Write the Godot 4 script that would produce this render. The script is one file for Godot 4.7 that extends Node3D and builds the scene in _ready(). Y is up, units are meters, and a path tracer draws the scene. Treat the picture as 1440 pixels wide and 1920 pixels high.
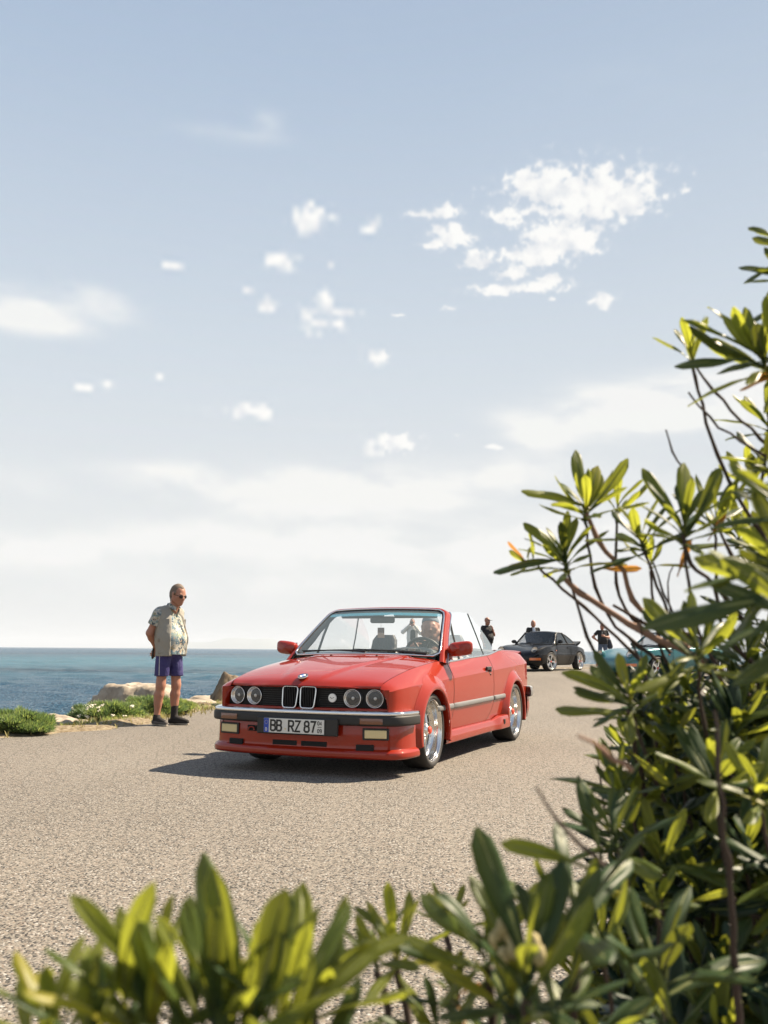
extends Node3D
# A red convertible on a seaside gravel lot, seen over a coastal shrub. Metres, y up, the camera looks along -z.

const EYE := Vector3(0, 0.944, 0)
const FPX := 1680.0            # focal length in pixels of the 1440 x 1920 photograph
const PITCH := 8.742
const ROLL := 0.42
var M := {}
var used := {}
var rng := RandomNumberGenerator.new()
var eye_basis := Basis()

# ---------------------------------------------------------------- mesh builder
class Mb:
	var v := PackedVector3Array()
	var uv := PackedVector2Array()
	var c := PackedColorArray()
	var ix := PackedInt32Array()
	var col := Color.WHITE
	var xf := Transform3D()

	func add(p: Vector3, t := Vector2.ZERO) -> int:
		v.append(xf * p)
		uv.append(t)
		c.append(col)
		return v.size() - 1

	func tri(a: int, b: int, d: int) -> void:
		ix.append(a)
		ix.append(b)
		ix.append(d)

	func quad(a: int, b: int, d: int, e: int) -> void:
		tri(a, b, d)
		tri(a, d, e)

	func face(pts: Array) -> void:
		var s := v.size()
		for p in pts:
			add(p)
		for i in range(1, pts.size() - 1):
			tri(s, s + i, s + i + 1)

	# rows of points joined by quads, smooth across the whole grid
	func grid(rows: Array, close_u := false, close_v := false) -> void:
		var nr := rows.size()
		var nc: int = rows[0].size()
		var s := v.size()
		for r in nr:
			for q in nc:
				add(rows[r][q], Vector2(q / maxf(nc - 1.0, 1.0), r / maxf(nr - 1.0, 1.0)))
		for r in (nr if close_v else nr - 1):
			for q in (nc if close_u else nc - 1):
				var r2 := (r + 1) % nr
				var q2 := (q + 1) % nc
				quad(s + r * nc + q, s + r * nc + q2, s + r2 * nc + q2, s + r2 * nc + q)

	# box with chamfered edges, every face flat
	func box(o: Vector3, size: Vector3, bevel := 0.0, b := Basis()) -> void:
		var h := size * 0.5
		var e := minf(bevel, minf(h.x, minf(h.y, h.z)) * 0.9)
		for ax in 3:
			for sg in [-1.0, 1.0]:
				var a1 := (ax + 1) % 3
				var a2 := (ax + 2) % 3
				var pts := []
				for w in [[-1, -1], [1, -1], [1, 1], [-1, 1]]:
					var p := Vector3()
					p[ax] = h[ax] * sg
					p[a1] = (h[a1] - e) * w[0]
					p[a2] = (h[a2] - e) * w[1]
					pts.append(o + b * p)
				if sg > 0:
					pts.reverse()
				face(pts)
		if e <= 0.0:
			return
		for ax in 3:
			var a1 := (ax + 1) % 3
			var a2 := (ax + 2) % 3
			for s1 in [-1.0, 1.0]:
				for s2 in [-1.0, 1.0]:
					var pts := []
					for w in [[-1, 0], [1, 0], [1, 1], [-1, 1]]:
						var p := Vector3()
						p[ax] = (h[ax] - e) * w[0]
						p[a1] = (h[a1] - (e if w[1] == 0 else 0.0)) * s1
						p[a2] = (h[a2] - (0.0 if w[1] == 0 else e)) * s2
						pts.append(o + b * p)
					if s1 * s2 < 0:
						pts.reverse()
					face(pts)
		for sx in [-1.0, 1.0]:
			for sy in [-1.0, 1.0]:
				for sz in [-1.0, 1.0]:
					var pts := [o + b * Vector3(h.x * sx, (h.y - e) * sy, (h.z - e) * sz), o + b * Vector3((h.x - e) * sx, h.y * sy, (h.z - e) * sz), o + b * Vector3((h.x - e) * sx, (h.y - e) * sy, h.z * sz)]
					if sx * sy * sz > 0:
						pts.reverse()
					face(pts)

	func tube(path: Array, radius: Variant, sides := 8, closed := false, capped := true) -> void:
		var rows := []
		var n := path.size()
		var side := Vector3.ZERO
		for i in n:
			var a: Vector3 = path[(i - 1 + n) % n] if (closed or i > 0) else path[i]
			var b: Vector3 = path[(i + 1) % n] if (closed or i < n - 1) else path[i]
			var t := (b - a).normalized()
			if side == Vector3.ZERO:
				side = t.cross(Vector3.UP if absf(t.y) < 0.9 else Vector3.RIGHT).normalized()
			side = (side - t * side.dot(t)).normalized()
			var up := t.cross(side)
			var r: float = radius[i] if radius is Array else radius
			var row := PackedVector3Array()
			for k in sides:
				var w := TAU * k / sides
				row.append(path[i] + (side * cos(w) + up * sin(w)) * r)
			rows.append(row)
		grid(rows, true, closed)
		if capped and not closed:
			var first := Array(rows[0])
			first.reverse()
			face(first)
			face(Array(rows[n - 1]))

	# profile of (radius, height) turned about the y axis of at
	func lathe(prof: Array, seg: int, at := Transform3D()) -> void:
		var rows := []
		for p in prof:
			var row := PackedVector3Array()
			for k in seg:
				var w := TAU * k / seg
				row.append(at * Vector3(p.x * cos(w), p.y, p.x * sin(w)))
			rows.append(row)
		grid(rows, true)

	# flat outline in the xy plane of at, given a thickness along z
	func prism(poly: PackedVector2Array, depth: float, at := Transform3D()) -> void:
		var t := Geometry2D.triangulate_polygon(poly)
		for zz in [depth, 0.0]:
			var s := v.size()
			for p in poly:
				add(at * Vector3(p.x, p.y, zz), p)
			for i in range(0, t.size(), 3):
				tri(s + t[i], s + t[i + 1], s + t[i + 2])
		for i in poly.size():
			var p := poly[i]
			var q := poly[(i + 1) % poly.size()]
			face([at * Vector3(p.x, p.y, 0), at * Vector3(q.x, q.y, 0), at * Vector3(q.x, q.y, depth), at * Vector3(p.x, p.y, depth)])

	func sphere(o: Vector3, r: Vector3, seg := 12, b := Basis()) -> void:
		var rows := []
		for i in range(seg / 2 + 1):
			var a := PI * i / (seg / 2)
			var row := PackedVector3Array()
			for k in seg:
				var w := TAU * k / seg
				row.append(o + b * Vector3(r.x * sin(a) * cos(w), r.y * cos(a), r.z * sin(a) * sin(w)))
			rows.append(row)
		grid(rows, true)

	func join(o: Mb) -> void:
		var s := v.size()
		for i in o.v.size():
			v.append(xf * o.v[i])
			uv.append(o.uv[i])
			c.append(col)
		for i in o.ix:
			ix.append(s + i)

	func arrays() -> Array:
		var n := PackedVector3Array()
		n.resize(v.size())
		for i in range(0, ix.size(), 3):
			var a := ix[i]
			var b := ix[i + 1]
			var d := ix[i + 2]
			var w := (v[d] - v[a]).cross(v[b] - v[a])
			n[a] += w
			n[b] += w
			n[d] += w
		for i in n.size():
			n[i] = n[i].normalized() if n[i].length_squared() > 1e-20 else Vector3.UP
		var arr := []
		arr.resize(Mesh.ARRAY_MAX)
		arr[Mesh.ARRAY_VERTEX] = v
		arr[Mesh.ARRAY_NORMAL] = n
		arr[Mesh.ARRAY_TEX_UV] = uv
		arr[Mesh.ARRAY_COLOR] = c
		arr[Mesh.ARRAY_INDEX] = ix
		return arr

	func mesh() -> ArrayMesh:
		var m := ArrayMesh.new()
		m.add_surface_from_arrays(Mesh.PRIMITIVE_TRIANGLES, arrays())
		return m

# ---------------------------------------------------------------- scene helpers
func thing(called: String, label: String, category: String, at := Vector3.ZERO, turn := 0.0, group := "") -> Node3D:
	var o := Node3D.new()
	o.name = called if not used.has(called) else "%s_%03d" % [called, used[called]]
	used[called] = used.get(called, 0) + 1
	add_child(o, true)
	o.position = at
	o.rotation.y = turn
	o.set_meta("label", label)
	o.set_meta("category", category)
	if group:
		o.set_meta("group", group)
	return o

func part(parent: Node, called: String, m: Mesh, material: Material, label := "") -> MeshInstance3D:
	var o := MeshInstance3D.new()
	var key := str(parent.get_instance_id()) + called
	o.name = called if not used.has(key) else "%s_%03d" % [called, used[key]]
	used[key] = used.get(key, 0) + 1
	o.mesh = m
	o.material_override = material
	parent.add_child(o, true)
	if label:
		o.set_meta("label", label)
	return o

func solo(called: String, m: Mesh, material: Material, label: String, category: String, group := "") -> MeshInstance3D:
	var o := part(self, called, m, material, label)
	o.set_meta("category", category)
	if group:
		o.set_meta("group", group)
	return o

func setting(called: String, m: Mesh, material: Material) -> MeshInstance3D:
	var o := part(self, called, m, material)
	o.set_meta("kind", "structure")
	return o

func lin(r: float, g: float, b: float, a := 1.0) -> Color:
	var k := Color(r, g, b).linear_to_srgb()
	k.a = a
	return k

func mat(called: String, color: Color, rough: float, metal := 0.0, coat := 0.0) -> StandardMaterial3D:
	var m := StandardMaterial3D.new()
	m.resource_name = called
	m.albedo_color = color
	m.roughness = rough
	m.metallic = metal
	if coat > 0.0:
		m.clearcoat_enabled = true
		m.clearcoat = coat
		m.clearcoat_roughness = 0.03
	m.cull_mode = BaseMaterial3D.CULL_DISABLED
	M[called] = m
	return m

func glass(called: String, color: Color, alpha: float) -> StandardMaterial3D:
	var m := mat(called, color, 0.02)
	m.albedo_color.a = alpha
	m.transparency = BaseMaterial3D.TRANSPARENCY_ALPHA
	return m

func noise_tex(freq: float, seed_: int, kind: int, size: int, ramp: Array, octaves := 3) -> NoiseTexture2D:
	var n := FastNoiseLite.new()
	n.seed = seed_
	n.noise_type = kind
	n.frequency = freq
	n.fractal_octaves = octaves
	if kind == FastNoiseLite.TYPE_CELLULAR:
		n.fractal_type = FastNoiseLite.FRACTAL_NONE
	var t := NoiseTexture2D.new()
	t.width = size
	t.height = size
	t.seamless = true
	t.noise = n
	if ramp.size():
		var g := Gradient.new()
		var off := PackedFloat32Array()
		var cols := PackedColorArray()
		for r in ramp:
			off.append(r[0])
			cols.append(r[1])
		g.offsets = off
		g.colors = cols
		t.color_ramp = g
	return t

# smooth curve through a table of (x, y)
func ev(t: Array, x: float) -> float:
	var n := t.size()
	if x <= t[0].x:
		return t[0].y
	if x >= t[n - 1].x:
		return t[n - 1].y
	var i := 0
	while x > t[i + 1].x:
		i += 1
	var p: Vector2 = t[i]
	var q: Vector2 = t[i + 1]
	var h := q.x - p.x
	var s := (q.y - p.y) / h
	var m0 := s
	var m1 := s
	if i > 0:
		var s0: float = (p.y - t[i - 1].y) / (p.x - t[i - 1].x)
		m0 = 0.0 if s0 * s <= 0.0 else 2.0 * s0 * s / (s0 + s)
	if i < n - 2:
		var s1: float = (t[i + 2].y - q.y) / (t[i + 2].x - q.x)
		m1 = 0.0 if s1 * s <= 0.0 else 2.0 * s1 * s / (s1 + s)
	var k := (x - p.x) / h
	return p.y * (1 + 2 * k) * (1 - k) * (1 - k) + m0 * h * k * (1 - k) * (1 - k) + q.y * k * k * (3 - 2 * k) + m1 * h * k * k * (k - 1)

func sm(a: float, b: float, x: float) -> float:
	return smoothstep(a, b, x)

# a point of the place, from where it is seen in the photograph and how deep along the view's level axis it stands
func at(px: float, py: float, depth: float) -> Vector3:
	var d := eye_basis * Vector3((px - 720.0) / FPX, -(py - 960.0) / FPX, -1.0)
	return EYE + d * (depth / -d.z)

func ground_y(x: float, z: float) -> float:
	var d := -z
	return 0.31 * sm(13.0, 31.0, d) + 0.04 * sm(31.0, 40.0, d)

# ---------------------------------------------------------------- bodies: tapered bones joined smoothly, meshed as surface nets
# bone: [from, to, radius, radius, optional squash Vector3]; clips: [point, normal] cut away the side the normal points to; cuts: bones that are taken away
func blob(bones: Array, cell: float, k: float, clips := [], cuts := []) -> Mb:
	var lo := Vector3(1e9, 1e9, 1e9)
	var hi := -lo
	for b in bones:
		var r: float = maxf(b[2], b[3]) + cell * 3.0
		lo = lo.min(b[0] - Vector3.ONE * r).min(b[1] - Vector3.ONE * r)
		hi = hi.max(b[0] + Vector3.ONE * r).max(b[1] + Vector3.ONE * r)
	var nx := int((hi.x - lo.x) / cell) + 2
	var ny := int((hi.y - lo.y) / cell) + 2
	var nz := int((hi.z - lo.z) / cell) + 2
	var acc := PackedFloat32Array()
	acc.resize(nx * ny * nz)
	for b in bones:
		_fill(acc, b, lo, cell, nx, ny, nz, k, cell * 3.0)
	var f := PackedFloat32Array()
	f.resize(acc.size())
	for i in acc.size():
		f[i] = -k * log(acc[i]) if acc[i] > 0.0 else 1.0
	if clips.size() or cuts.size():
		var sub := PackedFloat32Array()
		if cuts.size():
			sub.resize(acc.size())
			for b in cuts:
				_fill(sub, b, lo, cell, nx, ny, nz, cell * 0.5, cell * 3.0)
		for z in nz:
			for y in ny:
				for x in nx:
					var i := x + nx * (y + ny * z)
					if f[i] > cell * 3.0:
						continue
					var p := lo + Vector3(x, y, z) * cell
					for cl in clips:
						f[i] = maxf(f[i], (p - cl[0]).dot(cl[1]))
					if cuts.size() and sub[i] > 0.0:
						f[i] = maxf(f[i], cell * 0.5 * log(sub[i]))
	var mb := Mb.new()
	var at_cell := {}
	var sx := 1
	var sy := nx
	var sz := nx * ny
	var off := [0, sx, sy, sx + sy, sz, sx + sz, sy + sz, sx + sy + sz]
	var lim := cell * 2.0
	for z in nz - 1:
		for y in ny - 1:
			for x in nx - 1:
				var i := x + sy * y + sz * z
				if absf(f[i]) > lim:
					continue
				var mask := 0
				for q in 8:
					if f[i + off[q]] < 0.0:
						mask |= 1 << q
				if mask == 0 or mask == 255:
					continue
				var sum := Vector3.ZERO
				var cnt := 0
				for e in [[0, 1], [2, 3], [4, 5], [6, 7], [0, 2], [1, 3], [4, 6], [5, 7], [0, 4], [1, 5], [2, 6], [3, 7]]:
					var a: int = e[0]
					var b2: int = e[1]
					if ((mask >> a) & 1) == ((mask >> b2) & 1):
						continue
					var fa := f[i + off[a]]
					var fb := f[i + off[b2]]
					var t := fa / (fa - fb)
					var pa := Vector3(a & 1, (a >> 1) & 1, a >> 2)
					var pb := Vector3(b2 & 1, (b2 >> 1) & 1, b2 >> 2)
					sum += pa.lerp(pb, t)
					cnt += 1
				var p := lo + (Vector3(x, y, z) + sum / cnt) * cell
				at_cell[i] = mb.add(p, Vector2(p.x, p.y))
	for i in at_cell:
		var in0: bool = f[i] < 0.0
		for ax in 3:
			var s: int = [sx, sy, sz][ax]
			var u: int = [sy, sz, sx][ax]
			var w: int = [sz, sx, sy][ax]
			if in0 == (f[i + s] < 0.0):
				continue
			if not (at_cell.has(i - u) and at_cell.has(i - w) and at_cell.has(i - u - w)):
				continue
			if in0:
				mb.quad(at_cell[i], at_cell[i - w], at_cell[i - u - w], at_cell[i - u])
			else:
				mb.quad(at_cell[i], at_cell[i - u], at_cell[i - u - w], at_cell[i - w])
	return mb

func _fill(acc: PackedFloat32Array, b: Array, lo: Vector3, cell: float, nx: int, ny: int, nz: int, k: float, reach: float) -> void:
	var a: Vector3 = b[0]
	var q: Vector3 = b[1]
	var ra: float = b[2]
	var rb: float = b[3]
	var sc: Vector3 = b[4] if b.size() > 4 else Vector3.ONE
	var r := maxf(ra, rb) + maxf(reach, 5.0 * k)
	var p0 := ((a.min(q) - Vector3.ONE * r - lo) / cell).floor()
	var p1 := ((a.max(q) + Vector3.ONE * r - lo) / cell).ceil()
	var inv := Vector3(1 / sc.x, 1 / sc.y, 1 / sc.z)
	var mid := (a + q) * 0.5
	var a2 := (a - mid) * inv
	var ba := (q - mid) * inv - a2
	var bb := maxf(ba.length_squared(), 1e-9)
	var ms := minf(sc.x, minf(sc.y, sc.z))
	for z in range(maxi(0, int(p0.z)), mini(nz, int(p1.z) + 1)):
		for y in range(maxi(0, int(p0.y)), mini(ny, int(p1.y) + 1)):
			var row := nx * (y + ny * z)
			for x in range(maxi(0, int(p0.x)), mini(nx, int(p1.x) + 1)):
				var p := (lo + Vector3(x, y, z) * cell - mid) * inv - a2
				var h := clampf(p.dot(ba) / bb, 0.0, 1.0)
				var d := (p.distance_to(ba * h) - lerpf(ra, rb, h)) * ms
				if d < r:
					acc[row + x] += exp(-d / k)

func _ready() -> void:
	rng.seed = 4711
	eye_basis = Basis.from_euler(Vector3(deg_to_rad(PITCH), 0, deg_to_rad(ROLL)))
	# ---- camera, sky, sun, exposure
	var cam := Camera3D.new()
	cam.name = "camera"
	cam.position = EYE
	cam.basis = eye_basis
	cam.fov = 59.49
	cam.near = 0.05
	cam.far = 60000.0
	var lens := CameraAttributesPhysical.new()
	lens.frustum_focal_length = 21.0
	lens.frustum_focus_distance = 7.6
	lens.frustum_near = 0.05
	lens.frustum_far = 60000.0
	lens.exposure_aperture = 4.4
	cam.attributes = lens
	add_child(cam)
	var env := Environment.new()
	env.background_mode = Environment.BG_SKY
	env.sky = Sky.new()
	var pano := PanoramaSkyMaterial.new()
	pano.panorama = make_sky()
	env.sky.sky_material = pano
	env.background_energy_multiplier = 0.367
	env.tonemap_mode = Environment.TONE_MAPPER_LINEAR
	env.tonemap_exposure = 2.75
	env.sdfgi_enabled = true
	env.ssao_enabled = true
	env.ssil_enabled = true
	env.fog_enabled = true
	env.fog_light_color = Color(0.86, 0.9, 0.95)
	env.fog_density = 0.00006
	var we := WorldEnvironment.new()
	we.name = "air"
	we.environment = env
	add_child(we)
	var sun := DirectionalLight3D.new()
	sun.name = "sun"
	sun.light_energy = 1.6
	sun.light_color = Color(1.0, 0.925, 0.82)
	sun.light_angular_distance = 0.5
	sun.shadow_enabled = true
	sun.basis = Basis.looking_at(Vector3(-0.80, -1.0, 0.34), Vector3.UP)
	add_child(sun)
	make_materials()
	# ---- the place
	build_ground()
	build_sea()
	build_shore()
	# ---- cars and people
	build_convertible()
	build_driver()
	build_far_cars()
	build_man()
	build_far_people()
	# ---- the shrubs in front
	build_shrubs()

func make_sky() -> ImageTexture:
	var W := 4096
	var H := 2048
	var puff := []      # cumulus: azimuth, elevation, half width, half height (degrees)
	var veil := []      # cirrus: the same and a density
	for q in [[1085, 370, 120, 50], [1000, 345, 55, 24], [1180, 385, 48, 20], [1130, 350, 60, 26], [1060, 450, 72, 30], [1000, 480, 55, 22], [955, 512, 34, 12], [960, 541, 90, 11], [895, 490, 30, 15], [1030, 523, 30, 9], [950, 405, 30, 15],
			[578, 405, 34, 24], [570, 422, 20, 12], [525, 488, 28, 16], [693, 420, 20, 12], [790, 402, 34, 9], [835, 396, 26, 11], [840, 440, 42, 20], [810, 458, 22, 8]]:
		puff.append(q)
	for q in [[498, 570, 18, 13], [605, 563, 15, 17], [575, 582, 26, 9], [600, 605, 34, 13], [640, 580, 26, 7], [700, 665, 24, 15], [445, 767, 52, 15], [735, 833, 54, 19], [1128, 563, 25, 13], [845, 577, 17, 5], [318, 490, 16, 5], [150, 720, 16, 7], [195, 718, 11, 6],
			[295, 702, 9, 4], [1285, 355, 10, 5], [460, 538, 12, 4], [745, 590, 9, 3], [925, 837, 14, 5], [380, 722, 10, 4], [855, 815, 8, 4], [613, 490, 7, 4], [1035, 560, 8, 3]]:
		puff.append(q)
	for q in [[80, 570, 120, 40, 0.50], [60, 600, 90, 18, 0.45], [150, 545, 60, 14, 0.3], [215, 575, 60, 36, 0.22], [1200, 765, 230, 52, 0.8], [1400, 740, 150, 48, 0.8], [1020, 815, 90, 34, 0.5], [480, 905, 200, 40, 0.8], [700, 925, 240, 40, 0.75], [900, 895, 200, 38, 0.6], [330, 890, 130, 22, 0.6]]:
		veil.append(q)
	for q in [[60, 1030, 220, 34, 0.65], [350, 1010, 260, 34, 0.55], [640, 1010, 300, 44, 0.6], [900, 1040, 300, 50, 0.55], [1250, 960, 260, 60, 0.5], [560, 1100, 500, 36, 0.35], [420, 248, 110, 16, 0.34], [500, 212, 34, 24, 0.26], [1160, 160, 260, 70, 0.10], [620, 790, 130, 5, 0.16]]:
		veil.append(q)
	for list in [puff, veil]:
		for i in list.size():
			var q: Array = list[i]
			var d := (at(q[0], q[1], 100.0) - EYE).normalized()
			var az := rad_to_deg(atan2(d.x, -d.z))
			var el := rad_to_deg(asin(d.y))
			var k := rad_to_deg(1.0 / FPX) * (0.75 + 0.25 * cos(deg_to_rad(az)))
			list[i] = [az, el, q[2] * k, q[3] * k, q[4] if q.size() > 4 else 1.0]
	# the same kinds of cloud go on round the rest of the sky
	var r2 := RandomNumberGenerator.new()
	r2.seed = 99
	for i in 150:
		var az := r2.randf_range(28, 332)
		puff.append([az if az < 180 else az - 360, r2.randf_range(8, 55), r2.randf_range(0.8, 3.6), r2.randf_range(0.4, 1.4), 1.0])
	for i in 60:
		var az := r2.randf_range(26, 334)
		veil.append([az if az < 180 else az - 360, r2.randf_range(3, 24), r2.randf_range(4, 11), r2.randf_range(1.2, 2.4), r2.randf_range(0.4, 0.8)])
	var n1 := FastNoiseLite.new()
	n1.seed = 5
	n1.noise_type = FastNoiseLite.TYPE_SIMPLEX_SMOOTH
	n1.frequency = 0.24
	n1.fractal_octaves = 4
	n1.fractal_gain = 0.5
	var n2 := FastNoiseLite.new()
	n2.seed = 8
	n2.noise_type = FastNoiseLite.TYPE_SIMPLEX_SMOOTH
	n2.frequency = 0.16
	n2.fractal_octaves = 4
	n2.domain_warp_enabled = true
	n2.domain_warp_amplitude = 3.0
	n2.domain_warp_frequency = 0.08
	var lowW := W / 4
	var small := _sky_part(lowW, H / 4, 0, lowW, 0, H / 8 + 4, puff, veil, n1, n2, 1)
	var img := small
	img.resize(W, H, Image.INTERPOLATE_CUBIC)
	# the part in view, in full detail
	var half := int(W * 27.0 / 360.0)
	var top := int(H * (90.0 - 43.0) / 180.0)
	var right := _sky_part(W, H, 0, half, top, H / 2 + 4, puff, veil, n1, n2, 0)
	img.blit_rect(right, Rect2i(0, top, half, H / 2 + 4 - top), Vector2i(0, top))
	var left := _sky_part(W, H, W - half, W, top, H / 2 + 4, puff, veil, n1, n2, 0)
	img.blit_rect(left, Rect2i(W - half, top, half, H / 2 + 4 - top), Vector2i(W - half, top))
	return ImageTexture.create_from_image(img)

func _sky_part(W: int, H: int, x0: int, x1: int, y0: int, y1: int, puff: Array, veil: Array, n1: FastNoiseLite, n2: FastNoiseLite, whole: int) -> Image:
	var img := Image.create(W if whole else x1 - x0, H, false, Image.FORMAT_RGB8)
	img.fill(Color(0.74, 0.75, 0.74))
	# cloud cover is summed over a grid first, each cloud only where it reaches
	var w := x1 - x0
	var h := y1 - y0
	var qa := PackedFloat32Array()
	var qv := PackedFloat32Array()
	qa.resize(w * h)
	qv.resize(w * h)
	for pass_ in 2:
		for q in (puff if pass_ == 0 else veil):
			var reach := 2.2
			for turn in [-360.0, 0.0, 360.0]:
				var cx: float = (q[0] + turn) / 360.0 * W - x0
				var rx: float = q[2] * reach / 360.0 * W
				var cy: float = (90.0 - q[1]) / 180.0 * H - y0
				var ry: float = q[3] * reach / 180.0 * H
				for y in range(maxi(0, int(cy - ry)), mini(h, int(cy + ry) + 1)):
					for x in range(maxi(0, int(cx - rx)), mini(w, int(cx + rx) + 1)):
						var dx := (x - cx) / rx * reach
						var dy := (y - cy) / ry * reach
						if pass_ == 0:      # ragged, lobed outlines
							var wa := (x + x0) * 360.0 / W
							var we := 90.0 - (y + y0) * 180.0 / H
							dx += 0.9 * n2.get_noise_2d(wa * 5.5, we * 7.0)
							dy += 0.9 * n2.get_noise_2d(wa * 5.5 + 300.0, we * 7.0)
						if pass_ == 0 and dy > 0.0:
							dy *= 1.25        # flatter undersides
						var g: float = exp(-0.9 * (dx * dx + dy * dy)) * q[4]
						if pass_ == 0:
							qa[x + y * w] = maxf(qa[x + y * w], g) + 0.25 * minf(qa[x + y * w], g)
						else:
							qv[x + y * w] = qv[x + y * w] + g - qv[x + y * w] * g
	var el_r := [Vector2(-3, 0.90), Vector2(0, 0.905), Vector2(4, 0.90), Vector2(10, 0.87), Vector2(18, 0.815), Vector2(27, 0.745), Vector2(38, 0.662), Vector2(60, 0.59), Vector2(90, 0.53)]
	var el_g := [Vector2(-3, 0.908), Vector2(0, 0.912), Vector2(4, 0.911), Vector2(10, 0.89), Vector2(18, 0.855), Vector2(27, 0.802), Vector2(38, 0.737), Vector2(60, 0.65), Vector2(90, 0.60)]
	var el_b := [Vector2(-3, 0.905), Vector2(0, 0.91), Vector2(4, 0.913), Vector2(10, 0.907), Vector2(18, 0.895), Vector2(27, 0.868), Vector2(38, 0.832), Vector2(60, 0.765), Vector2(90, 0.73)]
	for y in range(y0, y1):
		var el := 90.0 - (y + 0.5) / H * 180.0
		var base := Color(ev(el_r, el), ev(el_g, el), ev(el_b, el))
		for x in range(x0, x1):
			var az := (x + 0.5) / W * 360.0
			if az > 180.0:
				az -= 360.0
			var i := x - x0 + (y - y0) * w
			var a := 0.0
			var cosel := cos(deg_to_rad(el))
			var px := az * 1.6
			var c := base
			# paler towards the sun's side
			var glow := cosel * cos(deg_to_rad(az - 67.0))
			c = c.lerp(Color(0.9, 0.905, 0.9), 0.16 * clampf(glow + 0.1, 0.0, 1.0))
			var vz := qv[i]
			if vz > 0.01 or (el > 0 and el < 14):
				var s := n2.get_noise_2d(px * 0.45, el * 2.2 + px * 0.12)
				var v := clampf(vz * (1.3 + 1.3 * s), 0.0, 1.0)
				v = v * v * (1.5 - 0.5 * v)
				c = c.lerp(Color(0.968, 0.966, 0.958), clampf(v * 1.1, 0.0, 0.9))
			if qa[i] > 0.03:
				var nn := n1.get_noise_2d(px, el * 1.8)
				var up := n1.get_noise_2d(px + 0.7, el * 1.8 + 1.2)
				var q := minf(qa[i], 1.2)
				var dens := q * 1.30 + nn * 0.62 * (1.0 - 0.35 * q) - 0.05
				a = sm(0.26, 0.92, dens) * 0.93 + 0.12 * sm(0.05, 0.4, q)
				var lit := clampf(0.62 + 1.1 * (nn - up) + 0.35 * (dens - 0.6), 0.0, 1.0)
				c = c.lerp(Color(0.885, 0.90, 0.92).lerp(Color(0.995, 0.99, 0.98), lit), clampf(a, 0.0, 0.97))
			img.set_pixel(x - x0 if not whole else x, y, c)
	return img

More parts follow.
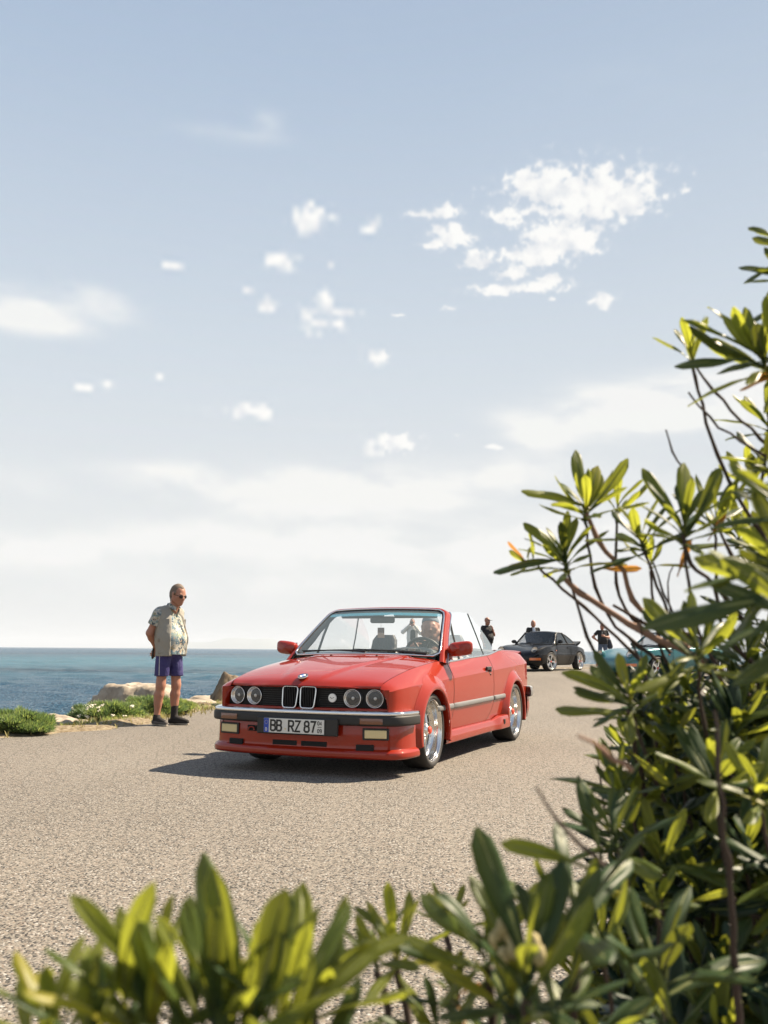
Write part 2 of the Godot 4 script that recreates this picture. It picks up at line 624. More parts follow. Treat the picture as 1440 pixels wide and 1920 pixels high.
func make_materials() -> void:
	# gravel chips rolled into the ground: each cell of the pattern is one chip with a tone of its own
	var chips := noise_tex(0.085, 3, FastNoiseLite.TYPE_CELLULAR, 1024, [[0.0, Color(0.10, 0.095, 0.09)], [0.10, Color(0.22, 0.21, 0.20)], [0.22, Color(0.46, 0.43, 0.39)], [0.36, Color(0.57, 0.53, 0.47)], [0.5, Color(0.66, 0.61, 0.545)], [0.68, Color(0.715, 0.665, 0.60)], [0.85, Color(0.64, 0.555, 0.475)], [1.0, Color(0.90, 0.87, 0.82)]])
	chips.noise.cellular_return_type = FastNoiseLite.RETURN_CELL_VALUE
	var relief := noise_tex(0.085, 3, FastNoiseLite.TYPE_CELLULAR, 1024, [[0.0, Color(1, 1, 1)], [0.45, Color(0.75, 0.75, 0.75)], [1.0, Color(0, 0, 0)]])
	relief.noise.cellular_return_type = FastNoiseLite.RETURN_DISTANCE
	var g := mat("gravel", Color(0.70, 0.73, 0.765), 0.93)
	g.albedo_texture = chips
	g.vertex_color_use_as_albedo = true
	g.heightmap_enabled = true
	g.heightmap_texture = relief
	g.heightmap_scale = 0.3
	g.uv1_scale = Vector3(1.0, 1.0, 1.0)
	var soil := mat("soil", Color(1, 1, 1), 1.0)
	soil.albedo_texture = noise_tex(0.03, 11, FastNoiseLite.TYPE_SIMPLEX, 512, [[0.0, Color(0.28, 0.24, 0.18)], [0.45, Color(0.44, 0.39, 0.31)], [0.7, Color(0.50, 0.46, 0.38)], [1.0, Color(0.58, 0.55, 0.48)]], 5)
	soil.uv1_triplanar = true
	soil.uv1_world_triplanar = true
	soil.uv1_scale = Vector3(0.7, 0.7, 0.7)
	var rock := mat("pale_rock", Color(1, 1, 1), 0.95)
	rock.albedo_texture = noise_tex(0.012, 21, FastNoiseLite.TYPE_SIMPLEX, 512, [[0.0, Color(0.36, 0.32, 0.28)], [0.4, Color(0.545, 0.505, 0.45)], [0.65, Color(0.61, 0.575, 0.52)], [1.0, Color(0.69, 0.66, 0.61)]], 6)
	rock.uv1_triplanar = true
	rock.uv1_scale = Vector3(0.6, 0.6, 0.6)
	rock.heightmap_enabled = true
	rock.heightmap_texture = rock.albedo_texture
	rock.heightmap_scale = 3.0
	var rock2: StandardMaterial3D = rock.duplicate()
	rock2.albedo_color = Color(0.70, 0.66, 0.60)
	M["brown_rock"] = rock2
	var water := mat("water", Color(1, 1, 1), 0.24)
	water.vertex_color_use_as_albedo = true
	water.metallic_specular = 0.3
	water.heightmap_enabled = true
	water.heightmap_texture = noise_tex(0.022, 31, FastNoiseLite.TYPE_SIMPLEX_SMOOTH, 1024, [], 4)
	water.heightmap_scale = 22.0
	water.uv1_triplanar = true
	water.uv1_world_triplanar = true
	water.uv1_scale = Vector3(0.11, 0.11, 0.22)
	mat("far_land", lin(0.14, 0.17, 0.16), 1.0)
	# car
	mat("red_paint", lin(0.25, 0.0155, 0.0042), 0.5, 0.0, 1.0).metallic_specular = 0.15
	mat("black_paint", lin(0.004, 0.0045, 0.006), 0.4, 0.0, 0.6).metallic_specular = 0.1
	var teal := mat("teal_paint", lin(0.008, 0.11, 0.12), 0.28, 0.35, 1.0)
	teal.clearcoat_roughness = 0.05
	mat("black_rubber", lin(0.013, 0.013, 0.013), 0.6)
	mat("black_plastic", lin(0.010, 0.010, 0.011), 0.45)
	mat("matt_black", lin(0.008, 0.008, 0.008), 0.9)
	mat("tyre", lin(0.022, 0.021, 0.02), 0.75)
	mat("chrome", lin(0.72, 0.72, 0.72), 0.08, 1.0)
	mat("polished", lin(0.70, 0.69, 0.67), 0.14, 1.0)
	mat("satin_metal", lin(0.48, 0.47, 0.45), 0.3, 1.0)
	mat("grey_trim", lin(0.16, 0.16, 0.16), 0.35)
	mat("reflector", lin(0.66, 0.61, 0.54), 0.25, 1.0)
	mat("white_plastic", lin(0.78, 0.78, 0.75), 0.4)
	mat("plate_white", lin(0.6, 0.6, 0.57), 0.45)
	mat("plate_black", lin(0.012, 0.012, 0.012), 0.5)
	mat("plate_blue", lin(0.02, 0.06, 0.36), 0.45)
	mat("badge_blue", lin(0.03, 0.13, 0.42), 0.3)
	mat("cap_red", lin(0.55, 0.05, 0.02), 0.35)
	mat("amber", lin(0.55, 0.13, 0.02), 0.2, 0.0, 1.0)
	mat("dull_amber", lin(0.14, 0.045, 0.018), 0.25, 0.0, 1.0)
	mat("fog_lens", lin(0.62, 0.52, 0.28), 0.16, 0.0, 1.0)
	mat("tail_red", lin(0.35, 0.01, 0.01), 0.2, 0.0, 1.0)
	mat("interior", lin(0.022, 0.025, 0.028), 0.7)
	mat("dash", lin(0.045, 0.056, 0.056), 0.6)
	mat("leather", lin(0.028, 0.03, 0.034), 0.5)
	mat("hood_cloth", lin(0.02, 0.02, 0.022), 0.9)
	mat("card", lin(0.10, 0.045, 0.035), 0.6)
	mat("card_pale", lin(0.42, 0.28, 0.2), 0.6)
	glass("windscreen", lin(0.6, 0.74, 0.72), 0.10)
	glass("side_glass", lin(0.55, 0.72, 0.86), 0.17)
	glass("shade_band", lin(0.05, 0.36, 0.5), 0.55)
	glass("lamp_glass", lin(0.8, 0.8, 0.78), 0.05)
	glass("dark_glass", lin(0.03, 0.04, 0.045), 0.30)
	var weave := noise_tex(0.012, 51, FastNoiseLite.TYPE_SIMPLEX_SMOOTH, 256, [], 4)
	# people
	var skin := mat("skin", lin(0.31, 0.145, 0.095), 0.5)
	skin.subsurf_scatter_enabled = true
	skin.subsurf_scatter_strength = 0.12
	mat("skin_tan", lin(0.29, 0.145, 0.10), 0.5)
	mat("hair_grey", lin(0.12, 0.09, 0.068), 0.7)
	mat("hair_dark", lin(0.03, 0.024, 0.02), 0.7)
	mat("stubble", lin(0.16, 0.095, 0.07), 0.75)
	mat("shades", lin(0.016, 0.013, 0.012), 0.12)
	mat("lips", lin(0.36, 0.13, 0.10), 0.45)
	mat("eye_white", lin(0.7, 0.68, 0.64), 0.25)
	mat("iris", lin(0.03, 0.02, 0.015), 0.15)
	mat("vest_cloth", lin(0.25, 0.24, 0.21), 0.95)
	mat("vest_seam", lin(0.20, 0.18, 0.145), 0.95)
	mat("shorts_purple", lin(0.026, 0.022, 0.115), 0.7)
	mat("white_cloth", lin(0.5, 0.5, 0.48), 0.85)
	mat("sock", lin(0.018, 0.016, 0.016), 0.95)
	mat("shoe_grey", lin(0.085, 0.075, 0.068), 0.85)
	mat("sole", lin(0.46, 0.42, 0.36), 0.8)
	mat("navy_cloth", lin(0.028, 0.033, 0.048), 0.9)
	mat("black_cloth", lin(0.016, 0.017, 0.019), 0.9)
	mat("denim", lin(0.075, 0.105, 0.165), 0.9)
	mat("pale_blue_cloth", lin(0.40, 0.45, 0.52), 0.9)
	mat("cap_blue", lin(0.10, 0.14, 0.18), 0.85)
	for q in ["vest_cloth", "shorts_purple", "white_cloth", "navy_cloth", "black_cloth", "denim", "leather"]:      # folds and creases
		M[q].heightmap_enabled = true
		M[q].heightmap_texture = weave
		M[q].heightmap_scale = 2.2
		M[q].uv1_triplanar = true
		M[q].uv1_scale = Vector3(2.2, 1.3, 2.2)

func shore() -> PackedVector2Array:
	# the edge of the lot: x, distance ahead
	return PackedVector2Array([Vector2(-60, 3), Vector2(-16, 7.4), Vector2(-8.0, 8.7), Vector2(-4.9, 9.6), Vector2(-4.1, 10.3), Vector2(-3.5, 11.3), Vector2(-3.1, 12.6), Vector2(-2.75, 14.6), Vector2(-2.1, 18), Vector2(-1.0, 23), Vector2(0.8, 29.5), Vector2(3.2, 36.5), Vector2(7.0, 41), Vector2(14, 43.5), Vector2(26, 44.5), Vector2(50, 42), Vector2(110, 25)])

func shore_fine() -> Array:
	var c := Curve2D.new()
	var s := shore()
	for i in s.size():
		var t := (s[mini(i + 1, s.size() - 1)] - s[maxi(i - 1, 0)]) / 6.0
		c.add_point(s[i], -t, t)
	var out := []
	var len_ := c.get_baked_length()
	var x := 0.0
	while x < len_:
		var p := c.sample_baked(x, true)
		out.append(p)
		x += 0.25 if p.y < 24.0 and p.x > -12.0 else 1.2
	return out

func build_ground() -> void:
	var edge := shore_fine()
	var n := FastNoiseLite.new()
	n.seed = 17
	n.frequency = 0.25
	n.fractal_octaves = 4
	var mb := Mb.new()
	var rows := 70
	var nc := edge.size()
	for r in rows + 1:
		var t := r / float(rows)
		for q in nc:
			var e: Vector2 = edge[q]
			var near := Vector2(lerpf(-70, 115, q / (nc - 1.0)), -12.0)
			var p := near.lerp(e, 1.0 - pow(1.0 - t, 1.5))
			var k := 0.93 + 0.16 * n.get_noise_2d(p.x, p.y) + 0.10 * n.get_noise_2d(p.x * 0.2 + 40, p.y * 0.2)
			mb.col = Color(k * 1.0, k * 0.985, k * 0.965)
			mb.add(Vector3(p.x, ground_y(p.x, -p.y) + 0.006 * n.get_noise_2d(p.x * 2.0, p.y * 2.0 + 70), -p.y), Vector2(p.x / 0.64, p.y / 0.64))
	for r in rows:
		for q in nc - 1:
			mb.quad(r * nc + q, (r + 1) * nc + q, (r + 1) * nc + q + 1, r * nc + q + 1)
	setting("ground", mb.mesh(), M.gravel)
	# strip of dry soil along the edge
	var sb := Mb.new()
	var strip := []
	for q in nc:
		var e: Vector2 = edge[q]
		if e.x < -14 or e.y > 34:
			continue
		var a: Vector2 = edge[maxi(q - 1, 0)]
		var b: Vector2 = edge[mini(q + 1, nc - 1)]
		var o := Vector2(-(b - a).y, (b - a).x).normalized()      # out to sea
		var wide := (0.55 + 0.5 * n.get_noise_2d(e.x * 3.0, e.y * 3.0)) * (1.0 - 0.72 * sm(11.0, 12.8, e.y))
		var row := PackedVector3Array()
		for k in 7:
			var f := k / 6.0
			var p := e + o * lerpf(-wide, 0.35, f)
			var lift := 0.006 + 0.045 * sin(PI * minf(f * 1.2, 1.0)) * (0.8 + n.get_noise_2d(p.x * 5, p.y * 5))
			if k == 0:
				lift = -0.01
			if k == 6:
				lift = -0.12
			row.append(Vector3(p.x, ground_y(p.x, -p.y) + lift, -p.y))
		strip.append(row)
	sb.grid(strip)
	setting("soil_verge", sb.mesh(), M.soil)
	# the bank down to the water
	var bb := Mb.new()
	var bank := []
	for q in nc:
		var e: Vector2 = edge[q]
		var a: Vector2 = edge[maxi(q - 1, 0)]
		var b: Vector2 = edge[mini(q + 1, nc - 1)]
		var o := Vector2(-(b - a).y, (b - a).x).normalized()
		var row := PackedVector3Array()
		for k in 9:
			var f := k / 8.0
			var p := e + o * (0.2 + f * (2.2 + 0.7 * n.get_noise_2d(e.x, e.y)))
			row.append(Vector3(p.x, ground_y(e.x, -e.y) - 0.06 - 2.6 * f * (0.5 + 0.5 * f) + 0.25 * n.get_noise_3d(p.x * 3, f * 9, p.y * 3) * sin(PI * f), -p.y))
		bank.append(row)
	bb.grid(bank)
	setting("bank", bb.mesh(), M.pale_rock)

func build_sea() -> void:
	var n := FastNoiseLite.new()
	n.seed = 41
	n.frequency = 1.0
	n.fractal_octaves = 2
	var big := FastNoiseLite.new()
	big.seed = 43
	big.frequency = 1.0
	big.fractal_octaves = 3
	var mb := Mb.new()
	var nr := 620
	var nc := 200
	for r in nr + 1:
		var d := 8.0 * pow(30000.0 / 8.0, r / float(nr))
		if r < 40:
			d = 8.0
		for q in nc + 1:
			var w := deg_to_rad(lerpf(-68, 68, q / float(nc)))
			var x := d * tan(w) if absf(w) < 0.7 else d * sin(w) / cos(0.7) 
			var amp := 0.24 * exp(-d / 900.0)
			# chop: crests run across the wind
			var h := n.get_noise_2d(x * 0.16 + d * 0.02, d * 0.42) + 0.5 * n.get_noise_2d(x * 0.5 + 31, d * 0.9)
			var shoal := sm(70, 105, d) * (1.0 - sm(210, 420, d)) * (0.65 + 0.5 * big.get_noise_2d(x * 0.006, d * 0.012)) * (1.0 - sm(-12, 60, x) * 0.75)
			var patch := big.get_noise_2d(x * 0.004 + 9, log(d) * 2.2)
			var c := Color(0.020, 0.066, 0.112).lerp(Color(0.026, 0.125, 0.175), clampf(shoal, 0.0, 1.0))
			c = c.lerp(Color(0.006, 0.02, 0.04), clampf(patch * 1.2, 0.0, 0.7) * sm(40, 120, d))
			mb.col = c
			mb.add(Vector3(x, -1.85 + amp * h, -d))
	for r in nr:
		for q in nc:
			var s := nc + 1
			mb.quad(r * s + q, (r + 1) * s + q, (r + 1) * s + q + 1, r * s + q + 1)
	setting("sea", mb.mesh(), M.water)
	# far islands, hazy
	var hb := Mb.new()
	var hn := FastNoiseLite.new()
	hn.seed = 77
	hn.frequency = 0.00035
	hn.fractal_octaves = 5
	var ridge := [Vector2(-9000, 0), Vector2(-6600, 40), Vector2(-5900, 170), Vector2(-5000, 215), Vector2(-4300, 340), Vector2(-3700, 270), Vector2(-3350, 330), Vector2(-2900, 160), Vector2(-2300, 90), Vector2(-1200, 110), Vector2(-200, 60), Vector2(1500, 20), Vector2(2600, 0)]
	var rows := []
	for k in 7:
		var row := PackedVector3Array()
		for i in 181:
			var x := lerpf(-9000, 2600, i / 180.0)
			var up := ev(ridge, x) * sin(PI * k / 6.0) * (1.0 + 0.5 * hn.get_noise_2d(x, k * 900.0))
			row.append(Vector3(x, -3.0 + up, -24500.0 - k * 500.0))
		rows.append(row)
	hb.grid(rows)
	setting("hills", hb.mesh(), M.far_land)

func rock_mesh(size: Vector3, seed_: int, facets: Array, rough := 0.16) -> ArrayMesh:
	var n := FastNoiseLite.new()
	n.seed = seed_
	n.frequency = 1.6
	n.fractal_octaves = 4
	var mb := Mb.new()
	var rows := []
	var nv := 26
	var nu := 40
	for i in nv + 1:
		var a := PI * i / nv
		var row := PackedVector3Array()
		for k in nu:
			var w := TAU * k / nu
			var d := Vector3(sin(a) * cos(w), cos(a), sin(a) * sin(w))
			var r := 1.0
			for f in facets:          # planes that give the rock its flat faces
				var nn: Vector3 = f[0]
				var dd := d.dot(nn.normalized())
				if dd > 0.01:
					r = minf(r, f[1] / dd)
			r *= 1.0 + rough * n.get_noise_3dv(d * 1.5) + rough * 0.35 * n.get_noise_3dv(d * 5.0 + Vector3.ONE * 9)
			row.append(d * r * size)
		rows.append(row)
	mb.grid(rows, true)
	return mb.mesh()

func tuft_plant(called: String, label: String, where: Vector3, size: Vector3, count: int, tones: Array, seed_: int, flowers := 0, group := "") -> void:
	var t := thing(called, label, "shrub", where, 0.0, group)
	var r := RandomNumberGenerator.new()
	r.seed = seed_
	# blades: a sprig of narrow fleshy leaves, many of them over a rounded mound
	var sprig := Mb.new()
	for i in 9:
		var w := TAU * i / 9.0 + r.randf() * 0.5
		var lean := r.randf_range(0.15, 0.75)
		var dir := Vector3(cos(w) * sin(lean), cos(lean), sin(w) * sin(lean))
		var side := dir.cross(Vector3.UP).normalized() * 0.055
		var b := dir * 0.12 * (i % 3)
		sprig.face([b - side * 0.5, b + dir * 0.5 - side, b + dir, b + dir * 0.5 + side, b + side * 0.5])
	var sm_ := sprig.mesh()
	for k in tones.size():
		var mm := MultiMesh.new()
		mm.transform_format = MultiMesh.TRANSFORM_3D
		mm.mesh = sm_
		mm.instance_count = count / tones.size()
		for i in mm.instance_count:
			var w := r.randf() * TAU
			var el := acos(r.randf_range(0.0, 1.0))
			var rad := pow(r.randf(), 0.22)
			var lump := 0.82 + 0.18 * sin(w * 3.0 + seed_) * sin(el * 5.0 + seed_) + r.randf_range(-0.07, 0.07)
			var d := Vector3(sin(el) * cos(w), cos(el), sin(el) * sin(w))
			var p := d * size * rad * lump
			var up := (d + Vector3(r.randf_range(-0.4, 0.4), 0.7, r.randf_range(-0.4, 0.4))).normalized()
			var bs := Basis(up.cross(Vector3(0.3, 0.1, 1)).normalized(), up, Vector3.ZERO)
			bs.z = bs.x.cross(bs.y)
			mm.set_instance_transform(i, Transform3D(bs.scaled_local(Vector3.ONE * r.randf_range(0.045, 0.085)), p))
		var o := MultiMeshInstance3D.new()
		o.name = "foliage" if k == 0 else "foliage_%03d" % k
		o.multimesh = mm
		o.material_override = tones[k]
		o.set_meta("kind", "stuff")
		t.add_child(o, true)
	var core := Mb.new()
	core.sphere(Vector3(0, 0, 0), size * 0.66, 14)
	part(t, "stems", core.mesh(), M.twig_dark)
	for i in flowers:
		var w := r.randf_range(0.2, 2.9)
		var el := r.randf_range(0.5, 1.35)
		var d := Vector3(sin(el) * cos(w), cos(el), sin(el) * sin(w))
		var f := Mb.new()
		for q in 6:
			f.sphere(Vector3(r.randf_range(-0.022, 0.022), r.randf_range(-0.01, 0.02), r.randf_range(-0.022, 0.022)), Vector3(0.013, 0.010, 0.013), 6)
		var o := part(t, "flower_head", f.mesh(), M.flower)
		o.position = d * size * 1.04

func build_shore() -> void:
	mat("twig_dark", lin(0.02, 0.028, 0.012), 0.95)
	mat("flower", lin(0.72, 0.68, 0.56), 0.8)
	var greens := []
	for q in [["blade_deep", 0.035, 0.058, 0.026], ["blade_mid", 0.066, 0.098, 0.038], ["blade_pale", 0.12, 0.145, 0.055]]:
		var m := mat(q[0], lin(q[1], q[2], q[3]), 0.55)
		m.backlight_enabled = true
		m.backlight = lin(q[1] * 3.0, q[2] * 3.0, q[3] * 2.0)
		greens.append(m)
	var dry := mat("blade_dry", lin(0.20, 0.175, 0.07), 0.8)
	dry.backlight_enabled = true
	dry.backlight = lin(0.26, 0.23, 0.07)
	var g := "green shrubs along the edge of the lot"
	tuft_plant("coastal_shrub", "rounded green shrub at the left end of the lot edge, over the water", at(28, 1370, 10.1), Vector3(0.46, 0.19, 0.34), 3600, [greens[0], greens[1], greens[2], greens[1]], 3, 0, g)
	tuft_plant("coastal_shrub", "wide green shrub with white flower heads in front of the big boulder", at(205, 1350, 12.3), Vector3(0.46, 0.23, 0.36), 3600, [greens[0], greens[1], greens[1], greens[2]], 5, 16, g)
	tuft_plant("coastal_shrub", "green shrub right beside the standing man's legs, against the pale rock", at(282, 1338, 12.9), Vector3(0.50, 0.22, 0.36), 3400, [greens[1], greens[0], greens[2], greens[1]], 8, 0, g)
	tuft_plant("coastal_shrub", "dark green shrub low at the foot of the boulder's shaded left face", at(162, 1352, 12.6), Vector3(0.28, 0.20, 0.28), 1500, [greens[0], greens[0], greens[1]], 9, 3, g)
	tuft_plant("coastal_shrub", "small yellowish green tuft behind the standing man's shoes", at(335, 1331, 13.2), Vector3(0.22, 0.10, 0.2), 900, [greens[2], greens[1], greens[2]], 12, 0, g)
	# thin grass over the verge
	var r := RandomNumberGenerator.new()
	r.seed = 61
	var blade := Mb.new()
	for i in 5:
		var w := r.randf() * TAU
		var d := Vector3(cos(w) * 0.5, 1, sin(w) * 0.5).normalized()
		var s := d.cross(Vector3.UP).normalized() * 0.05
		blade.face([-s, d * 0.6 - s * 0.7, d, d * 0.6 + s * 0.7, s])
	var edge := shore_fine()
	for k in 2:
		var mm := MultiMesh.new()
		mm.transform_format = MultiMesh.TRANSFORM_3D
		mm.mesh = blade.mesh()
		mm.instance_count = 1500
		for i in mm.instance_count:
			var e: Vector2 = edge[r.randi_range(0, edge.size() - 1)]
			while e.x < -7.0 or e.y > 19.0:
				e = edge[r.randi_range(0, edge.size() - 1)]
			var p := e + Vector2(r.randf_range(-0.35, 0.1), r.randf_range(-0.5, 0.15))
			if k == 1:
				p += Vector2(r.randf_range(-0.1, 0.3), r.randf_range(-0.2, 0.0))
			mm.set_instance_transform(i, Transform3D(Basis.from_euler(Vector3(0, r.randf() * TAU, 0)).scaled_local(Vector3.ONE * r.randf_range(0.03, 0.10)), Vector3(p.x, ground_y(p.x, -p.y) + 0.005, -p.y)))
		var o := MultiMeshInstance3D.new()
		o.name = "verge_grass" if k == 0 else "dry_grass"
		o.multimesh = mm
		o.material_override = greens[2] if k == 0 else dry
		o.set_meta("kind", "stuff")
		o.set_meta("label", "thin yellow green grass along the soil verge" if k == 0 else "dry straw coloured grass along the soil verge")
		o.set_meta("category", "grass")
		add_child(o, true)
	# rocks
	var place := func(called: String, label: String, px: float, py: float, depth: float, size: Vector3, seed_: int, facets: Array, m: Material, turn := 0.0, grp := "boulders along the shore") -> void:
		var o := solo(called, rock_mesh(size, seed_, facets), m, label, "rock", grp)
		o.position = at(px, py, depth)
		o.rotation.y = turn
	place.call("boulder", "large pale boulder with a dark shaded left face behind the flowering shrub", 243, 1326, 14.2, Vector3(0.84, 0.46, 0.62), 2, [[Vector3(-0.62, 0.20, 0.75), 0.52], [Vector3(0.30, 0.25, 0.9), 0.60], [Vector3(0, 1, 0), 0.72], [Vector3(-0.8, 0.45, 0.1), 0.72], [Vector3(1, 0.3, 0.1), 0.86]], M.pale_rock)
	place.call("boulder", "smooth pale boulder between the left shrub and the flowering shrub", 95, 1366, 11.2, Vector3(0.36, 0.17, 0.3), 4, [[Vector3(0.1, 1, 0.2), 0.85]], M.pale_rock)
	place.call("boulder", "tall brown boulder just behind the red car's right front corner", 425, 1312, 15.8, Vector3(0.40, 0.50, 0.4), 6, [[Vector3(-0.85, 0.5, 0.3), 0.55], [Vector3(0.3, 0.3, 1), 0.6], [Vector3(0.3, 1, 0), 0.82]], M.brown_rock)
	place.call("flat_rock", "long flat pale rock slab right of the standing man", 362, 1320, 15.2, Vector3(0.42, 0.10, 0.3), 7, [[Vector3(0, 1, 0.1), 0.7]], M.pale_rock)
	place.call("flat_rock", "flat pale rock slab lying behind the longer slab near the car", 395, 1313, 16.4, Vector3(0.40, 0.10, 0.3), 14, [[Vector3(0.1, 1, 0.1), 0.7]], M.pale_rock)
	place.call("flat_rock", "grey rounded stone in front of the slabs near the car", 383, 1326, 14.6, Vector3(0.15, 0.075, 0.13), 15, [], M.brown_rock)
	place.call("flat_rock", "dark rounded stone between the slabs and the brown boulder", 405, 1327, 14.6, Vector3(0.14, 0.07, 0.12), 16, [], M.twig_dark)
	place.call("flat_rock", "low pale rock at the foot of the flowering shrub", 140, 1358, 11.8, Vector3(0.22, 0.07, 0.18), 18, [[Vector3(0, 1, 0), 0.75]], M.pale_rock)
	for i in 26:
		var e: Vector2 = edge[int(lerpf(0, edge.size() - 1, 0.12 + 0.7 * i / 26.0))]
		if e.y > 22 or e.x < -7:
			continue
		var s := r.randf_range(0.03, 0.08)
		var o := solo("stone", rock_mesh(Vector3(s, s * 0.6, s * 0.8), 100 + i, []), M.pale_rock, "small pale stone lying on the soil verge by the shore", "stone", "small stones on the verge")
		o.position = Vector3(e.x + r.randf_range(0.0, 0.3), ground_y(e.x, -e.y) + 0.02, -e.y + r.randf_range(0.05, 0.5))

# ---------------------------------------------------------------- the red convertible; x to its left, y up, z forward from the front axle
func hw(z: float) -> float:     # half width at the crease
	return ev([Vector2(-3.42, 0.745), Vector2(-3.3, 0.778), Vector2(-3.0, 0.80), Vector2(-2.4, 0.813), Vector2(-1.2, 0.818), Vector2(0.2, 0.812), Vector2(0.45, 0.80), Vector2(0.60, 0.782), Vector2(0.68, 0.76), Vector2(0.73, 0.722)], z)

func crease(z: float) -> float:
	return 0.684 - z * 0.036 - 0.012 * sm(0.35, 0.68, z) - 0.014 * sm(0.64, 0.73, z)

func belt(z: float) -> float:
	return ev([Vector2(-3.42, 0.82), Vector2(-3.32, 0.872), Vector2(-3.15, 0.908), Vector2(-2.7, 0.935), Vector2(-2.3, 0.945), Vector2(-2.1, 0.925), Vector2(-1.9, 0.90), Vector2(-1.2, 0.868), Vector2(-0.54, 0.838), Vector2(-0.43, 0.848), Vector2(0.0, 0.812), Vector2(0.3, 0.772), Vector2(0.6, 0.712), Vector2(0.68, 0.686), Vector2(0.71, 0.668), Vector2(0.73, 0.644)], z)

func belt_x(z: float) -> float:
	return ev([Vector2(-3.42, 0.70), Vector2(-3.2, 0.725), Vector2(-2.4, 0.742), Vector2(-0.6, 0.748), Vector2(-0.43, 0.735), Vector2(0.0, 0.70), Vector2(0.6, 0.668), Vector2(0.73, 0.655)], z)

func side_x(y: float, z: float) -> float:
	var yc := crease(z)
	if y <= yc:
		return hw(z) - ev([Vector2(0.12, 0.055), Vector2(0.27, 0.026), Vector2(0.40, 0.010), Vector2(0.52, 0.0), Vector2(0.62, -0.003), Vector2(0.70, 0.0), Vector2(0.8, 0.0)], y)
	var t := clampf((y - yc) / maxf(belt(z) - yc, 0.01), 0.0, 1.0)
	return lerpf(hw(z), belt_x(z), 0.55 * t + 0.45 * t * t)

func arch_low(z: float, low: float) -> float:
	var y := low
	for zc in [0.0, -2.57]:
		var d := absf(z - zc)
		if d < 0.335:
			y = maxf(y, 0.30 + sqrt(0.335 * 0.335 - d * d))
		elif d < 0.338:
			y = maxf(y, 0.30)
	return y

func gap_front(y: float) -> float:
	return -0.535 + (0.14 * pow(clampf((0.42 - y) / 0.15, 0, 1.2), 2.0))

func gap_rear(y: float) -> float:
	return -1.79 + 0.20 * pow(clampf((0.44 - y) / 0.16, 0, 1.2), 1.6)

# one panel of the car's side between two gaps, below and above the crease
func side_panel(s: float, zf: Callable, zr: Callable, low: float, nz: int) -> ArrayMesh:
	var mb := Mb.new()
	for half in 2:
		var rows := []
		for i in nz + 1:
			var u := i / float(nz)
			var row := PackedVector3Array()
			var nk := 13 if half == 0 else 8
			for k in nk + 1:
				var t := k / float(nk)
				var z := 0.0
				var y := 0.5
				for it in 3:
					z = lerpf((zf as Callable).call(y), (zr as Callable).call(y), u)
					var yc := crease(z)
					if half == 0:
						y = lerpf(arch_low(z, low), yc, t)
					else:
						y = lerpf(yc, belt(z), t)
				row.append(Vector3(side_x(y, z) * s, y, z))
			rows.append(row)
		mb.grid(rows)
	# folded edge along the top
	return mb.mesh()

func bumper_path(scale_x: float, push: float) -> Array:
	var p := [Vector2(0.86, 0.44), Vector2(0.857, 0.52), Vector2(0.845, 0.60), Vector2(0.815, 0.685), Vector2(0.76, 0.738), Vector2(0.68, 0.768), Vector2(0.55, 0.795), Vector2(0.36, 0.818), Vector2(0.18, 0.829), Vector2(0.0, 0.833)]
	var out := []
	var c := Curve2D.new()
	for i in p.size():
		var tn: Vector2 = (p[mini(i + 1, p.size() - 1)] - p[maxi(i - 1, 0)]) / 6.0
		if i == p.size() - 1:
			tn = Vector2(-0.03, 0)
		c.add_point(p[i], -tn, tn)
	var n := 26
	for i in n + 1:
		out.append(c.sample_baked(c.get_baked_length() * i / n, true))
	var full := []
	for i in range(n, -1, -1):
		full.append(Vector2(-out[n - i].x, out[n - i].y) * Vector2(scale_x, 1) + Vector2(0, push) if false else Vector2(-out[n - i].x * scale_x, out[n - i].y + push))
	for i in range(n - 1, -1, -1):
		full.append(Vector2(out[i].x * scale_x, out[i].y + push))
	return full

# sweep a profile of (outward, y) along a path seen from above
func plan_sweep(mb: Mb, path: Array, prof: Array) -> void:
	var rows := []
	for i in path.size():
		var a: Vector2 = path[maxi(i - 1, 0)]
		var b: Vector2 = path[mini(i + 1, path.size() - 1)]
		var t := (b - a).normalized()
		var o := Vector2(-t.y, t.x)
		var row := PackedVector3Array()
		for q in prof:
			var p: Vector2 = path[i] + o * q.x
			row.append(Vector3(p.x, q.y, p.y))
		rows.append(row)
	mb.grid(rows)

func path_z(path: Array, x: float) -> float:
	for i in path.size() - 1:
		if path[i].x <= x and path[i + 1].x >= x and path[i].y > 0.55:
			return lerpf(path[i].y, path[i + 1].y, (x - path[i].x) / maxf(path[i + 1].x - path[i].x, 1e-5))
	return 0.8

func path_turn(path: Array, x: float) -> Basis:
	var s := (path_z(path, x + 0.01) - path_z(path, x - 0.01)) / 0.02
	return Basis(Vector3.UP, -atan(s))

func ws(s: float, t: float) -> Vector3:
	var b := Vector3(0.722 * s, 0.885 + 0.024 * (1 - s * s), -0.435 + 0.075 * (1 - s * s))
	var u := Vector3(0.583 * s, 1.312 + 0.014 * (1 - s * s), -0.975 + 0.055 * (1 - s * s))
	return b.lerp(u, t) + Vector3(0, 0.007, 0.006) * sin(PI * t)

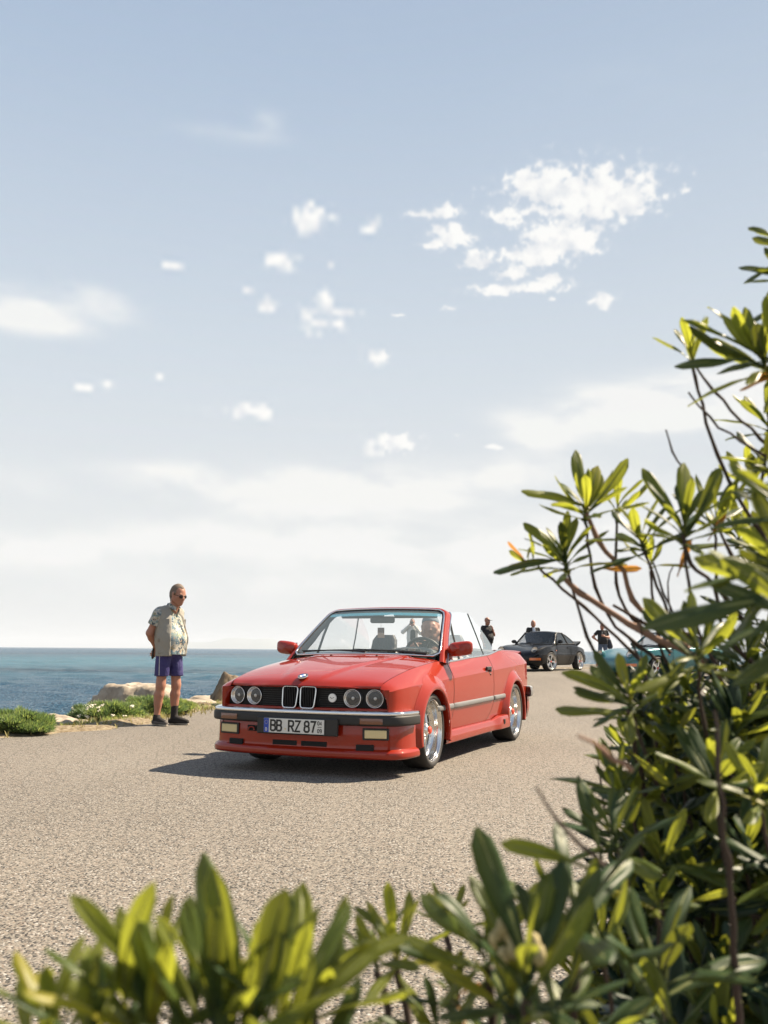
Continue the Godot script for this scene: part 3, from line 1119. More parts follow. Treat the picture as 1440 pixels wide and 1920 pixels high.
func ws_loop(inset: float, n := 72) -> Array:
	# rounded outline of the screen as (s, t), its corners rounded in metres
	var out := []
	var hx := 0.652
	var hy := 0.345
	var r := 0.085 - inset * 0.6
	for i in n:
		var w := TAU * i / n
		var d := Vector2(cos(w), sin(w))
		# walk the rounded rectangle by angle
		var bx := hx - inset
		var by := hy - inset
		var k := 1.0 / maxf(absf(d.x) / bx, absf(d.y) / by)
		var p := d * k
		var q := Vector2(maxf(absf(p.x) - (bx - r), 0.0), maxf(absf(p.y) - (by - r), 0.0))
		if q.x > 0.0 and q.y > 0.0 and q.length() > r:
			var cc := Vector2(signf(p.x) * (bx - r), signf(p.y) * (by - r))
			p = cc + (p - cc).normalized() * r
		out.append(Vector2(p.x / hx, p.y / hy * 0.5 + 0.5))
	return out

func wheel(car: Node3D, where: Vector3, s: float, steer := 0.0, deep := 0.085) -> void:
	# part of the car: tyre, rim, spokes, bolts, cap; x outward is +y of the lathe
	var w := Node3D.new()
	w.name = "wheel" if not used.has("wheel%d" % car.get_instance_id()) else "wheel_%03d" % used["wheel%d" % car.get_instance_id()]
	used["wheel%d" % car.get_instance_id()] = used.get("wheel%d" % car.get_instance_id(), 0) + 1
	car.add_child(w, true)
	w.position = where
	w.rotation.y = steer
	var ax := Transform3D(Basis(Vector3(0, 0, 1), -PI / 2 * s), Vector3.ZERO)     # lathe y -> outward
	var mb := Mb.new()
	var tp := []
	for q in [[0.245, 0.098], [0.252, 0.108], [0.268, 0.113], [0.283, 0.108], [0.292, 0.097], [0.2975, 0.082], [0.300, 0.05], [0.301, 0.0], [0.300, -0.05], [0.2975, -0.085], [0.288, -0.103], [0.262, -0.11], [0.24, -0.098]]:
		tp.append(Vector2(q[0], q[1]))
	mb.lathe(tp, 64, ax)
	for g in [-0.045, 0.0, 0.045]:
		mb.lathe([Vector2(0.3015, g - 0.005), Vector2(0.3022, g - 0.006), Vector2(0.3022, g - 0.02), Vector2(0.3012, g - 0.022)], 64, ax)
	part(w, "tyre", mb.mesh(), M.tyre)
	mb = Mb.new()
	mb.lathe([Vector2(0.236, 0.085), Vector2(0.240, 0.100), Vector2(0.246, 0.104), Vector2(0.2465, 0.098)], 64, ax)
	mb.lathe([Vector2(0.236, 0.0855), Vector2(0.229, 0.08), Vector2(0.226, 0.05), Vector2(0.222, 0.102 - deep), Vector2(0.196, 0.100 - deep), Vector2(0.190, 0.094 - deep), Vector2(0.19, -0.09)], 64, ax)
	part(w, "rim", mb.mesh(), M.polished)
	mb = Mb.new()
	for i in 20:
		var a := TAU * i / 20.0
		mb.lathe([Vector2(0.0001, 0.009), Vector2(0.005, 0.008), Vector2(0.006, 0.0)], 6, ax * Transform3D(Basis(), Vector3(0.207 * cos(a), 0.1005 - deep, 0.207 * sin(a))))
	part(w, "rim_bolts", mb.mesh(), M.satin_metal).set_meta("kind", "stuff")
	for i in 5:
		# spoke: broad at the hub, ribbed, dished outward to the cap
		mb = Mb.new()
		var rows := []
		for k in 7:
			var f := k / 6.0
			var r := lerpf(0.034, 0.198, f)
			var wd := lerpf(0.021, 0.034, f * f)
			var y := lerpf(0.062, 0.102 - deep, pow(f, 0.8)) if deep < 0.08 else lerpf(0.052, 0.104 - deep, pow(f, 0.8))
			var row := PackedVector3Array()
			for q in [[-1.0, -0.03], [-1.0, -0.006], [-0.72, 0.003], [-0.2, -0.003], [0.2, -0.003], [0.72, 0.003], [1.0, -0.006], [1.0, -0.03]]:
				row.append(ax * (Basis(Vector3.UP, TAU * i / 5.0 + 0.3) * Vector3(r, y + q[1], wd * q[0])))
			rows.append(row)
		mb.grid(rows)
		part(w, "spoke", mb.mesh(), M.polished)
	mb = Mb.new()
	mb.lathe([Vector2(0.06, 0.02), Vector2(0.055, 0.05), Vector2(0.046, 0.058), Vector2(0.036, 0.062), Vector2(0.036, 0.07)], 28, ax)
	part(w, "hub", mb.mesh(), M.polished)
	mb = Mb.new()
	mb.lathe([Vector2(0.0001, 0.088), Vector2(0.024, 0.087), Vector2(0.030, 0.080), Vector2(0.033, 0.062)], 6, ax)
	part(w, "wheel_cap", mb.mesh(), M.cap_red)
	mb = Mb.new()
	mb.lathe([Vector2(0.05, 0.012 - deep), Vector2(0.155, 0.01 - deep), Vector2(0.158, 0.0 - deep), Vector2(0.158, -0.012 - deep), Vector2(0.05, -0.014 - deep)], 40, ax)
	part(w, "brake_disc", mb.mesh(), M.satin_metal)
	mb = Mb.new()
	mb.lathe([Vector2(0.0001, -0.10), Vector2(0.19, -0.10), Vector2(0.235, -0.095)], 40, ax)
	part(w, "drum_back", mb.mesh(), M.matt_black)

func flare_mesh(s: float, zc: float, a0: float, a1: float, reach: float) -> ArrayMesh:
	var mb := Mb.new()
	var outer := []
	var lip := []
	for i in 49:
		var a := deg_to_rad(lerpf(a0, a1, i / 48.0))
		var dir := Vector3(0, sin(a), cos(a))
		var ctr := Vector3(0, 0.30, zc)
		var row := PackedVector3Array()
		var r_out := reach + 0.012 * sin(a)
		var po := ctr + dir * r_out
		var bx := side_x(po.y, po.z) + 0.0015
		for q in [[0.328, 0.852], [0.335, 0.857], [0.352, 0.857], [0.374, 0.851]]:
			row.append((ctr + dir * q[0] + Vector3(q[1], 0, 0)) * Vector3(s, 1, 1))
		var pm := ctr + dir * lerpf(0.374, r_out, 0.72)
		row.append(Vector3(lerpf(0.851, maxf(side_x(pm.y, pm.z), bx - 0.02), 0.82) * s, pm.y, pm.z))
		row.append(Vector3(bx * s, po.y, po.z))
		outer.append(row)
		var l2 := PackedVector3Array()
		for q in [[0.328, 0.852], [0.326, 0.835], [0.334, 0.77], [0.345, 0.52]]:
			l2.append((ctr + dir * q[0] + Vector3(q[1], 0, 0)) * Vector3(s, 1, 1))
		lip.append(l2)
	mb.grid(outer)
	mb.grid(lip)
	return mb.mesh()

func build_convertible() -> void:
	var car := thing("convertible", "red two-door convertible with its roof down, wide polished wheels and a driver at the wheel", "car", Vector3(-0.341, 0.0, -7.763), -deg_to_rad(22.9))
	var mb: Mb
	var bp := bumper_path(1.0, 0.0)
	# ---- side panels, door, handles, trim on both sides
	for s in [1.0, -1.0]:
		part(car, "front_fender", side_panel(s, func(_y: float) -> float: return 0.725, func(y: float) -> float: return gap_front(y) + 0.0055, 0.20, 60), M.red_paint)
		var door := part(car, "door", side_panel(s, func(y: float) -> float: return gap_front(y) - 0.0055, func(y: float) -> float: return gap_rear(y) + 0.0055, 0.20, 36), M.red_paint)
		part(car, "rear_fender", side_panel(s, func(y: float) -> float: return gap_rear(y) - 0.0055, func(_y: float) -> float: return -3.40, 0.20, 72), M.red_paint)
		mb = Mb.new()
		mb.box(Vector3(0.822 * s, 0.772, -1.60), Vector3(0.02, 0.034, 0.15), 0.005)
		mb.box(Vector3(0.826 * s, 0.752, -1.655), Vector3(0.012, 0.03, 0.045), 0.004)
		part(door, "door_handle", mb.mesh(), M.black_plastic)
		mb = Mb.new()
		mb.lathe([Vector2(0.0001, 0.006), Vector2(0.010, 0.005), Vector2(0.012, 0.0)], 12, Transform3D(Basis(Vector3(0, 0, 1), -PI / 2 * s), Vector3(0.8165 * s, 0.712, -1.68)))
		part(door, "door_lock", mb.mesh(), M.black_plastic)
		part(car, "wheel_flare", flare_mesh(s, 0.0, -16, 197, 0.435), M.red_paint)
		part(car, "wheel_flare", flare_mesh(s, -2.57, -17, 197, 0.425), M.red_paint)
		# rubbing strip in three pieces
		for q in [[-0.12, -0.525], [-0.545, -1.775], [-1.80, -2.21]]:
			mb = Mb.new()
			var rows := []
			for i in 21:
				var z := lerpf(q[0], q[1], i / 20.0)
				var y := 0.463 - z * 0.009
				var x := side_x(y, z)
				var e := 1.0 if i > 0 and i < 20 else 0.3
				var row := PackedVector3Array()
				for p in [[-0.002, 0.024], [0.010 * e, 0.022], [0.017 * e, 0.012], [0.017 * e, -0.010], [0.010 * e, -0.021], [-0.002, -0.024]]:
					row.append(Vector3((x + p[0]) * s, y + p[1], z))
				rows.append(row)
			mb.grid(rows)
			part(car, "rubbing_strip", mb.mesh(), M.grey_trim)
		# side skirt
		mb = Mb.new()
		var sk := [[0.272, -0.004], [0.268, 0.012], [0.258, 0.020], [0.215, 0.026], [0.178, 0.026], [0.166, 0.020], [0.158, 0.004], [0.156, -0.25]]
		for edge_ in [[0, 3], [3, 5], [5, 8]]:
			var rows := []
			for i in 41:
				var z := lerpf(-0.30, -2.24, i / 40.0)
				var flare_out := 0.028 * sm(-1.75, -1.95, z)
				var row := PackedVector3Array()
				for k in range(edge_[0], mini(edge_[1] + 1, sk.size())):
					row.append(Vector3((0.802 + sk[k][1] + flare_out * (1.0 if sk[k][1] > 0.01 else 0.3)) * s, sk[k][0] + 0.028 * sm(-1.75, -1.95, z) * (1.0 if k < 3 else 0.0), z))
				rows.append(row)
			mb.grid(rows)
		part(car, "side_skirt", mb.mesh(), M.red_paint)
		mb = Mb.new()
		mb.box(Vector3(0.845 * s, 0.235, -2.03), Vector3(0.035, 0.05, 0.05), 0.006)
		part(car, "skirt_duct", mb.mesh(), M.matt_black)
		# chrome along the waist
		mb = Mb.new()
		var path := []
		for i in 40:
			var z := lerpf(-0.50, -2.34, i / 39.0)
			path.append(Vector3((belt_x(z) - 0.002) * s, belt(z) + 0.006, z))
		mb.tube(path, 0.0085, 8)
		part(car, "waist_trim", mb.mesh(), M.chrome)
		# glass of door and rear quarter, with their seals
		var gx := func(y: float) -> float: return 0.733 - (y - 0.87) * 0.31
		var pane := func(pts: Array) -> ArrayMesh:
			var b := Mb.new()
			var poly := PackedVector2Array()
			for p in pts:
				poly.append(Vector2(p[0], p[1]))
			var tr := Geometry2D.triangulate_polygon(poly)
			for p in pts:
				b.add(Vector3(((gx as Callable).call(p[1])) * s, p[1], p[0]))
			for i in range(0, tr.size(), 3):
				b.tri(tr[i], tr[i + 1], tr[i + 2])
			return b.mesh()
		var dw := part(door, "door_window", pane.call([[-0.66, 0.845], [-0.80, 1.03], [-0.97, 1.22], [-1.04, 1.283], [-1.10, 1.30], [-1.35, 1.312], [-1.625, 1.307], [-1.70, 1.08], [-1.745, 0.892], [-1.2, 0.868]]), M.side_glass)
		part(car, "quarter_window", pane.call([[-1.642, 1.306], [-1.72, 1.285], [-1.80, 1.235], [-1.93, 1.165], [-2.05, 1.085], [-2.12, 1.02], [-2.165, 0.915], [-1.95, 0.905], [-1.762, 0.893], [-1.715, 1.08]]), M.side_glass)
		var bar := func(pts: Array, r: float) -> ArrayMesh:
			var b := Mb.new()
			var pp := []
			for p in pts:
				pp.append(Vector3(((gx as Callable).call(p[1])) * s, p[1], p[0]))
			b.tube(pp, r, 6)
			return b.mesh()
		part(dw, "window_seal", bar.call([[-1.632, 1.308], [-1.708, 1.08], [-1.754, 0.89]], 0.007), M.black_rubber)
		part(dw, "window_divider", bar.call([[-1.0, 1.262], [-0.955, 1.08], [-0.93, 0.855]], 0.012), M.black_rubber)
		part(dw, "window_edge", bar.call([[-0.60, 0.872], [-0.79, 1.03], [-0.96, 1.22], [-1.03, 1.285]], 0.010), M.black_rubber)
		# door mirror
		mb = Mb.new()
		var rows2 := []
		for i in 9:
			var f := i / 8.0
			var row := PackedVector3Array()
			var k: float = [0.0, 0.55, 0.8, 0.93, 1.0, 1.0, 0.98, 0.96, 0.92][i]
			for q in 24:
				var w := TAU * q / 24.0
				var cx := signf(cos(w)) * pow(absf(cos(w)), 0.55)
				var cy := signf(sin(w)) * pow(absf(sin(w)), 0.55)
				row.append(Vector3((0.873 + 0.108 * cx * k - 0.012 * f) * s, 0.958 + 0.063 * cy * k + 0.012 * cx * k, -0.515 - 0.105 * f - 0.012 * cx))
			rows2.append(row)
		mb.grid(rows2, true)
		var mir := part(car, "door_mirror", mb.mesh(), M.red_paint)
		mb = Mb.new()
		mb.box(Vector3(0.868 * s, 0.957, -0.622), Vector3(0.178, 0.098, 0.006), 0.002)
		part(mir, "mirror_glass", mb.mesh(), M.chrome)
		mb = Mb.new()
		var foot := []
		for p in [[0.735, 0.865, -0.60], [0.742, 0.93, -0.605], [0.79, 0.955, -0.585]]:
			foot.append(Vector3(p[0] * s, p[1], p[2]))
		mb.tube(foot, [0.05, 0.04, 0.03], 10)
		part(mir, "mirror_foot", mb.mesh(), M.red_paint)
		# inner face of the door
		mb = Mb.new()
		var inner := []
		for y in [0.25, 0.5, 0.75, 0.85]:
			var row := PackedVector3Array()
			for z in [-0.45, -1.0, -1.8, -2.2]:
				row.append(Vector3((0.69 if y < 0.84 else 0.725) * s, y if y < 0.84 else belt(z) - 0.004, z))
			inner.append(row)
		mb.grid(inner)
		part(car, "door_card", mb.mesh(), M.interior)
	# ---- bonnet with its raised middle
	mb = Mb.new()
	var hood := []
	for i in 45:
		var t := i / 44.0
		var row := PackedVector3Array()
		for k in 49:
			var q := k / 24.0 - 1.0
			var zf := 0.788 - 0.095 * pow(absf(q), 2.2)
			var zr := -0.448 + 0.09 * (1.0 - q * q)
			var z := lerpf(zf, zr, t)
			var x := q * (belt_x(z) - 0.004)
			var yc := ev([Vector2(-0.45, 0.905), Vector2(-0.2, 0.880), Vector2(0.1, 0.845), Vector2(0.4, 0.796), Vector2(0.6, 0.753), Vector2(0.70, 0.724), Vector2(0.75, 0.703), Vector2(0.788, 0.668)], z + 0.095 * pow(absf(q), 2.2) * sm(0.35, 0.8, z + 0.09 * q * q))
			var ye := belt(z) + 0.001
			var y := lerpf(yc, minf(ye, yc), pow(absf(q), 3.0))
			var xc := lerpf(0.15, 0.47, t)
			y += 0.010 * (1.0 - sm(xc - 0.02, xc + 0.02, absf(x))) * sm(0.0, 0.12, t)
			row.append(Vector3(x, y, z))
		hood.append(row)
	mb.grid(hood)
	var bonnet := part(car, "bonnet", mb.mesh(), M.red_paint)
	mb = Mb.new()        # rolled lip over the grille
	plan_sweep(mb, _front_path(0.0, 0.668), [Vector2(0.0, 0.670), Vector2(0.004, 0.662), Vector2(0.001, 0.652), Vector2(-0.03, 0.648)])
	part(bonnet, "bonnet_lip", mb.mesh(), M.red_paint)
	# round emblem: black ring, blue and white quarters
	var eb := Transform3D(Basis(Vector3.RIGHT, deg_to_rad(90 - 68)), Vector3(0, 0.737, 0.722))
	mb = Mb.new()
	mb.lathe([Vector2(0.041, -0.004), Vector2(0.041, 0.004), Vector2(0.038, 0.006), Vector2(0.036, 0.004)], 32, eb)
	mb.lathe([Vector2(0.024, 0.004), Vector2(0.0255, 0.006), Vector2(0.027, 0.004)], 32, eb)
	var emblem := part(bonnet, "emblem", mb.mesh(), M.chrome)
	mb = Mb.new()
	mb.lathe([Vector2(0.036, 0.0045), Vector2(0.026, 0.0045)], 32, eb)
	part(emblem, "emblem_ring", mb.mesh(), M.black_plastic)
	for k in 4:
		mb = Mb.new()
		var pts := [eb * Vector3(0, 0.005, 0)]
		for i in 9:
			var w := TAU * (k + i / 8.0) / 4.0
			pts.append(eb * Vector3(0.0245 * cos(w), 0.005, 0.0245 * sin(w)))
		mb.face(pts)
		part(emblem, "emblem_quarter", mb.mesh(), M.badge_blue if k % 2 == 0 else M.white_plastic)
	# washer jets
	for x in [-0.22, 0.22]:
		mb = Mb.new()
		mb.box(Vector3(x, 0.893, -0.22), Vector3(0.022, 0.012, 0.018), 0.004)
		part(bonnet, "washer_jet", mb.mesh(), M.black_plastic)
	# ---- face: panel, slats, lamps, twin grille
	var fp := _front_path(-0.028)
	mb = Mb.new()
	plan_sweep(mb, fp, [Vector2(0.0, 0.658), Vector2(0.0, 0.498)])
	part(car, "grille_panel", mb.mesh(), M.matt_black)
	mb = Mb.new()
	plan_sweep(mb, _front_path(0.006), [Vector2(-0.034, 0.506), Vector2(0.0, 0.505), Vector2(0.004, 0.497), Vector2(0.0, 0.452), Vector2(-0.03, 0.44)])
	part(car, "grille_sill", mb.mesh(), M.red_paint)
	for s in [-1.0, 1.0]:
		mb = Mb.new()       # painted corner beside the outer lamp
		var rows := []
		for i in 9:
			var y := lerpf(0.452, 0.645, i / 8.0)
			var row := PackedVector3Array()
			var lean := 0.012 * sm(0.52, 0.58, y) + 0.05 * sm(0.575, 0.65, y)
			var fx := side_x(minf(y, crease(0.724) - 0.001), 0.724)
			for p in [[0.700 - lean, 0.655], [0.706 - lean, 0.708], [lerpf(0.706 - lean, fx, 0.5), 0.722], [fx + 0.0005, 0.7245]]:
				row.append(Vector3(p[0] * s, y, p[1]))
			rows.append(row)
		mb.grid(rows)
		part(car, "lamp_corner", mb.mesh(), M.red_paint)
		for i in 9:
			mb = Mb.new()
			var y := 0.512 + i * 0.0165
			for q in [[0.165, 0.35]]:
				var x0: float = q[0] * s
				var x1: float = q[1] * s
				var p0 := Vector3(x0, y, _fz(x0) - 0.012)
				var p1 := Vector3(x1, y, _fz(x1) - 0.012)
				mb.box((p0 + p1) * 0.5, Vector3((p1 - p0).length(), 0.0055, 0.022), 0.0015, Basis(Vector3.UP, -atan2(p1.z - p0.z, p1.x - p0.x)))
			part(car, "grille_slat", mb.mesh(), M.black_plastic)
		for q in [[0.428, 0.0], [0.600, 0.0]]:
			var x: float = q[0] * s
			var lp := Transform3D((Basis(Vector3.UP, atan(-(_fz(x + 0.02) - _fz(x - 0.02)) / 0.04) * 0.6) * Basis(Vector3.RIGHT, PI / 2)).scaled(Vector3.ONE * 0.90), Vector3(x, 0.578, _fz(x) + 0.004))
			mb = Mb.new()
			mb.lathe([Vector2(0.078, -0.02), Vector2(0.0785, 0.004), Vector2(0.076, 0.009), Vector2(0.072, 0.008), Vector2(0.069, 0.0)], 40, lp)
			var lamp := part(car, "headlamp", mb.mesh(), M.chrome)
			mb = Mb.new()
			mb.lathe([Vector2(0.070, 0.0), Vector2(0.060, -0.012), Vector2(0.045, -0.024), Vector2(0.025, -0.032), Vector2(0.0001, -0.035)], 32, lp)
			part(lamp, "lamp_bowl", mb.mesh(), M.reflector)
			mb = Mb.new()
			mb.lathe([Vector2(0.0001, -0.006), Vector2(0.012, -0.007), Vector2(0.014, -0.012), Vector2(0.010, -0.034)], 14, lp)
			part(lamp, "bulb_shield", mb.mesh(), M.satin_metal)
			mb = Mb.new()
			mb.lathe([Vector2(0.0001, 0.0135), Vector2(0.03, 0.012), Vector2(0.055, 0.0075), Vector2(0.0705, 0.001)], 32, lp)
			part(lamp, "lamp_lens", mb.mesh(), M.lamp_glass)
			mb = Mb.new()
			mb.lathe([Vector2(0.079, -0.012), Vector2(0.088, -0.010), Vector2(0.090, -0.03)], 36, lp)
			part(lamp, "lamp_surround", mb.mesh(), M.black_plastic)
		# half of the twin grille: bright frame, upright bars
		mb = Mb.new()
		var loop := []
		for i in 48:
			var w := TAU * i / 48.0
			var cx := signf(cos(w)) * pow(absf(cos(w)), 0.32)
			var cy := signf(sin(w)) * pow(absf(sin(w)), 0.32)
			var inx: float = 0.078 * s
			loop.append(Vector3(inx + (0.063 + 0.005 * cy) * cx, 0.579 + 0.080 * cy, _fz(0.0) + 0.034 - 0.012 * cy - 0.010 * absf(inx + 0.063 * cx)))
		mb.tube(loop, 0.0054, 8, true)
		var kid := part(car, "twin_grille", mb.mesh(), M.chrome)
		mb = Mb.new()
		var outer := []
		for i in 2:
			var row := PackedVector3Array()
			for p in loop:
				row.append(p + (Vector3(0, 0, -0.004) if i == 0 else Vector3(0, 0, -0.07)))
			outer.append(row)
		mb.grid(outer, true)
		part(kid, "grille_shell", mb.mesh(), M.black_plastic)
		for i in 8:
			mb = Mb.new()
			mb.box(Vector3((0.025 + i * 0.0152) * s, 0.579, _fz(0.0) + 0.020), Vector3(0.0045, 0.150, 0.02), 0.001)
			part(kid, "grille_bar", mb.mesh(), M.black_plastic)
	mb = Mb.new()
	mb.lathe([Vector2(0.0001, 0.004), Vector2(0.030, 0.004), Vector2(0.033, 0.0), Vector2(0.033, -0.01)], 28, Transform3D(Basis(Vector3.RIGHT, PI / 2), Vector3(0.268, 0.578, _fz(0.268) + 0.008)))
	var gb := part(car, "grille_badge", mb.mesh(), M.white_plastic)
	for q in [[-0.013, 0.002, 0.016], [0.0, -0.002, 0.02], [0.014, 0.003, 0.014]]:
		mb = Mb.new()
		mb.box(Vector3(0.268 + q[0], 0.578 + q[1], _fz(0.268) + 0.0128), Vector3(0.009, q[2] * 0.4, 0.001), 0.0, Basis(Vector3(0, 0, 1), 0.5))
		part(gb, "badge_mark", mb.mesh(), M.grey_trim)
	# ---- bumper
	mb = Mb.new()
	plan_sweep(mb, bp, [Vector2(-0.075, 0.490), Vector2(-0.02, 0.490), Vector2(-0.004, 0.485), Vector2(0.003, 0.476), Vector2(0.003, 0.464), Vector2(-0.002, 0.458)])
	var bump := part(car, "front_bumper", mb.mesh(), M.chrome)
	mb = Mb.new()
	plan_sweep(mb, bp, [Vector2(-0.01, 0.459), Vector2(0.003, 0.456), Vector2(0.011, 0.446), Vector2(0.012, 0.400), Vector2(0.005, 0.386), Vector2(-0.01, 0.382), Vector2(-0.08, 0.381)])
	for e in [0, bp.size() - 1]:
		mb.box(Vector3(bp[e].x - signf(bp[e].x) * 0.03, 0.434, bp[e].y - 0.002), Vector3(0.07, 0.10, 0.008), 0.002)
	part(bump, "rubber_facing", mb.mesh(), M.black_rubber)
	for s in [-1.0, 1.0]:
		mb = Mb.new()
		var rows := []
		for i in 9:
			var x: float = lerpf(0.53, 0.70, i / 8.0) * s
			var z := path_z(bp, x)
			rows.append(PackedVector3Array([Vector3(x, 0.440, z + 0.006), Vector3(x, 0.438, z + 0.0155), Vector3(x, 0.398, z + 0.0155), Vector3(x, 0.394, z + 0.006)]))
		mb.grid(rows)
		part(bump, "turn_signal", mb.mesh(), M.dull_amber)
	# ---- number plate on its dark carrier
	var carrier := Mb.new()
	carrier.box(Vector3(0.02, 0.366, 0.838), Vector3(0.69, 0.128, 0.030), 0.006)
	part(bump, "plate_carrier", carrier.mesh(), M.black_plastic)
	var pl := thing_part(car, "number_plate")
	pl.position = Vector3(0, 0.366, 0.857)
	mb = Mb.new()
	mb.box(Vector3(0, 0, -0.0015), Vector3(0.528, 0.116, 0.005), 0.002)
	part(pl, "plate_frame", mb.mesh(), M.plate_black)
	mb = Mb.new()
	mb.box(Vector3(0, 0, 0.001), Vector3(0.518, 0.107, 0.004), 0.001)
	part(pl, "plate_face", mb.mesh(), M.plate_white)
	mb = Mb.new()
	mb.box(Vector3(-0.236, 0, 0.002), Vector3(0.044, 0.105, 0.004), 0.001)
	part(pl, "plate_band", mb.mesh(), M.plate_blue)
	for q in [["BB", -0.150, 0.0, 0.076, 0.040, 0.053, 0.0145], ["RZ", 0.008, 0.0, 0.076, 0.041, 0.056, 0.0145], ["87", 0.140, 0.0, 0.076, 0.040, 0.053, 0.0145], ["04", 0.222, 0.028, 0.025, 0.0125, 0.020, 0.0052], ["09", 0.222, -0.028, 0.025, 0.0125, 0.020, 0.0052]]:
		_letters(pl, q[0], Vector3(q[1], q[2], 0.0035), q[3], q[4], q[5], q[6], M.plate_black)
	_letters(pl, "D", Vector3(-0.236, -0.031, 0.0045), 0.022, 0.012, 0.02, 0.004, M.plate_white)
	mb = Mb.new()
	mb.box(Vector3(0.222, 0.0, 0.0034), Vector3(0.034, 0.004, 0.001))
	part(pl, "plate_dash", mb.mesh(), M.plate_black)
	mb = Mb.new()
	mb.lathe([Vector2(0.0001, 0.0012), Vector2(0.014, 0.0012), Vector2(0.015, 0.0)], 20, Transform3D(Basis(Vector3.RIGHT, PI / 2), Vector3(-0.070, -0.022, 0.003)))
	var seal := part(pl, "plate_seal", mb.mesh(), M.plate_white)
	mb = Mb.new()
	for q in [[-0.004, 0.004], [0.004, 0.002], [0.0, -0.005]]:
		mb.box(Vector3(-0.070 + q[0], -0.022 + q[1], 0.0046), Vector3(0.007, 0.006, 0.0008), 0.0, Basis(Vector3(0, 0, 1), 0.6))
	part(pl, "seal_mark", mb.mesh(), M.fog_lens)
	for w in 12:      # ring of small stars on the blue band
		mb = Mb.new()
		mb.box(Vector3(-0.236 + 0.013 * cos(TAU * w / 12), 0.024 + 0.013 * sin(TAU * w / 12), 0.0042), Vector3(0.003, 0.003, 0.0006), 0.0, Basis(Vector3(0, 0, 1), 0.78))
		part(pl, "plate_star", mb.mesh(), M.fog_lens)
	# ---- front apron with lamps and openings
	var ap := bumper_path(0.985, -0.012)
	mb = Mb.new()
	plan_sweep(mb, ap, [Vector2(-0.03, 0.386), Vector2(-0.022, 0.378), Vector2(-0.020, 0.30), Vector2(-0.018, 0.235), Vector2(-0.016, 0.212)])
	plan_sweep(mb, ap, [Vector2(-0.016, 0.212), Vector2(0.004, 0.200), Vector2(0.014, 0.186)])
	plan_sweep(mb, ap, [Vector2(0.014, 0.186), Vector2(0.017, 0.160), Vector2(0.013, 0.146), Vector2(-0.005, 0.138), Vector2(-0.25, 0.138)])
	var apron := part(car, "front_apron", mb.mesh(), M.red_paint)
	for s in [-1.0, 1.0]:
		var x: float = 0.632 * s
		var b := path_turn(ap, x)
		var o := Vector3(x, 0.322, path_z(ap, x) - 0.02)
		mb = Mb.new()
		mb.box(o, Vector3(0.20, 0.086, 0.016), 0.004, b)
		var fl := part(apron, "fog_lamp", mb.mesh(), M.black_plastic)
		mb = Mb.new()
		mb.box(o + b * Vector3(0, 0, 0.008), Vector3(0.166, 0.060, 0.012), 0.004, b)
		part(fl, "fog_lens", mb.mesh(), M.fog_lens)
		for i in 11:
			mb = Mb.new()
			mb.box(o + b * Vector3(-0.07 + i * 0.014, 0.0, 0.0145), Vector3(0.0035, 0.054, 0.003), 0.001, b)
			part(fl, "lens_rib", mb.mesh(), M.fog_lens)
		x = 0.555 * s
		b = path_turn(ap, x)
		mb = Mb.new()
		mb.box(Vector3(x, 0.214, path_z(ap, x) - 0.012), Vector3(0.135, 0.062, 0.024), 0.003, b)
		part(apron, "air_opening", mb.mesh(), M.matt_black)
		x = 0.125 * s + 0.02
		b = path_turn(ap, x)
		mb = Mb.new()
		mb.box(Vector3(x, 0.236, path_z(ap, x) - 0.021), Vector3(0.215, 0.038, 0.012), 0.003, b)
		part(apron, "air_opening", mb.mesh(), M.matt_black)
	mb = Mb.new()
	mb.box(Vector3(-0.405, 0.332, path_z(ap, -0.405) - 0.02), Vector3(0.095, 0.044, 0.012), 0.004, path_turn(ap, -0.405))
	var tow := part(apron, "tow_opening", mb.mesh(), M.matt_black)
	mb = Mb.new()
	var hook := []
	for i in 9:
		var w := lerpf(-0.4, PI + 0.4, i / 8.0)
		hook.append(Vector3(-0.405 + 0.026 * cos(w), 0.324 + 0.018 * sin(w), path_z(ap, -0.405) - 0.004))
	mb.tube(hook, 0.006, 6)
	part(tow, "tow_hook", mb.mesh(), M.red_paint)
	# ---- windscreen: frame, trim, glass, shade band
	var frame := Mb.new()
	var liner := Mb.new()
	var trim2 := Mb.new()
	var rows_o := []
	var rows_b := []
	var rows_i := []
	var edge := []
	var pts := []
	for i in 17:
		pts.append(Vector2(-1.0, lerpf(-0.10, 0.90, i / 16.0)))
	for i in range(1, 8):
		var w := PI - PI / 2 * i / 8.0
		pts.append(Vector2(-0.86 + 0.14 * cos(w), 0.90 + 0.10 * sin(w)))
	for i in 25:
		pts.append(Vector2(lerpf(-0.86, 0.86, i / 24.0), 1.0))
	for i in range(1, 8):
		var w := PI / 2 - PI / 2 * i / 8.0
		pts.append(Vector2(0.86 + 0.14 * cos(w), 0.90 + 0.10 * sin(w)))
	for i in 17:
		pts.append(Vector2(1.0, lerpf(0.90, -0.10, i / 16.0)))
	var nn := Vector3(0, 0.785, 0.62)
	for i in pts.size():
		var p := ws(pts[i].x, pts[i].y)
		var a := ws(pts[maxi(i - 1, 0)].x, pts[maxi(i - 1, 0)].y)
		var b := ws(pts[mini(i + 1, pts.size() - 1)].x, pts[mini(i + 1, pts.size() - 1)].y)
		var o := nn.cross(b - a).normalized()
		var sd := absf(o.x)
		var wide := lerpf(0.042, 0.030, sd) * (1.0 + 0.3 * sm(0.5, 0.0, pts[i].y) * sd)
		var back := Vector3(0, 0.0, -1.0)
		var o1 := p + o * wide - nn * 0.010
		var o2 := o1 + o * 0.006 - nn * 0.010 + back * lerpf(0.075, 0.07, sd)
		var i2 := p - o * 0.012 - nn * 0.03 + back * lerpf(0.105, 0.085, sd)
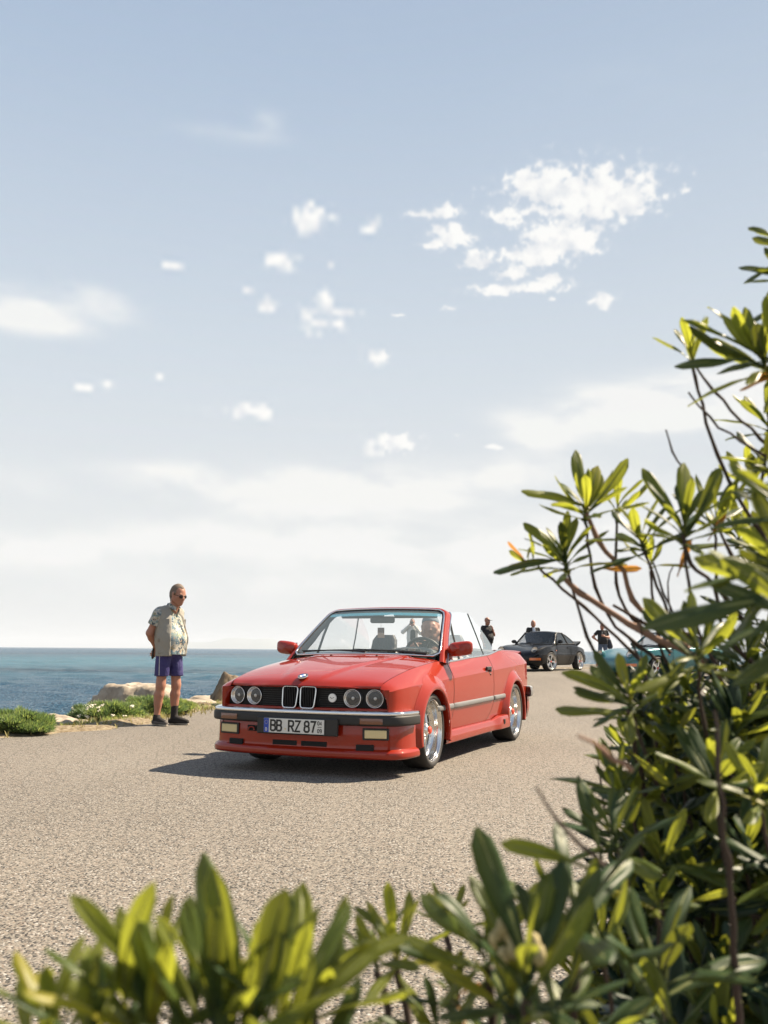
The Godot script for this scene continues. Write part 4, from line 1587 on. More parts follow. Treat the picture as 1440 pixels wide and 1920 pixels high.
		rows_o.append(PackedVector3Array([p + nn * 0.001, p + o * wide * 0.5 + nn * 0.004, p + o * wide * 0.92 - nn * 0.002, o1]))
		rows_b.append(PackedVector3Array([o1, o1.lerp(o2, 0.3) + o * 0.004, o2]))
		rows_i.append(PackedVector3Array([o2, i2, p - o * 0.016 - nn * 0.006]))
		edge.append(o2 + o * 0.002)
	frame.grid(rows_o)
	frame.grid(rows_b)
	liner.grid(rows_i)
	var scr := part(car, "windscreen_frame", frame.mesh(), M.red_paint)
	part(scr, "frame_liner", liner.mesh(), M.interior)
	for s in [0, 1]:
		var half := []
		for i in range(0, 20) if s == 0 else range(edge.size() - 20, edge.size()):
			half.append(edge[i])
		trim2 = Mb.new()
		trim2.tube(half, 0.007, 8)
		part(scr, "pillar_trim", trim2.mesh(), M.chrome)
	var l0 := ws_loop(-0.004)
	var lp3 := []
	for q in l0:
		lp3.append(ws(q.x, q.y) + nn * 0.006)
	mb = Mb.new()
	mb.tube(lp3, 0.0085, 8, true)
	part(scr, "screen_trim", mb.mesh(), M.chrome)
	mb = Mb.new()
	var seal_rows := []
	for ins in [0.002, 0.016]:
		var row := PackedVector3Array()
		for q in ws_loop(ins):
			row.append(ws(q.x, q.y) + nn * 0.003)
		seal_rows.append(row)
	mb.grid(seal_rows, true)
	part(scr, "screen_seal", mb.mesh(), M.black_rubber)
	mb = Mb.new()
	var gl := []
	for k in 8:
		var row := PackedVector3Array()
		for q in ws_loop(0.008):
			var f := 1.0 - k / 7.0
			row.append(ws(q.x * f, 0.5 + (q.y - 0.5) * f) + nn * 0.001)
		gl.append(row)
	mb.grid(gl, true)
	part(scr, "windscreen", mb.mesh(), M.windscreen)
	mb = Mb.new()
	var band := []
	for k in 5:
		var row := PackedVector3Array()
		for i in 33:
			var s := lerpf(-0.955, 0.955, i / 32.0)
			row.append(ws(s, lerpf(0.855, 0.925, k / 4.0)) - nn * 0.003)
		band.append(row)
	mb.grid(band)
	part(scr, "shade_band", mb.mesh(), M.shade_band)
	mb = Mb.new()
	band = []
	for k in 4:
		var row := PackedVector3Array()
		for i in 41:
			var s := lerpf(-0.972, 0.972, i / 40.0)
			var low := 0.915 - 0.045 * sm(0.20, 0.16, absf(s + 0.04))
			row.append(ws(s, lerpf(low, 0.985, k / 3.0)) - nn * 0.006)
		band.append(row)
	mb.grid(band)
	part(scr, "header_band", mb.mesh(), M.matt_black)
	# header underside and folded visors
	for s in [-1.0, 1.0]:
		mb = Mb.new()
		mb.box(Vector3(0.28 * s, 1.278, -0.995), Vector3(0.44, 0.075, 0.022), 0.009, Basis(Vector3.RIGHT, 0.5))
		part(car, "sun_visor", mb.mesh(), M.interior)
	mb = Mb.new()
	mb.box(Vector3(0, 1.300, -0.985), Vector3(0.20, 0.03, 0.06), 0.01)
	mb.tube([Vector3(-0.03, 1.295, -0.965), Vector3(-0.03, 1.25, -0.935)], 0.011, 8)
	var rv := part(car, "inner_mirror", mb.mesh(), M.black_plastic)
	mb = Mb.new()
	mb.box(Vector3(-0.03, 1.228, -0.93), Vector3(0.245, 0.066, 0.03), 0.014, Basis(Vector3.UP, 0.1))
	part(rv, "mirror_shell", mb.mesh(), M.black_plastic)
	mb = Mb.new()
	mb.tube([Vector3(-0.045, 1.20, -0.93), Vector3(-0.045, 1.155, -0.93)], 0.0015, 5)
	mb.box(Vector3(-0.045, 1.128, -0.93), Vector3(0.066, 0.05, 0.003), 0.0, Basis(Vector3.UP, 0.15))
	var tag := part(rv, "hanging_card", mb.mesh(), M.card)
	mb = Mb.new()
	mb.box(Vector3(-0.045, 1.080, -0.93), Vector3(0.066, 0.045, 0.003), 0.0, Basis(Vector3.UP, 0.15))
	part(tag, "card_foot", mb.mesh(), M.card_pale)
	# wipers and the black scuttle
	mb = Mb.new()
	var cowl := []
	for k in 3:
		var row := PackedVector3Array()
		for i in 25:
			var q := lerpf(-1.0, 1.0, i / 24.0)
			row.append(Vector3(0.715 * q, 0.880 + 0.022 * (1 - q * q) - 0.004 * k, -0.455 + 0.088 * (1 - q * q) - 0.0 + 0.012 * (1 - k)))
		cowl.append(row)
	mb.grid(cowl)
	part(car, "scuttle", mb.mesh(), M.black_plastic)
	for q in [[0.05, -0.63], [0.60, -0.08]]:
		mb = Mb.new()
		var arm := []
		var blade := []
		for i in 9:
			var f := i / 8.0
			var x: float = lerpf(q[0], q[1], f)
			var s: float = x / 0.71
			arm.append(ws(s, 0.01 + 0.055 * f) + nn * (0.022 - 0.006 * f))
			blade.append(ws((x + 0.02) / 0.71, 0.045 + 0.012 * sin(f * 3)) + nn * 0.010)
		mb.tube(arm, [0.012, 0.010, 0.008, 0.006, 0.006, 0.005, 0.005, 0.004, 0.004], 6)
		var wp := part(car, "wiper", mb.mesh(), M.black_plastic)
		mb = Mb.new()
		mb.tube(blade, 0.007, 6)
		part(wp, "wiper_blade", mb.mesh(), M.black_rubber)
	# ---- cabin
	mb = Mb.new()
	var dash := []
	for p in [[0.84, -0.40], [0.895, -0.46], [0.905, -0.62], [0.90, -0.84], [0.875, -0.90], [0.80, -0.88], [0.60, -0.86]]:
		var row := PackedVector3Array()
		for i in 13:
			var x := lerpf(-0.68, 0.68, i / 12.0)
			row.append(Vector3(x, p[0], p[1]))
		dash.append(row)
	mb.grid(dash)
	var db := part(car, "dashboard", mb.mesh(), M.dash)
	mb = Mb.new()
	var hoodrows := []
	for i in 13:
		var w := PI * i / 12.0
		hoodrows.append(PackedVector3Array([Vector3(0.33 + 0.22 * cos(w), 0.89 + 0.068 * pow(sin(w), 0.6), -0.66), Vector3(0.33 + 0.23 * cos(w), 0.89 + 0.085 * pow(sin(w), 0.6), -0.82), Vector3(0.33 + 0.22 * cos(w), 0.89 + 0.072 * pow(sin(w), 0.6), -0.90)]))
	mb.grid(hoodrows)
	part(db, "instrument_hood", mb.mesh(), M.dash)
	var sw := Transform3D(Basis(Vector3.RIGHT, deg_to_rad(-66)), Vector3(0.335, 0.885, -1.10))
	mb = Mb.new()
	var ring := []
	for i in 40:
		ring.append(sw * Vector3(0.185 * cos(TAU * i / 40), 0, 0.185 * sin(TAU * i / 40)))
	mb.tube(ring, 0.015, 10, true)
	mb.tube([sw * Vector3.ZERO, Vector3(0.335, 0.80, -0.85)], 0.03, 8)
	for a in [0.15, PI - 0.15, PI / 2 + 0.5, PI / 2 - 0.5]:
		mb.tube([sw * Vector3(0.03 * cos(a), -0.01, 0.03 * sin(a)), sw * Vector3(0.18 * cos(a), 0, 0.18 * sin(a))], 0.012, 6)
	mb.lathe([Vector2(0.0001, 0.02), Vector2(0.05, 0.018), Vector2(0.065, 0.0), Vector2(0.06, -0.03)], 20, sw)
	part(car, "steering_wheel", mb.mesh(), M.black_plastic)
	for s in [-1.0, 1.0]:
		mb = Mb.new()
		var x: float = 0.37 * s
		mb.box(Vector3(x, 0.42, -1.42), Vector3(0.50, 0.16, 0.52), 0.05, Basis(Vector3.RIGHT, -0.12))
		part(car, "seat_cushion", mb.mesh(), M.leather)
		mb = Mb.new()
		var rows := []
		for i in 13:
			var f := i / 12.0
			var y := lerpf(0.42, 1.10, f)
			var hwid := ev([Vector2(0, 0.24), Vector2(0.5, 0.255), Vector2(0.68, 0.21), Vector2(0.75, 0.145), Vector2(0.93, 0.135), Vector2(1, 0.10)], f)
			var row := PackedVector3Array()
			for q in 20:
				var w := TAU * q / 20.0
				var cx := signf(cos(w)) * pow(absf(cos(w)), 0.6)
				var cz := signf(sin(w)) * pow(absf(sin(w)), 0.7)
				row.append(Vector3(x + hwid * cx, y, -1.62 - 0.20 * f + cz * (0.075 - 0.03 * f) * (0.6 if i == 12 else 1.0)))
			rows.append(row)
		mb.grid(rows, true)
		mb.face(Array(rows[12]))
		part(car, "seat_back", mb.mesh(), M.leather)
	mb = Mb.new()
	mb.box(Vector3(0, 0.62, -2.12), Vector3(1.30, 0.50, 0.16), 0.05, Basis(Vector3.RIGHT, 0.2))
	mb.box(Vector3(0, 0.40, -1.98), Vector3(1.28, 0.14, 0.34), 0.05)
	part(car, "rear_bench", mb.mesh(), M.leather)
	mb = Mb.new()
	mb.box(Vector3(0, 0.24, -1.3), Vector3(1.42, 0.06, 2.0), 0.0)
	mb.box(Vector3(0, 0.38, -1.2), Vector3(0.18, 0.22, 1.2), 0.03)
	part(car, "cabin_floor", mb.mesh(), M.interior)
	# folded roof under its cover
	mb = Mb.new()
	var cov := []
	for k in 8:
		var f := k / 7.0
		var row := PackedVector3Array()
		for i in 21:
			var q := lerpf(-1.0, 1.0, i / 20.0)
			var z := lerpf(-2.14, -2.52, f)
			row.append(Vector3(q * 0.722, 0.925 + 0.035 * sin(PI * clampf(f * 0.9 + 0.1, 0, 1)) * (1.0 - pow(absf(q), 6.0)) + 0.015 * (1 - q * q), z - 0.05 * (1 - q * q)))
		cov.append(row)
	mb.grid(cov)
	part(car, "roof_cover", mb.mesh(), M.hood_cloth)
	# ---- tail
	mb = Mb.new()
	var lid := []
	for k in 22:
		var f := k / 21.0
		var row := PackedVector3Array()
		for i in 25:
			var q := lerpf(-1.0, 1.0, i / 24.0)
			var z := lerpf(-2.40, -3.40, f)
			row.append(Vector3(q * (belt_x(z) - 0.003), belt(z) + 0.018 * (1 - q * q), z - 0.02 * (1 - q * q)))
		lid.append(row)
	mb.grid(lid)
	var boot := part(car, "boot_lid", mb.mesh(), M.red_paint)
	mb = Mb.new()
	var sp := []
	for i in 25:
		var q := lerpf(-1.0, 1.0, i / 24.0)
		var x := q * 0.70
		var e := 1.0 - pow(absf(q), 8.0) * 0.6
		sp.append(PackedVector3Array([Vector3(x, 0.898, -3.16), Vector3(x, 0.918 + 0.012 * e, -3.25), Vector3(x, 0.925 + 0.028 * e, -3.345), Vector3(x, 0.92 + 0.022 * e, -3.362), Vector3(x, 0.885, -3.33)]))
	mb.grid(sp)
	part(boot, "boot_spoiler", mb.mesh(), M.red_paint)
	mb = Mb.new()
	var tail := []
	for k in 6:
		var y: float = [0.20, 0.40, 0.55, 0.70, 0.78, 0.83][k]
		var row := PackedVector3Array()
		for i in 25:
			var q := lerpf(-1.0, 1.0, i / 24.0)
			row.append(Vector3(q * (side_x(minf(y, 0.80), -3.40)), y, -3.40 - 0.03 * (1 - q * q)))
		tail.append(row)
	mb.grid(tail)
	var back_panel := part(car, "tail_panel", mb.mesh(), M.red_paint)
	for s in [-1.0, 1.0]:
		mb = Mb.new()
		mb.box(Vector3(0.50 * s, 0.68, -3.43), Vector3(0.40, 0.15, 0.03), 0.01)
		part(back_panel, "tail_lamp", mb.mesh(), M.tail_red)
	mb = Mb.new()
	var rb := []
	for i in bumper_path(0.965, 0.0).size():
		var p: Vector2 = bumper_path(0.965, 0.0)[i]
		rb.append(Vector2(-p.x, -2.80 - p.y * 0.96))
	plan_sweep(mb, rb, [Vector2(-0.05, 0.545), Vector2(0.0, 0.543), Vector2(0.010, 0.530), Vector2(0.010, 0.515)])
	var rbump := part(car, "rear_bumper", mb.mesh(), M.satin_metal)
	mb = Mb.new()
	plan_sweep(mb, rb, [Vector2(0.008, 0.515), Vector2(0.016, 0.50), Vector2(0.014, 0.445), Vector2(0.0, 0.43), Vector2(-0.06, 0.428)])
	part(rbump, "rubber_facing", mb.mesh(), M.grey_trim)
	mb = Mb.new()
	plan_sweep(mb, rb, [Vector2(-0.03, 0.43), Vector2(-0.03, 0.30), Vector2(-0.05, 0.20), Vector2(-0.2, 0.18)])
	part(car, "rear_apron", mb.mesh(), M.red_paint)
	# ---- what lies under the skin: keeps gaps and wheel houses dark
	mb = Mb.new()
	mb.box(Vector3(0, 0.40, 0.22), Vector3(1.04, 0.50, 0.90), 0.02)
	mb.box(Vector3(0, 0.30, -1.26), Vector3(1.46, 0.24, 1.84), 0.02)
	mb.box(Vector3(0, 0.52, -2.82), Vector3(1.04, 0.62, 1.05), 0.02)
	mb.box(Vector3(0.725, 0.50, -0.62), Vector3(0.06, 0.34, 0.5), 0.0)
	mb.box(Vector3(-0.725, 0.50, -0.62), Vector3(0.06, 0.34, 0.5), 0.0)
	mb.box(Vector3(0.725, 0.55, -1.80), Vector3(0.06, 0.5, 0.3), 0.0)
	mb.box(Vector3(-0.725, 0.55, -1.80), Vector3(0.06, 0.5, 0.3), 0.0)
	mb.box(Vector3(0, 0.74, 0.12), Vector3(1.24, 0.04, 0.9), 0.0, Basis(Vector3.RIGHT, 0.12))
	part(car, "underbody", mb.mesh(), M.matt_black)
	for s in [1.0, -1.0]:
		wheel(car, Vector3(0.712 * s, 0.301, 0.0), s, 0.03)
		wheel(car, Vector3(0.725 * s, 0.301, -2.57), s, 0.0, 0.10)

func _fz(x: float) -> float:
	return 0.772 - 0.085 * pow(absf(x) / 0.7, 2.0) - 0.02

func _front_path(push: float, reach := 0.722) -> Array:
	var out := []
	for i in 41:
		var x := lerpf(-reach, reach, i / 40.0)
		out.append(Vector2(x, _fz(x) + 0.02 + push))
	return out

func thing_part(parent: Node, called: String) -> Node3D:
	var o := Node3D.new()
	o.name = called
	parent.add_child(o, true)
	return o

const STROKES := {
	"B": [[Vector2(0, 0), Vector2(0, 1), Vector2(0.32, 1), Vector2(0.44, 0.93), Vector2(0.47, 0.8), Vector2(0.44, 0.6), Vector2(0.34, 0.53), Vector2(0.03, 0.53)], [Vector2(0.3, 0.53), Vector2(0.44, 0.46), Vector2(0.5, 0.3), Vector2(0.46, 0.08), Vector2(0.34, 0), Vector2(0.03, 0)]],
	"R": [[Vector2(0, -0.05), Vector2(0, 1), Vector2(0.34, 1), Vector2(0.46, 0.92), Vector2(0.49, 0.76), Vector2(0.46, 0.56), Vector2(0.34, 0.48), Vector2(0.04, 0.48)], [Vector2(0.27, 0.46), Vector2(0.52, -0.05)]],
	"Z": [[Vector2(-0.03, 1), Vector2(0.5, 1), Vector2(0, 0), Vector2(0.53, 0)]],
	"8": [[Vector2(0.12, 0.54), Vector2(0.04, 0.64), Vector2(0.03, 0.86), Vector2(0.14, 1), Vector2(0.36, 1), Vector2(0.47, 0.86), Vector2(0.46, 0.64), Vector2(0.38, 0.54), Vector2(0.14, 0.535)], [Vector2(0.12, 0.52), Vector2(0.02, 0.42), Vector2(0, 0.14), Vector2(0.12, 0), Vector2(0.38, 0), Vector2(0.5, 0.14), Vector2(0.48, 0.42), Vector2(0.38, 0.52)]],
	"7": [[Vector2(-0.02, 1), Vector2(0.5, 1), Vector2(0.34, 0.55), Vector2(0.2, -0.05)]],
	"0": [[Vector2(0.12, 0), Vector2(0, 0.16), Vector2(0, 0.84), Vector2(0.12, 1), Vector2(0.38, 1), Vector2(0.5, 0.84), Vector2(0.5, 0.16), Vector2(0.38, 0), Vector2(0.1, 0.0)]],
	"4": [[Vector2(0.38, -0.05), Vector2(0.38, 1), Vector2(0, 0.28), Vector2(0.34, 0.28)], [Vector2(0.36, 0.28), Vector2(0.54, 0.28)]],
	"9": [[Vector2(0.48, 0.5), Vector2(0.12, 0.46), Vector2(0.01, 0.6), Vector2(0.02, 0.88), Vector2(0.14, 1), Vector2(0.38, 1), Vector2(0.5, 0.86), Vector2(0.5, 0.16), Vector2(0.38, 0), Vector2(0.06, 0)]],
	"D": [[Vector2(0, 0), Vector2(0, 1), Vector2(0.3, 1), Vector2(0.48, 0.82), Vector2(0.48, 0.18), Vector2(0.3, 0), Vector2(0.03, 0)]],
}

# characters pressed into the plate: centre, height, width of one, spacing, thickness of the stroke
func _letters(parent: Node, words: String, where: Vector3, height: float, wide: float, step: float, pen: float, m: Material) -> void:
	for i in words.length():
		var mb := Mb.new()
		var o := where + Vector3((i - (words.length() - 1) * 0.5) * step - wide * 0.5, -height * 0.5, 0)
		var up := 0.0
		for line in STROKES[words[i]]:
			var rows := []
			for k in line.size():
				var p := Vector2(line[k].x * 2.0 * wide, line[k].y * height)
				var a := Vector2(line[maxi(k - 1, 0)].x * 2.0 * wide, line[maxi(k - 1, 0)].y * height)
				var b := Vector2(line[mini(k + 1, line.size() - 1)].x * 2.0 * wide, line[mini(k + 1, line.size() - 1)].y * height)
				var d0 := (p - a).normalized() if k > 0 else (b - p).normalized()
				var d1 := (b - p).normalized() if k < line.size() - 1 else d0
				var n0 := Vector2(-d0.y, d0.x)
				var mt := (n0 + Vector2(-d1.y, d1.x)).normalized()
				mt *= minf(1.0 / maxf(mt.dot(n0), 0.3), 1.7) * pen * 0.5
				var q := Vector3(p.x, p.y, 0) + o
				rows.append(PackedVector3Array([q + Vector3(mt.x, mt.y, -0.0006), q + Vector3(mt.x, mt.y, 0.0008 + up), q + Vector3(-mt.x, -mt.y, 0.0008 + up), q + Vector3(-mt.x, -mt.y, -0.0006)]))
			mb.grid(rows)
			up += 0.0004
		part(parent, "letter", mb.mesh(), m)

# ---------------------------------------------------------------- people
func head_bones(c: Vector3, b: Basis, fat := 1.0) -> Array:
	var out := []
	for q in [[[0, 0.038, -0.014], [0, 0.030, -0.008], 0.094, 0.094, Vector3(0.84, 1.0, 1.04)],
			[[0, -0.015, 0.036], [0, -0.072, 0.046], 0.060 * fat, 0.043 * fat, Vector3.ONE],
			[[-0.050 * fat, -0.055, 0.0], [0, -0.096, 0.052], 0.034 * fat, 0.027 * fat, Vector3.ONE], [[0.050 * fat, -0.055, 0.0], [0, -0.096, 0.052], 0.034 * fat, 0.027 * fat, Vector3.ONE],
			[[-0.040, -0.018, 0.054], [-0.036, -0.034, 0.056], 0.026 * fat, 0.022 * fat, Vector3.ONE], [[0.040, -0.018, 0.054], [0.036, -0.034, 0.056], 0.026 * fat, 0.022 * fat, Vector3.ONE],
			[[0, 0.014, 0.083], [0, -0.026, 0.106], 0.010, 0.014, Vector3.ONE], [[-0.011, -0.030, 0.094], [0.011, -0.030, 0.094], 0.011, 0.011, Vector3.ONE],
			[[-0.038, 0.024, 0.074], [0.038, 0.024, 0.074], 0.013, 0.013, Vector3.ONE], [[0, -0.098, 0.062], [0, -0.098, 0.060], 0.023, 0.023, Vector3.ONE],
			[[-0.018, -0.056, 0.084], [0.018, -0.056, 0.084], 0.008, 0.008, Vector3.ONE], [[-0.016, -0.068, 0.082], [0.016, -0.068, 0.082], 0.009, 0.009, Vector3.ONE],
			[[-0.086, 0.016, -0.008], [-0.083, -0.026, -0.002], 0.017, 0.012, Vector3(0.5, 1, 1)], [[0.086, 0.016, -0.008], [0.083, -0.026, -0.002], 0.017, 0.012, Vector3(0.5, 1, 1)]]:
		out.append([c + b * Vector3(q[0][0], q[0][1], q[0][2]), c + b * Vector3(q[1][0], q[1][1], q[1][2]), q[2], q[3], q[4]])
	return out

# five fingers: direction along the palm, the way the palm faces, the side the thumb leaves on
func hand_bones(w: Vector3, d: Vector3, palm: Vector3, thumb: Vector3, curl: float) -> Array:
	var out := []
	out.append([w, w + d * 0.085 + thumb * 0.012, 0.024, 0.022])
	out.append([w + d * 0.02, w + d * 0.085 - thumb * 0.022, 0.022, 0.019])
	for i in 4:
		var p := w + d * (0.088 - 0.004 * absf(i - 1.2)) + thumb * (0.030 - i * 0.0195)
		var l: float = [0.040, 0.044, 0.041, 0.032][i]
		var dir := d
		for k in 3:
			var a: float = curl * [0.7, 1.0, 0.8][k] + 0.06 * i
			dir = (dir * cos(a) + palm * sin(a)).normalized()
			var seg: float = [1.0, 0.68, 0.55][k]
			var q := p + dir * l * seg
			out.append([p, q, 0.0095 - 0.0008 * k, 0.0090 - 0.0010 * k])
			p = q
	var t := w + d * 0.025 + thumb * 0.022
	var td := (d * 0.75 + thumb * 0.75 + palm * 0.25).normalized()
	out.append([t, t + td * 0.045, 0.014, 0.011])
	out.append([t + td * 0.045, t + td * 0.045 + (td + d * 0.5 + palm * curl * 0.8).normalized() * 0.038, 0.0105, 0.009])
	return out

func eyes_and_brows(t: Node3D, c: Vector3, b: Basis, brow: Material, look := true) -> void:
	for s in [-1.0, 1.0]:
		var m := Mb.new()
		m.sphere(c + b * Vector3(0.031 * s, 0.004, 0.074), Vector3(0.0125, 0.0085, 0.011), 10, b)
		if look:
			part(t, "eye", m.mesh(), M.eye_white)
			m = Mb.new()
			m.sphere(c + b * Vector3(0.031 * s, 0.004, 0.081), Vector3(0.006, 0.006, 0.0055), 8, b)
			part(t, "iris", m.mesh(), M.iris)
		m = Mb.new()
		m.tube([c + b * Vector3(0.014 * s, 0.021, 0.089), c + b * Vector3(0.032 * s, 0.027, 0.087), c + b * Vector3(0.050 * s, 0.021, 0.077)], [0.0045, 0.005, 0.003], 6)
		part(t, "eyebrow", m.mesh(), brow)

func pose(over: Dictionary) -> Dictionary:
	var J := {
		"ankle_l": Vector3(0.10, 0.085, -0.02), "toe_l": Vector3(0.125, 0.035, 0.15), "knee_l": Vector3(0.10, 0.49, 0.015), "hip_l": Vector3(0.088, 0.90, 0.0),
		"ankle_r": Vector3(-0.10, 0.085, -0.02), "toe_r": Vector3(-0.125, 0.035, 0.15), "knee_r": Vector3(-0.10, 0.49, 0.015), "hip_r": Vector3(-0.088, 0.90, 0.0),
		"sh_l": Vector3(0.185, 1.425, -0.015), "el_l": Vector3(0.245, 1.14, -0.04), "wr_l": Vector3(0.25, 0.90, 0.05),
		"sh_r": Vector3(-0.185, 1.425, -0.015), "el_r": Vector3(-0.245, 1.14, -0.04), "wr_r": Vector3(-0.25, 0.90, 0.05),
		"neck": Vector3(0, 1.48, -0.01), "head": Vector3(0, 1.635, 0.015), "turn": Basis(), "belly": 0.0, "curl": 0.35,
	}
	J.merge(over, true)
	return J

func skin_bones(J: Dictionary, with_head := true) -> Array:
	var out := []
	for s in ["_l", "_r"]:
		var h: Vector3 = J["hip" + s]
		var k: Vector3 = J["knee" + s]
		var a: Vector3 = J["ankle" + s]
		var calf := k.lerp(a, 0.3) + Vector3(0, 0, -0.022)
		out.append([h, k, 0.085, 0.054])
		out.append([k, k.lerp(a, 0.25), 0.053, 0.050])
		out.append([calf, k.lerp(a, 0.55) + Vector3(0, 0, -0.012), 0.050, 0.042])
		out.append([k.lerp(a, 0.3), a, 0.048, 0.035])
		out.append([a, J["toe" + s], 0.036, 0.028])
		out.append([J["sh" + s], J["el" + s], 0.054, 0.042])
		out.append([J["el" + s], (J["el" + s] as Vector3).lerp(J["wr" + s], 0.3), 0.043, 0.043])
		out.append([(J["el" + s] as Vector3).lerp(J["wr" + s], 0.3), J["wr" + s], 0.042, 0.027])
	var pel: Vector3 = (J.hip_l + J.hip_r) * 0.5
	var che: Vector3 = (J.sh_l + J.sh_r) * 0.5
	out.append([pel + Vector3(-0.05, 0.04, 0), pel + Vector3(0.05, 0.04, 0), 0.115, 0.115])
	out.append([pel.lerp(che, 0.3) + Vector3(-0.05, 0, 0), pel.lerp(che, 0.3) + Vector3(0.05, 0, 0), 0.11, 0.11])
	out.append([pel.lerp(che, 0.75) + Vector3(-0.07, 0, 0), pel.lerp(che, 0.75) + Vector3(0.07, 0, 0), 0.11, 0.11])
	out.append([J.sh_l.lerp(J.sh_r, 0.12), J.sh_l.lerp(J.sh_r, 0.88), 0.062, 0.062])
	out.append([J.neck + Vector3(0, -0.05, 0), J.head + (J.turn as Basis) * Vector3(0, -0.05, -0.015), 0.062, 0.055])
	return out

func torso_bones(J: Dictionary, grow: float, low: float) -> Array:
	# shirt: from the shoulders to below the hem, a belly in front
	var out := []
	var pel: Vector3 = (J.hip_l + J.hip_r) * 0.5
	var che: Vector3 = (J.sh_l + J.sh_r) * 0.5
	var bel: float = J.belly
	var mid := pel.lerp(che, 0.32) + Vector3(0, 0, bel * 0.6)
	out.append([Vector3(pel.x - 0.06, low - 0.03, pel.z + bel * 0.45), Vector3(pel.x + 0.06, low - 0.03, pel.z + bel * 0.45), 0.118 + grow, 0.118 + grow])
	out.append([Vector3(pel.x - 0.05, low - 0.03, pel.z + bel * 0.45), mid + Vector3(-0.05, 0, 0), 0.118 + grow, 0.118 + grow + bel * 0.35])
	out.append([Vector3(pel.x + 0.05, low - 0.03, pel.z + bel * 0.45), mid + Vector3(0.05, 0, 0), 0.118 + grow, 0.118 + grow + bel * 0.35])
	out.append([mid + Vector3(-0.05, 0, 0), pel.lerp(che, 0.78) + Vector3(-0.075, 0, 0.01), 0.118 + grow + bel * 0.35, 0.115 + grow])
	out.append([mid + Vector3(0.05, 0, 0), pel.lerp(che, 0.78) + Vector3(0.075, 0, 0.01), 0.118 + grow + bel * 0.35, 0.115 + grow])
	out.append([J.sh_l.lerp(J.sh_r, 0.10), J.sh_l.lerp(J.sh_r, 0.90), 0.066 + grow, 0.066 + grow])
	out.append([che + Vector3(0, -0.02, 0), J.neck + Vector3(0, 0.005, 0), 0.09 + grow, 0.060 + grow])
	return out

func sleeve(J: Dictionary, s: String, grow: float, upto: float) -> Array:
	var a: Vector3 = J["sh" + s]
	var b: Vector3 = J["el" + s]
	var q := a.lerp(b, upto)
	return [[a, q, 0.062 + grow, 0.056 + grow], [q, q, 0.056 + grow, 0.056 + grow]]

func shoe(t: Node3D, J: Dictionary, s: String, upper: Material, sole: Material, called := "shoe") -> void:
	var a: Vector3 = J["ankle" + s]
	var toe: Vector3 = J["toe" + s]
	var f := Vector3(toe.x - a.x, 0, toe.z - a.z).normalized()
	var heel := Vector3(a.x, 0.042, a.z) - f * 0.045
	var tip := Vector3(a.x, 0.036, a.z) + f * 0.185
	var m := blob([[heel, heel + f * 0.08, 0.034, 0.035], [heel + f * 0.03 + Vector3(0, 0.03, 0), heel + f * 0.06 + Vector3(0, 0.025, 0), 0.034, 0.034], [heel + f * 0.08, tip, 0.039, 0.030]], 0.009, 0.006, [[Vector3(0, 0.016, 0), Vector3.DOWN], [a + Vector3(0, 0.012, 0), Vector3.UP]])
	var o := part(t, called, m.mesh(), upper)
	m = blob([[heel, tip, 0.038, 0.037]], 0.008, 0.004, [[Vector3(0, 0.002, 0), Vector3.DOWN], [Vector3(0, 0.022, 0), Vector3.UP]])
	part(o, "sole", m.mesh(), sole)

func figure_skin(t: Node3D, J: Dictionary, m: Material, cell: float, fat := 1.0, called := "body") -> void:
	var mb := blob(skin_bones(J), cell, 0.014)
	var hb := head_bones(J.head, J.turn, fat)
	hb.append([J.neck + Vector3(0, -0.02, 0), J.head + (J.turn as Basis) * Vector3(0, -0.055, -0.015), 0.060 * fat, 0.054 * fat])
	mb.join(blob(hb, cell * 0.42, 0.0055))
	for s in ["_l", "_r"]:
		var w: Vector3 = J["wr" + s]
		var d: Vector3 = J.get("hand" + s, (w - (J["el" + s] as Vector3)).normalized())
		var pn: Vector3 = J.get("palm" + s, Vector3(-signf(w.x), 0, 0))
		pn = (pn - d * pn.dot(d)).normalized()
		var th: Vector3 = J.get("thumb" + s, Vector3(0, 0, 1))
		th = (th - d * th.dot(d) - pn * th.dot(pn)).normalized()
		var hbn := hand_bones(w, d, pn, th, J.curl)
		hbn.append([w - d * 0.04, w, 0.027, 0.025])
		mb.join(blob(hbn, cell * 0.36, 0.004))
	part(t, called, mb.mesh(), m)

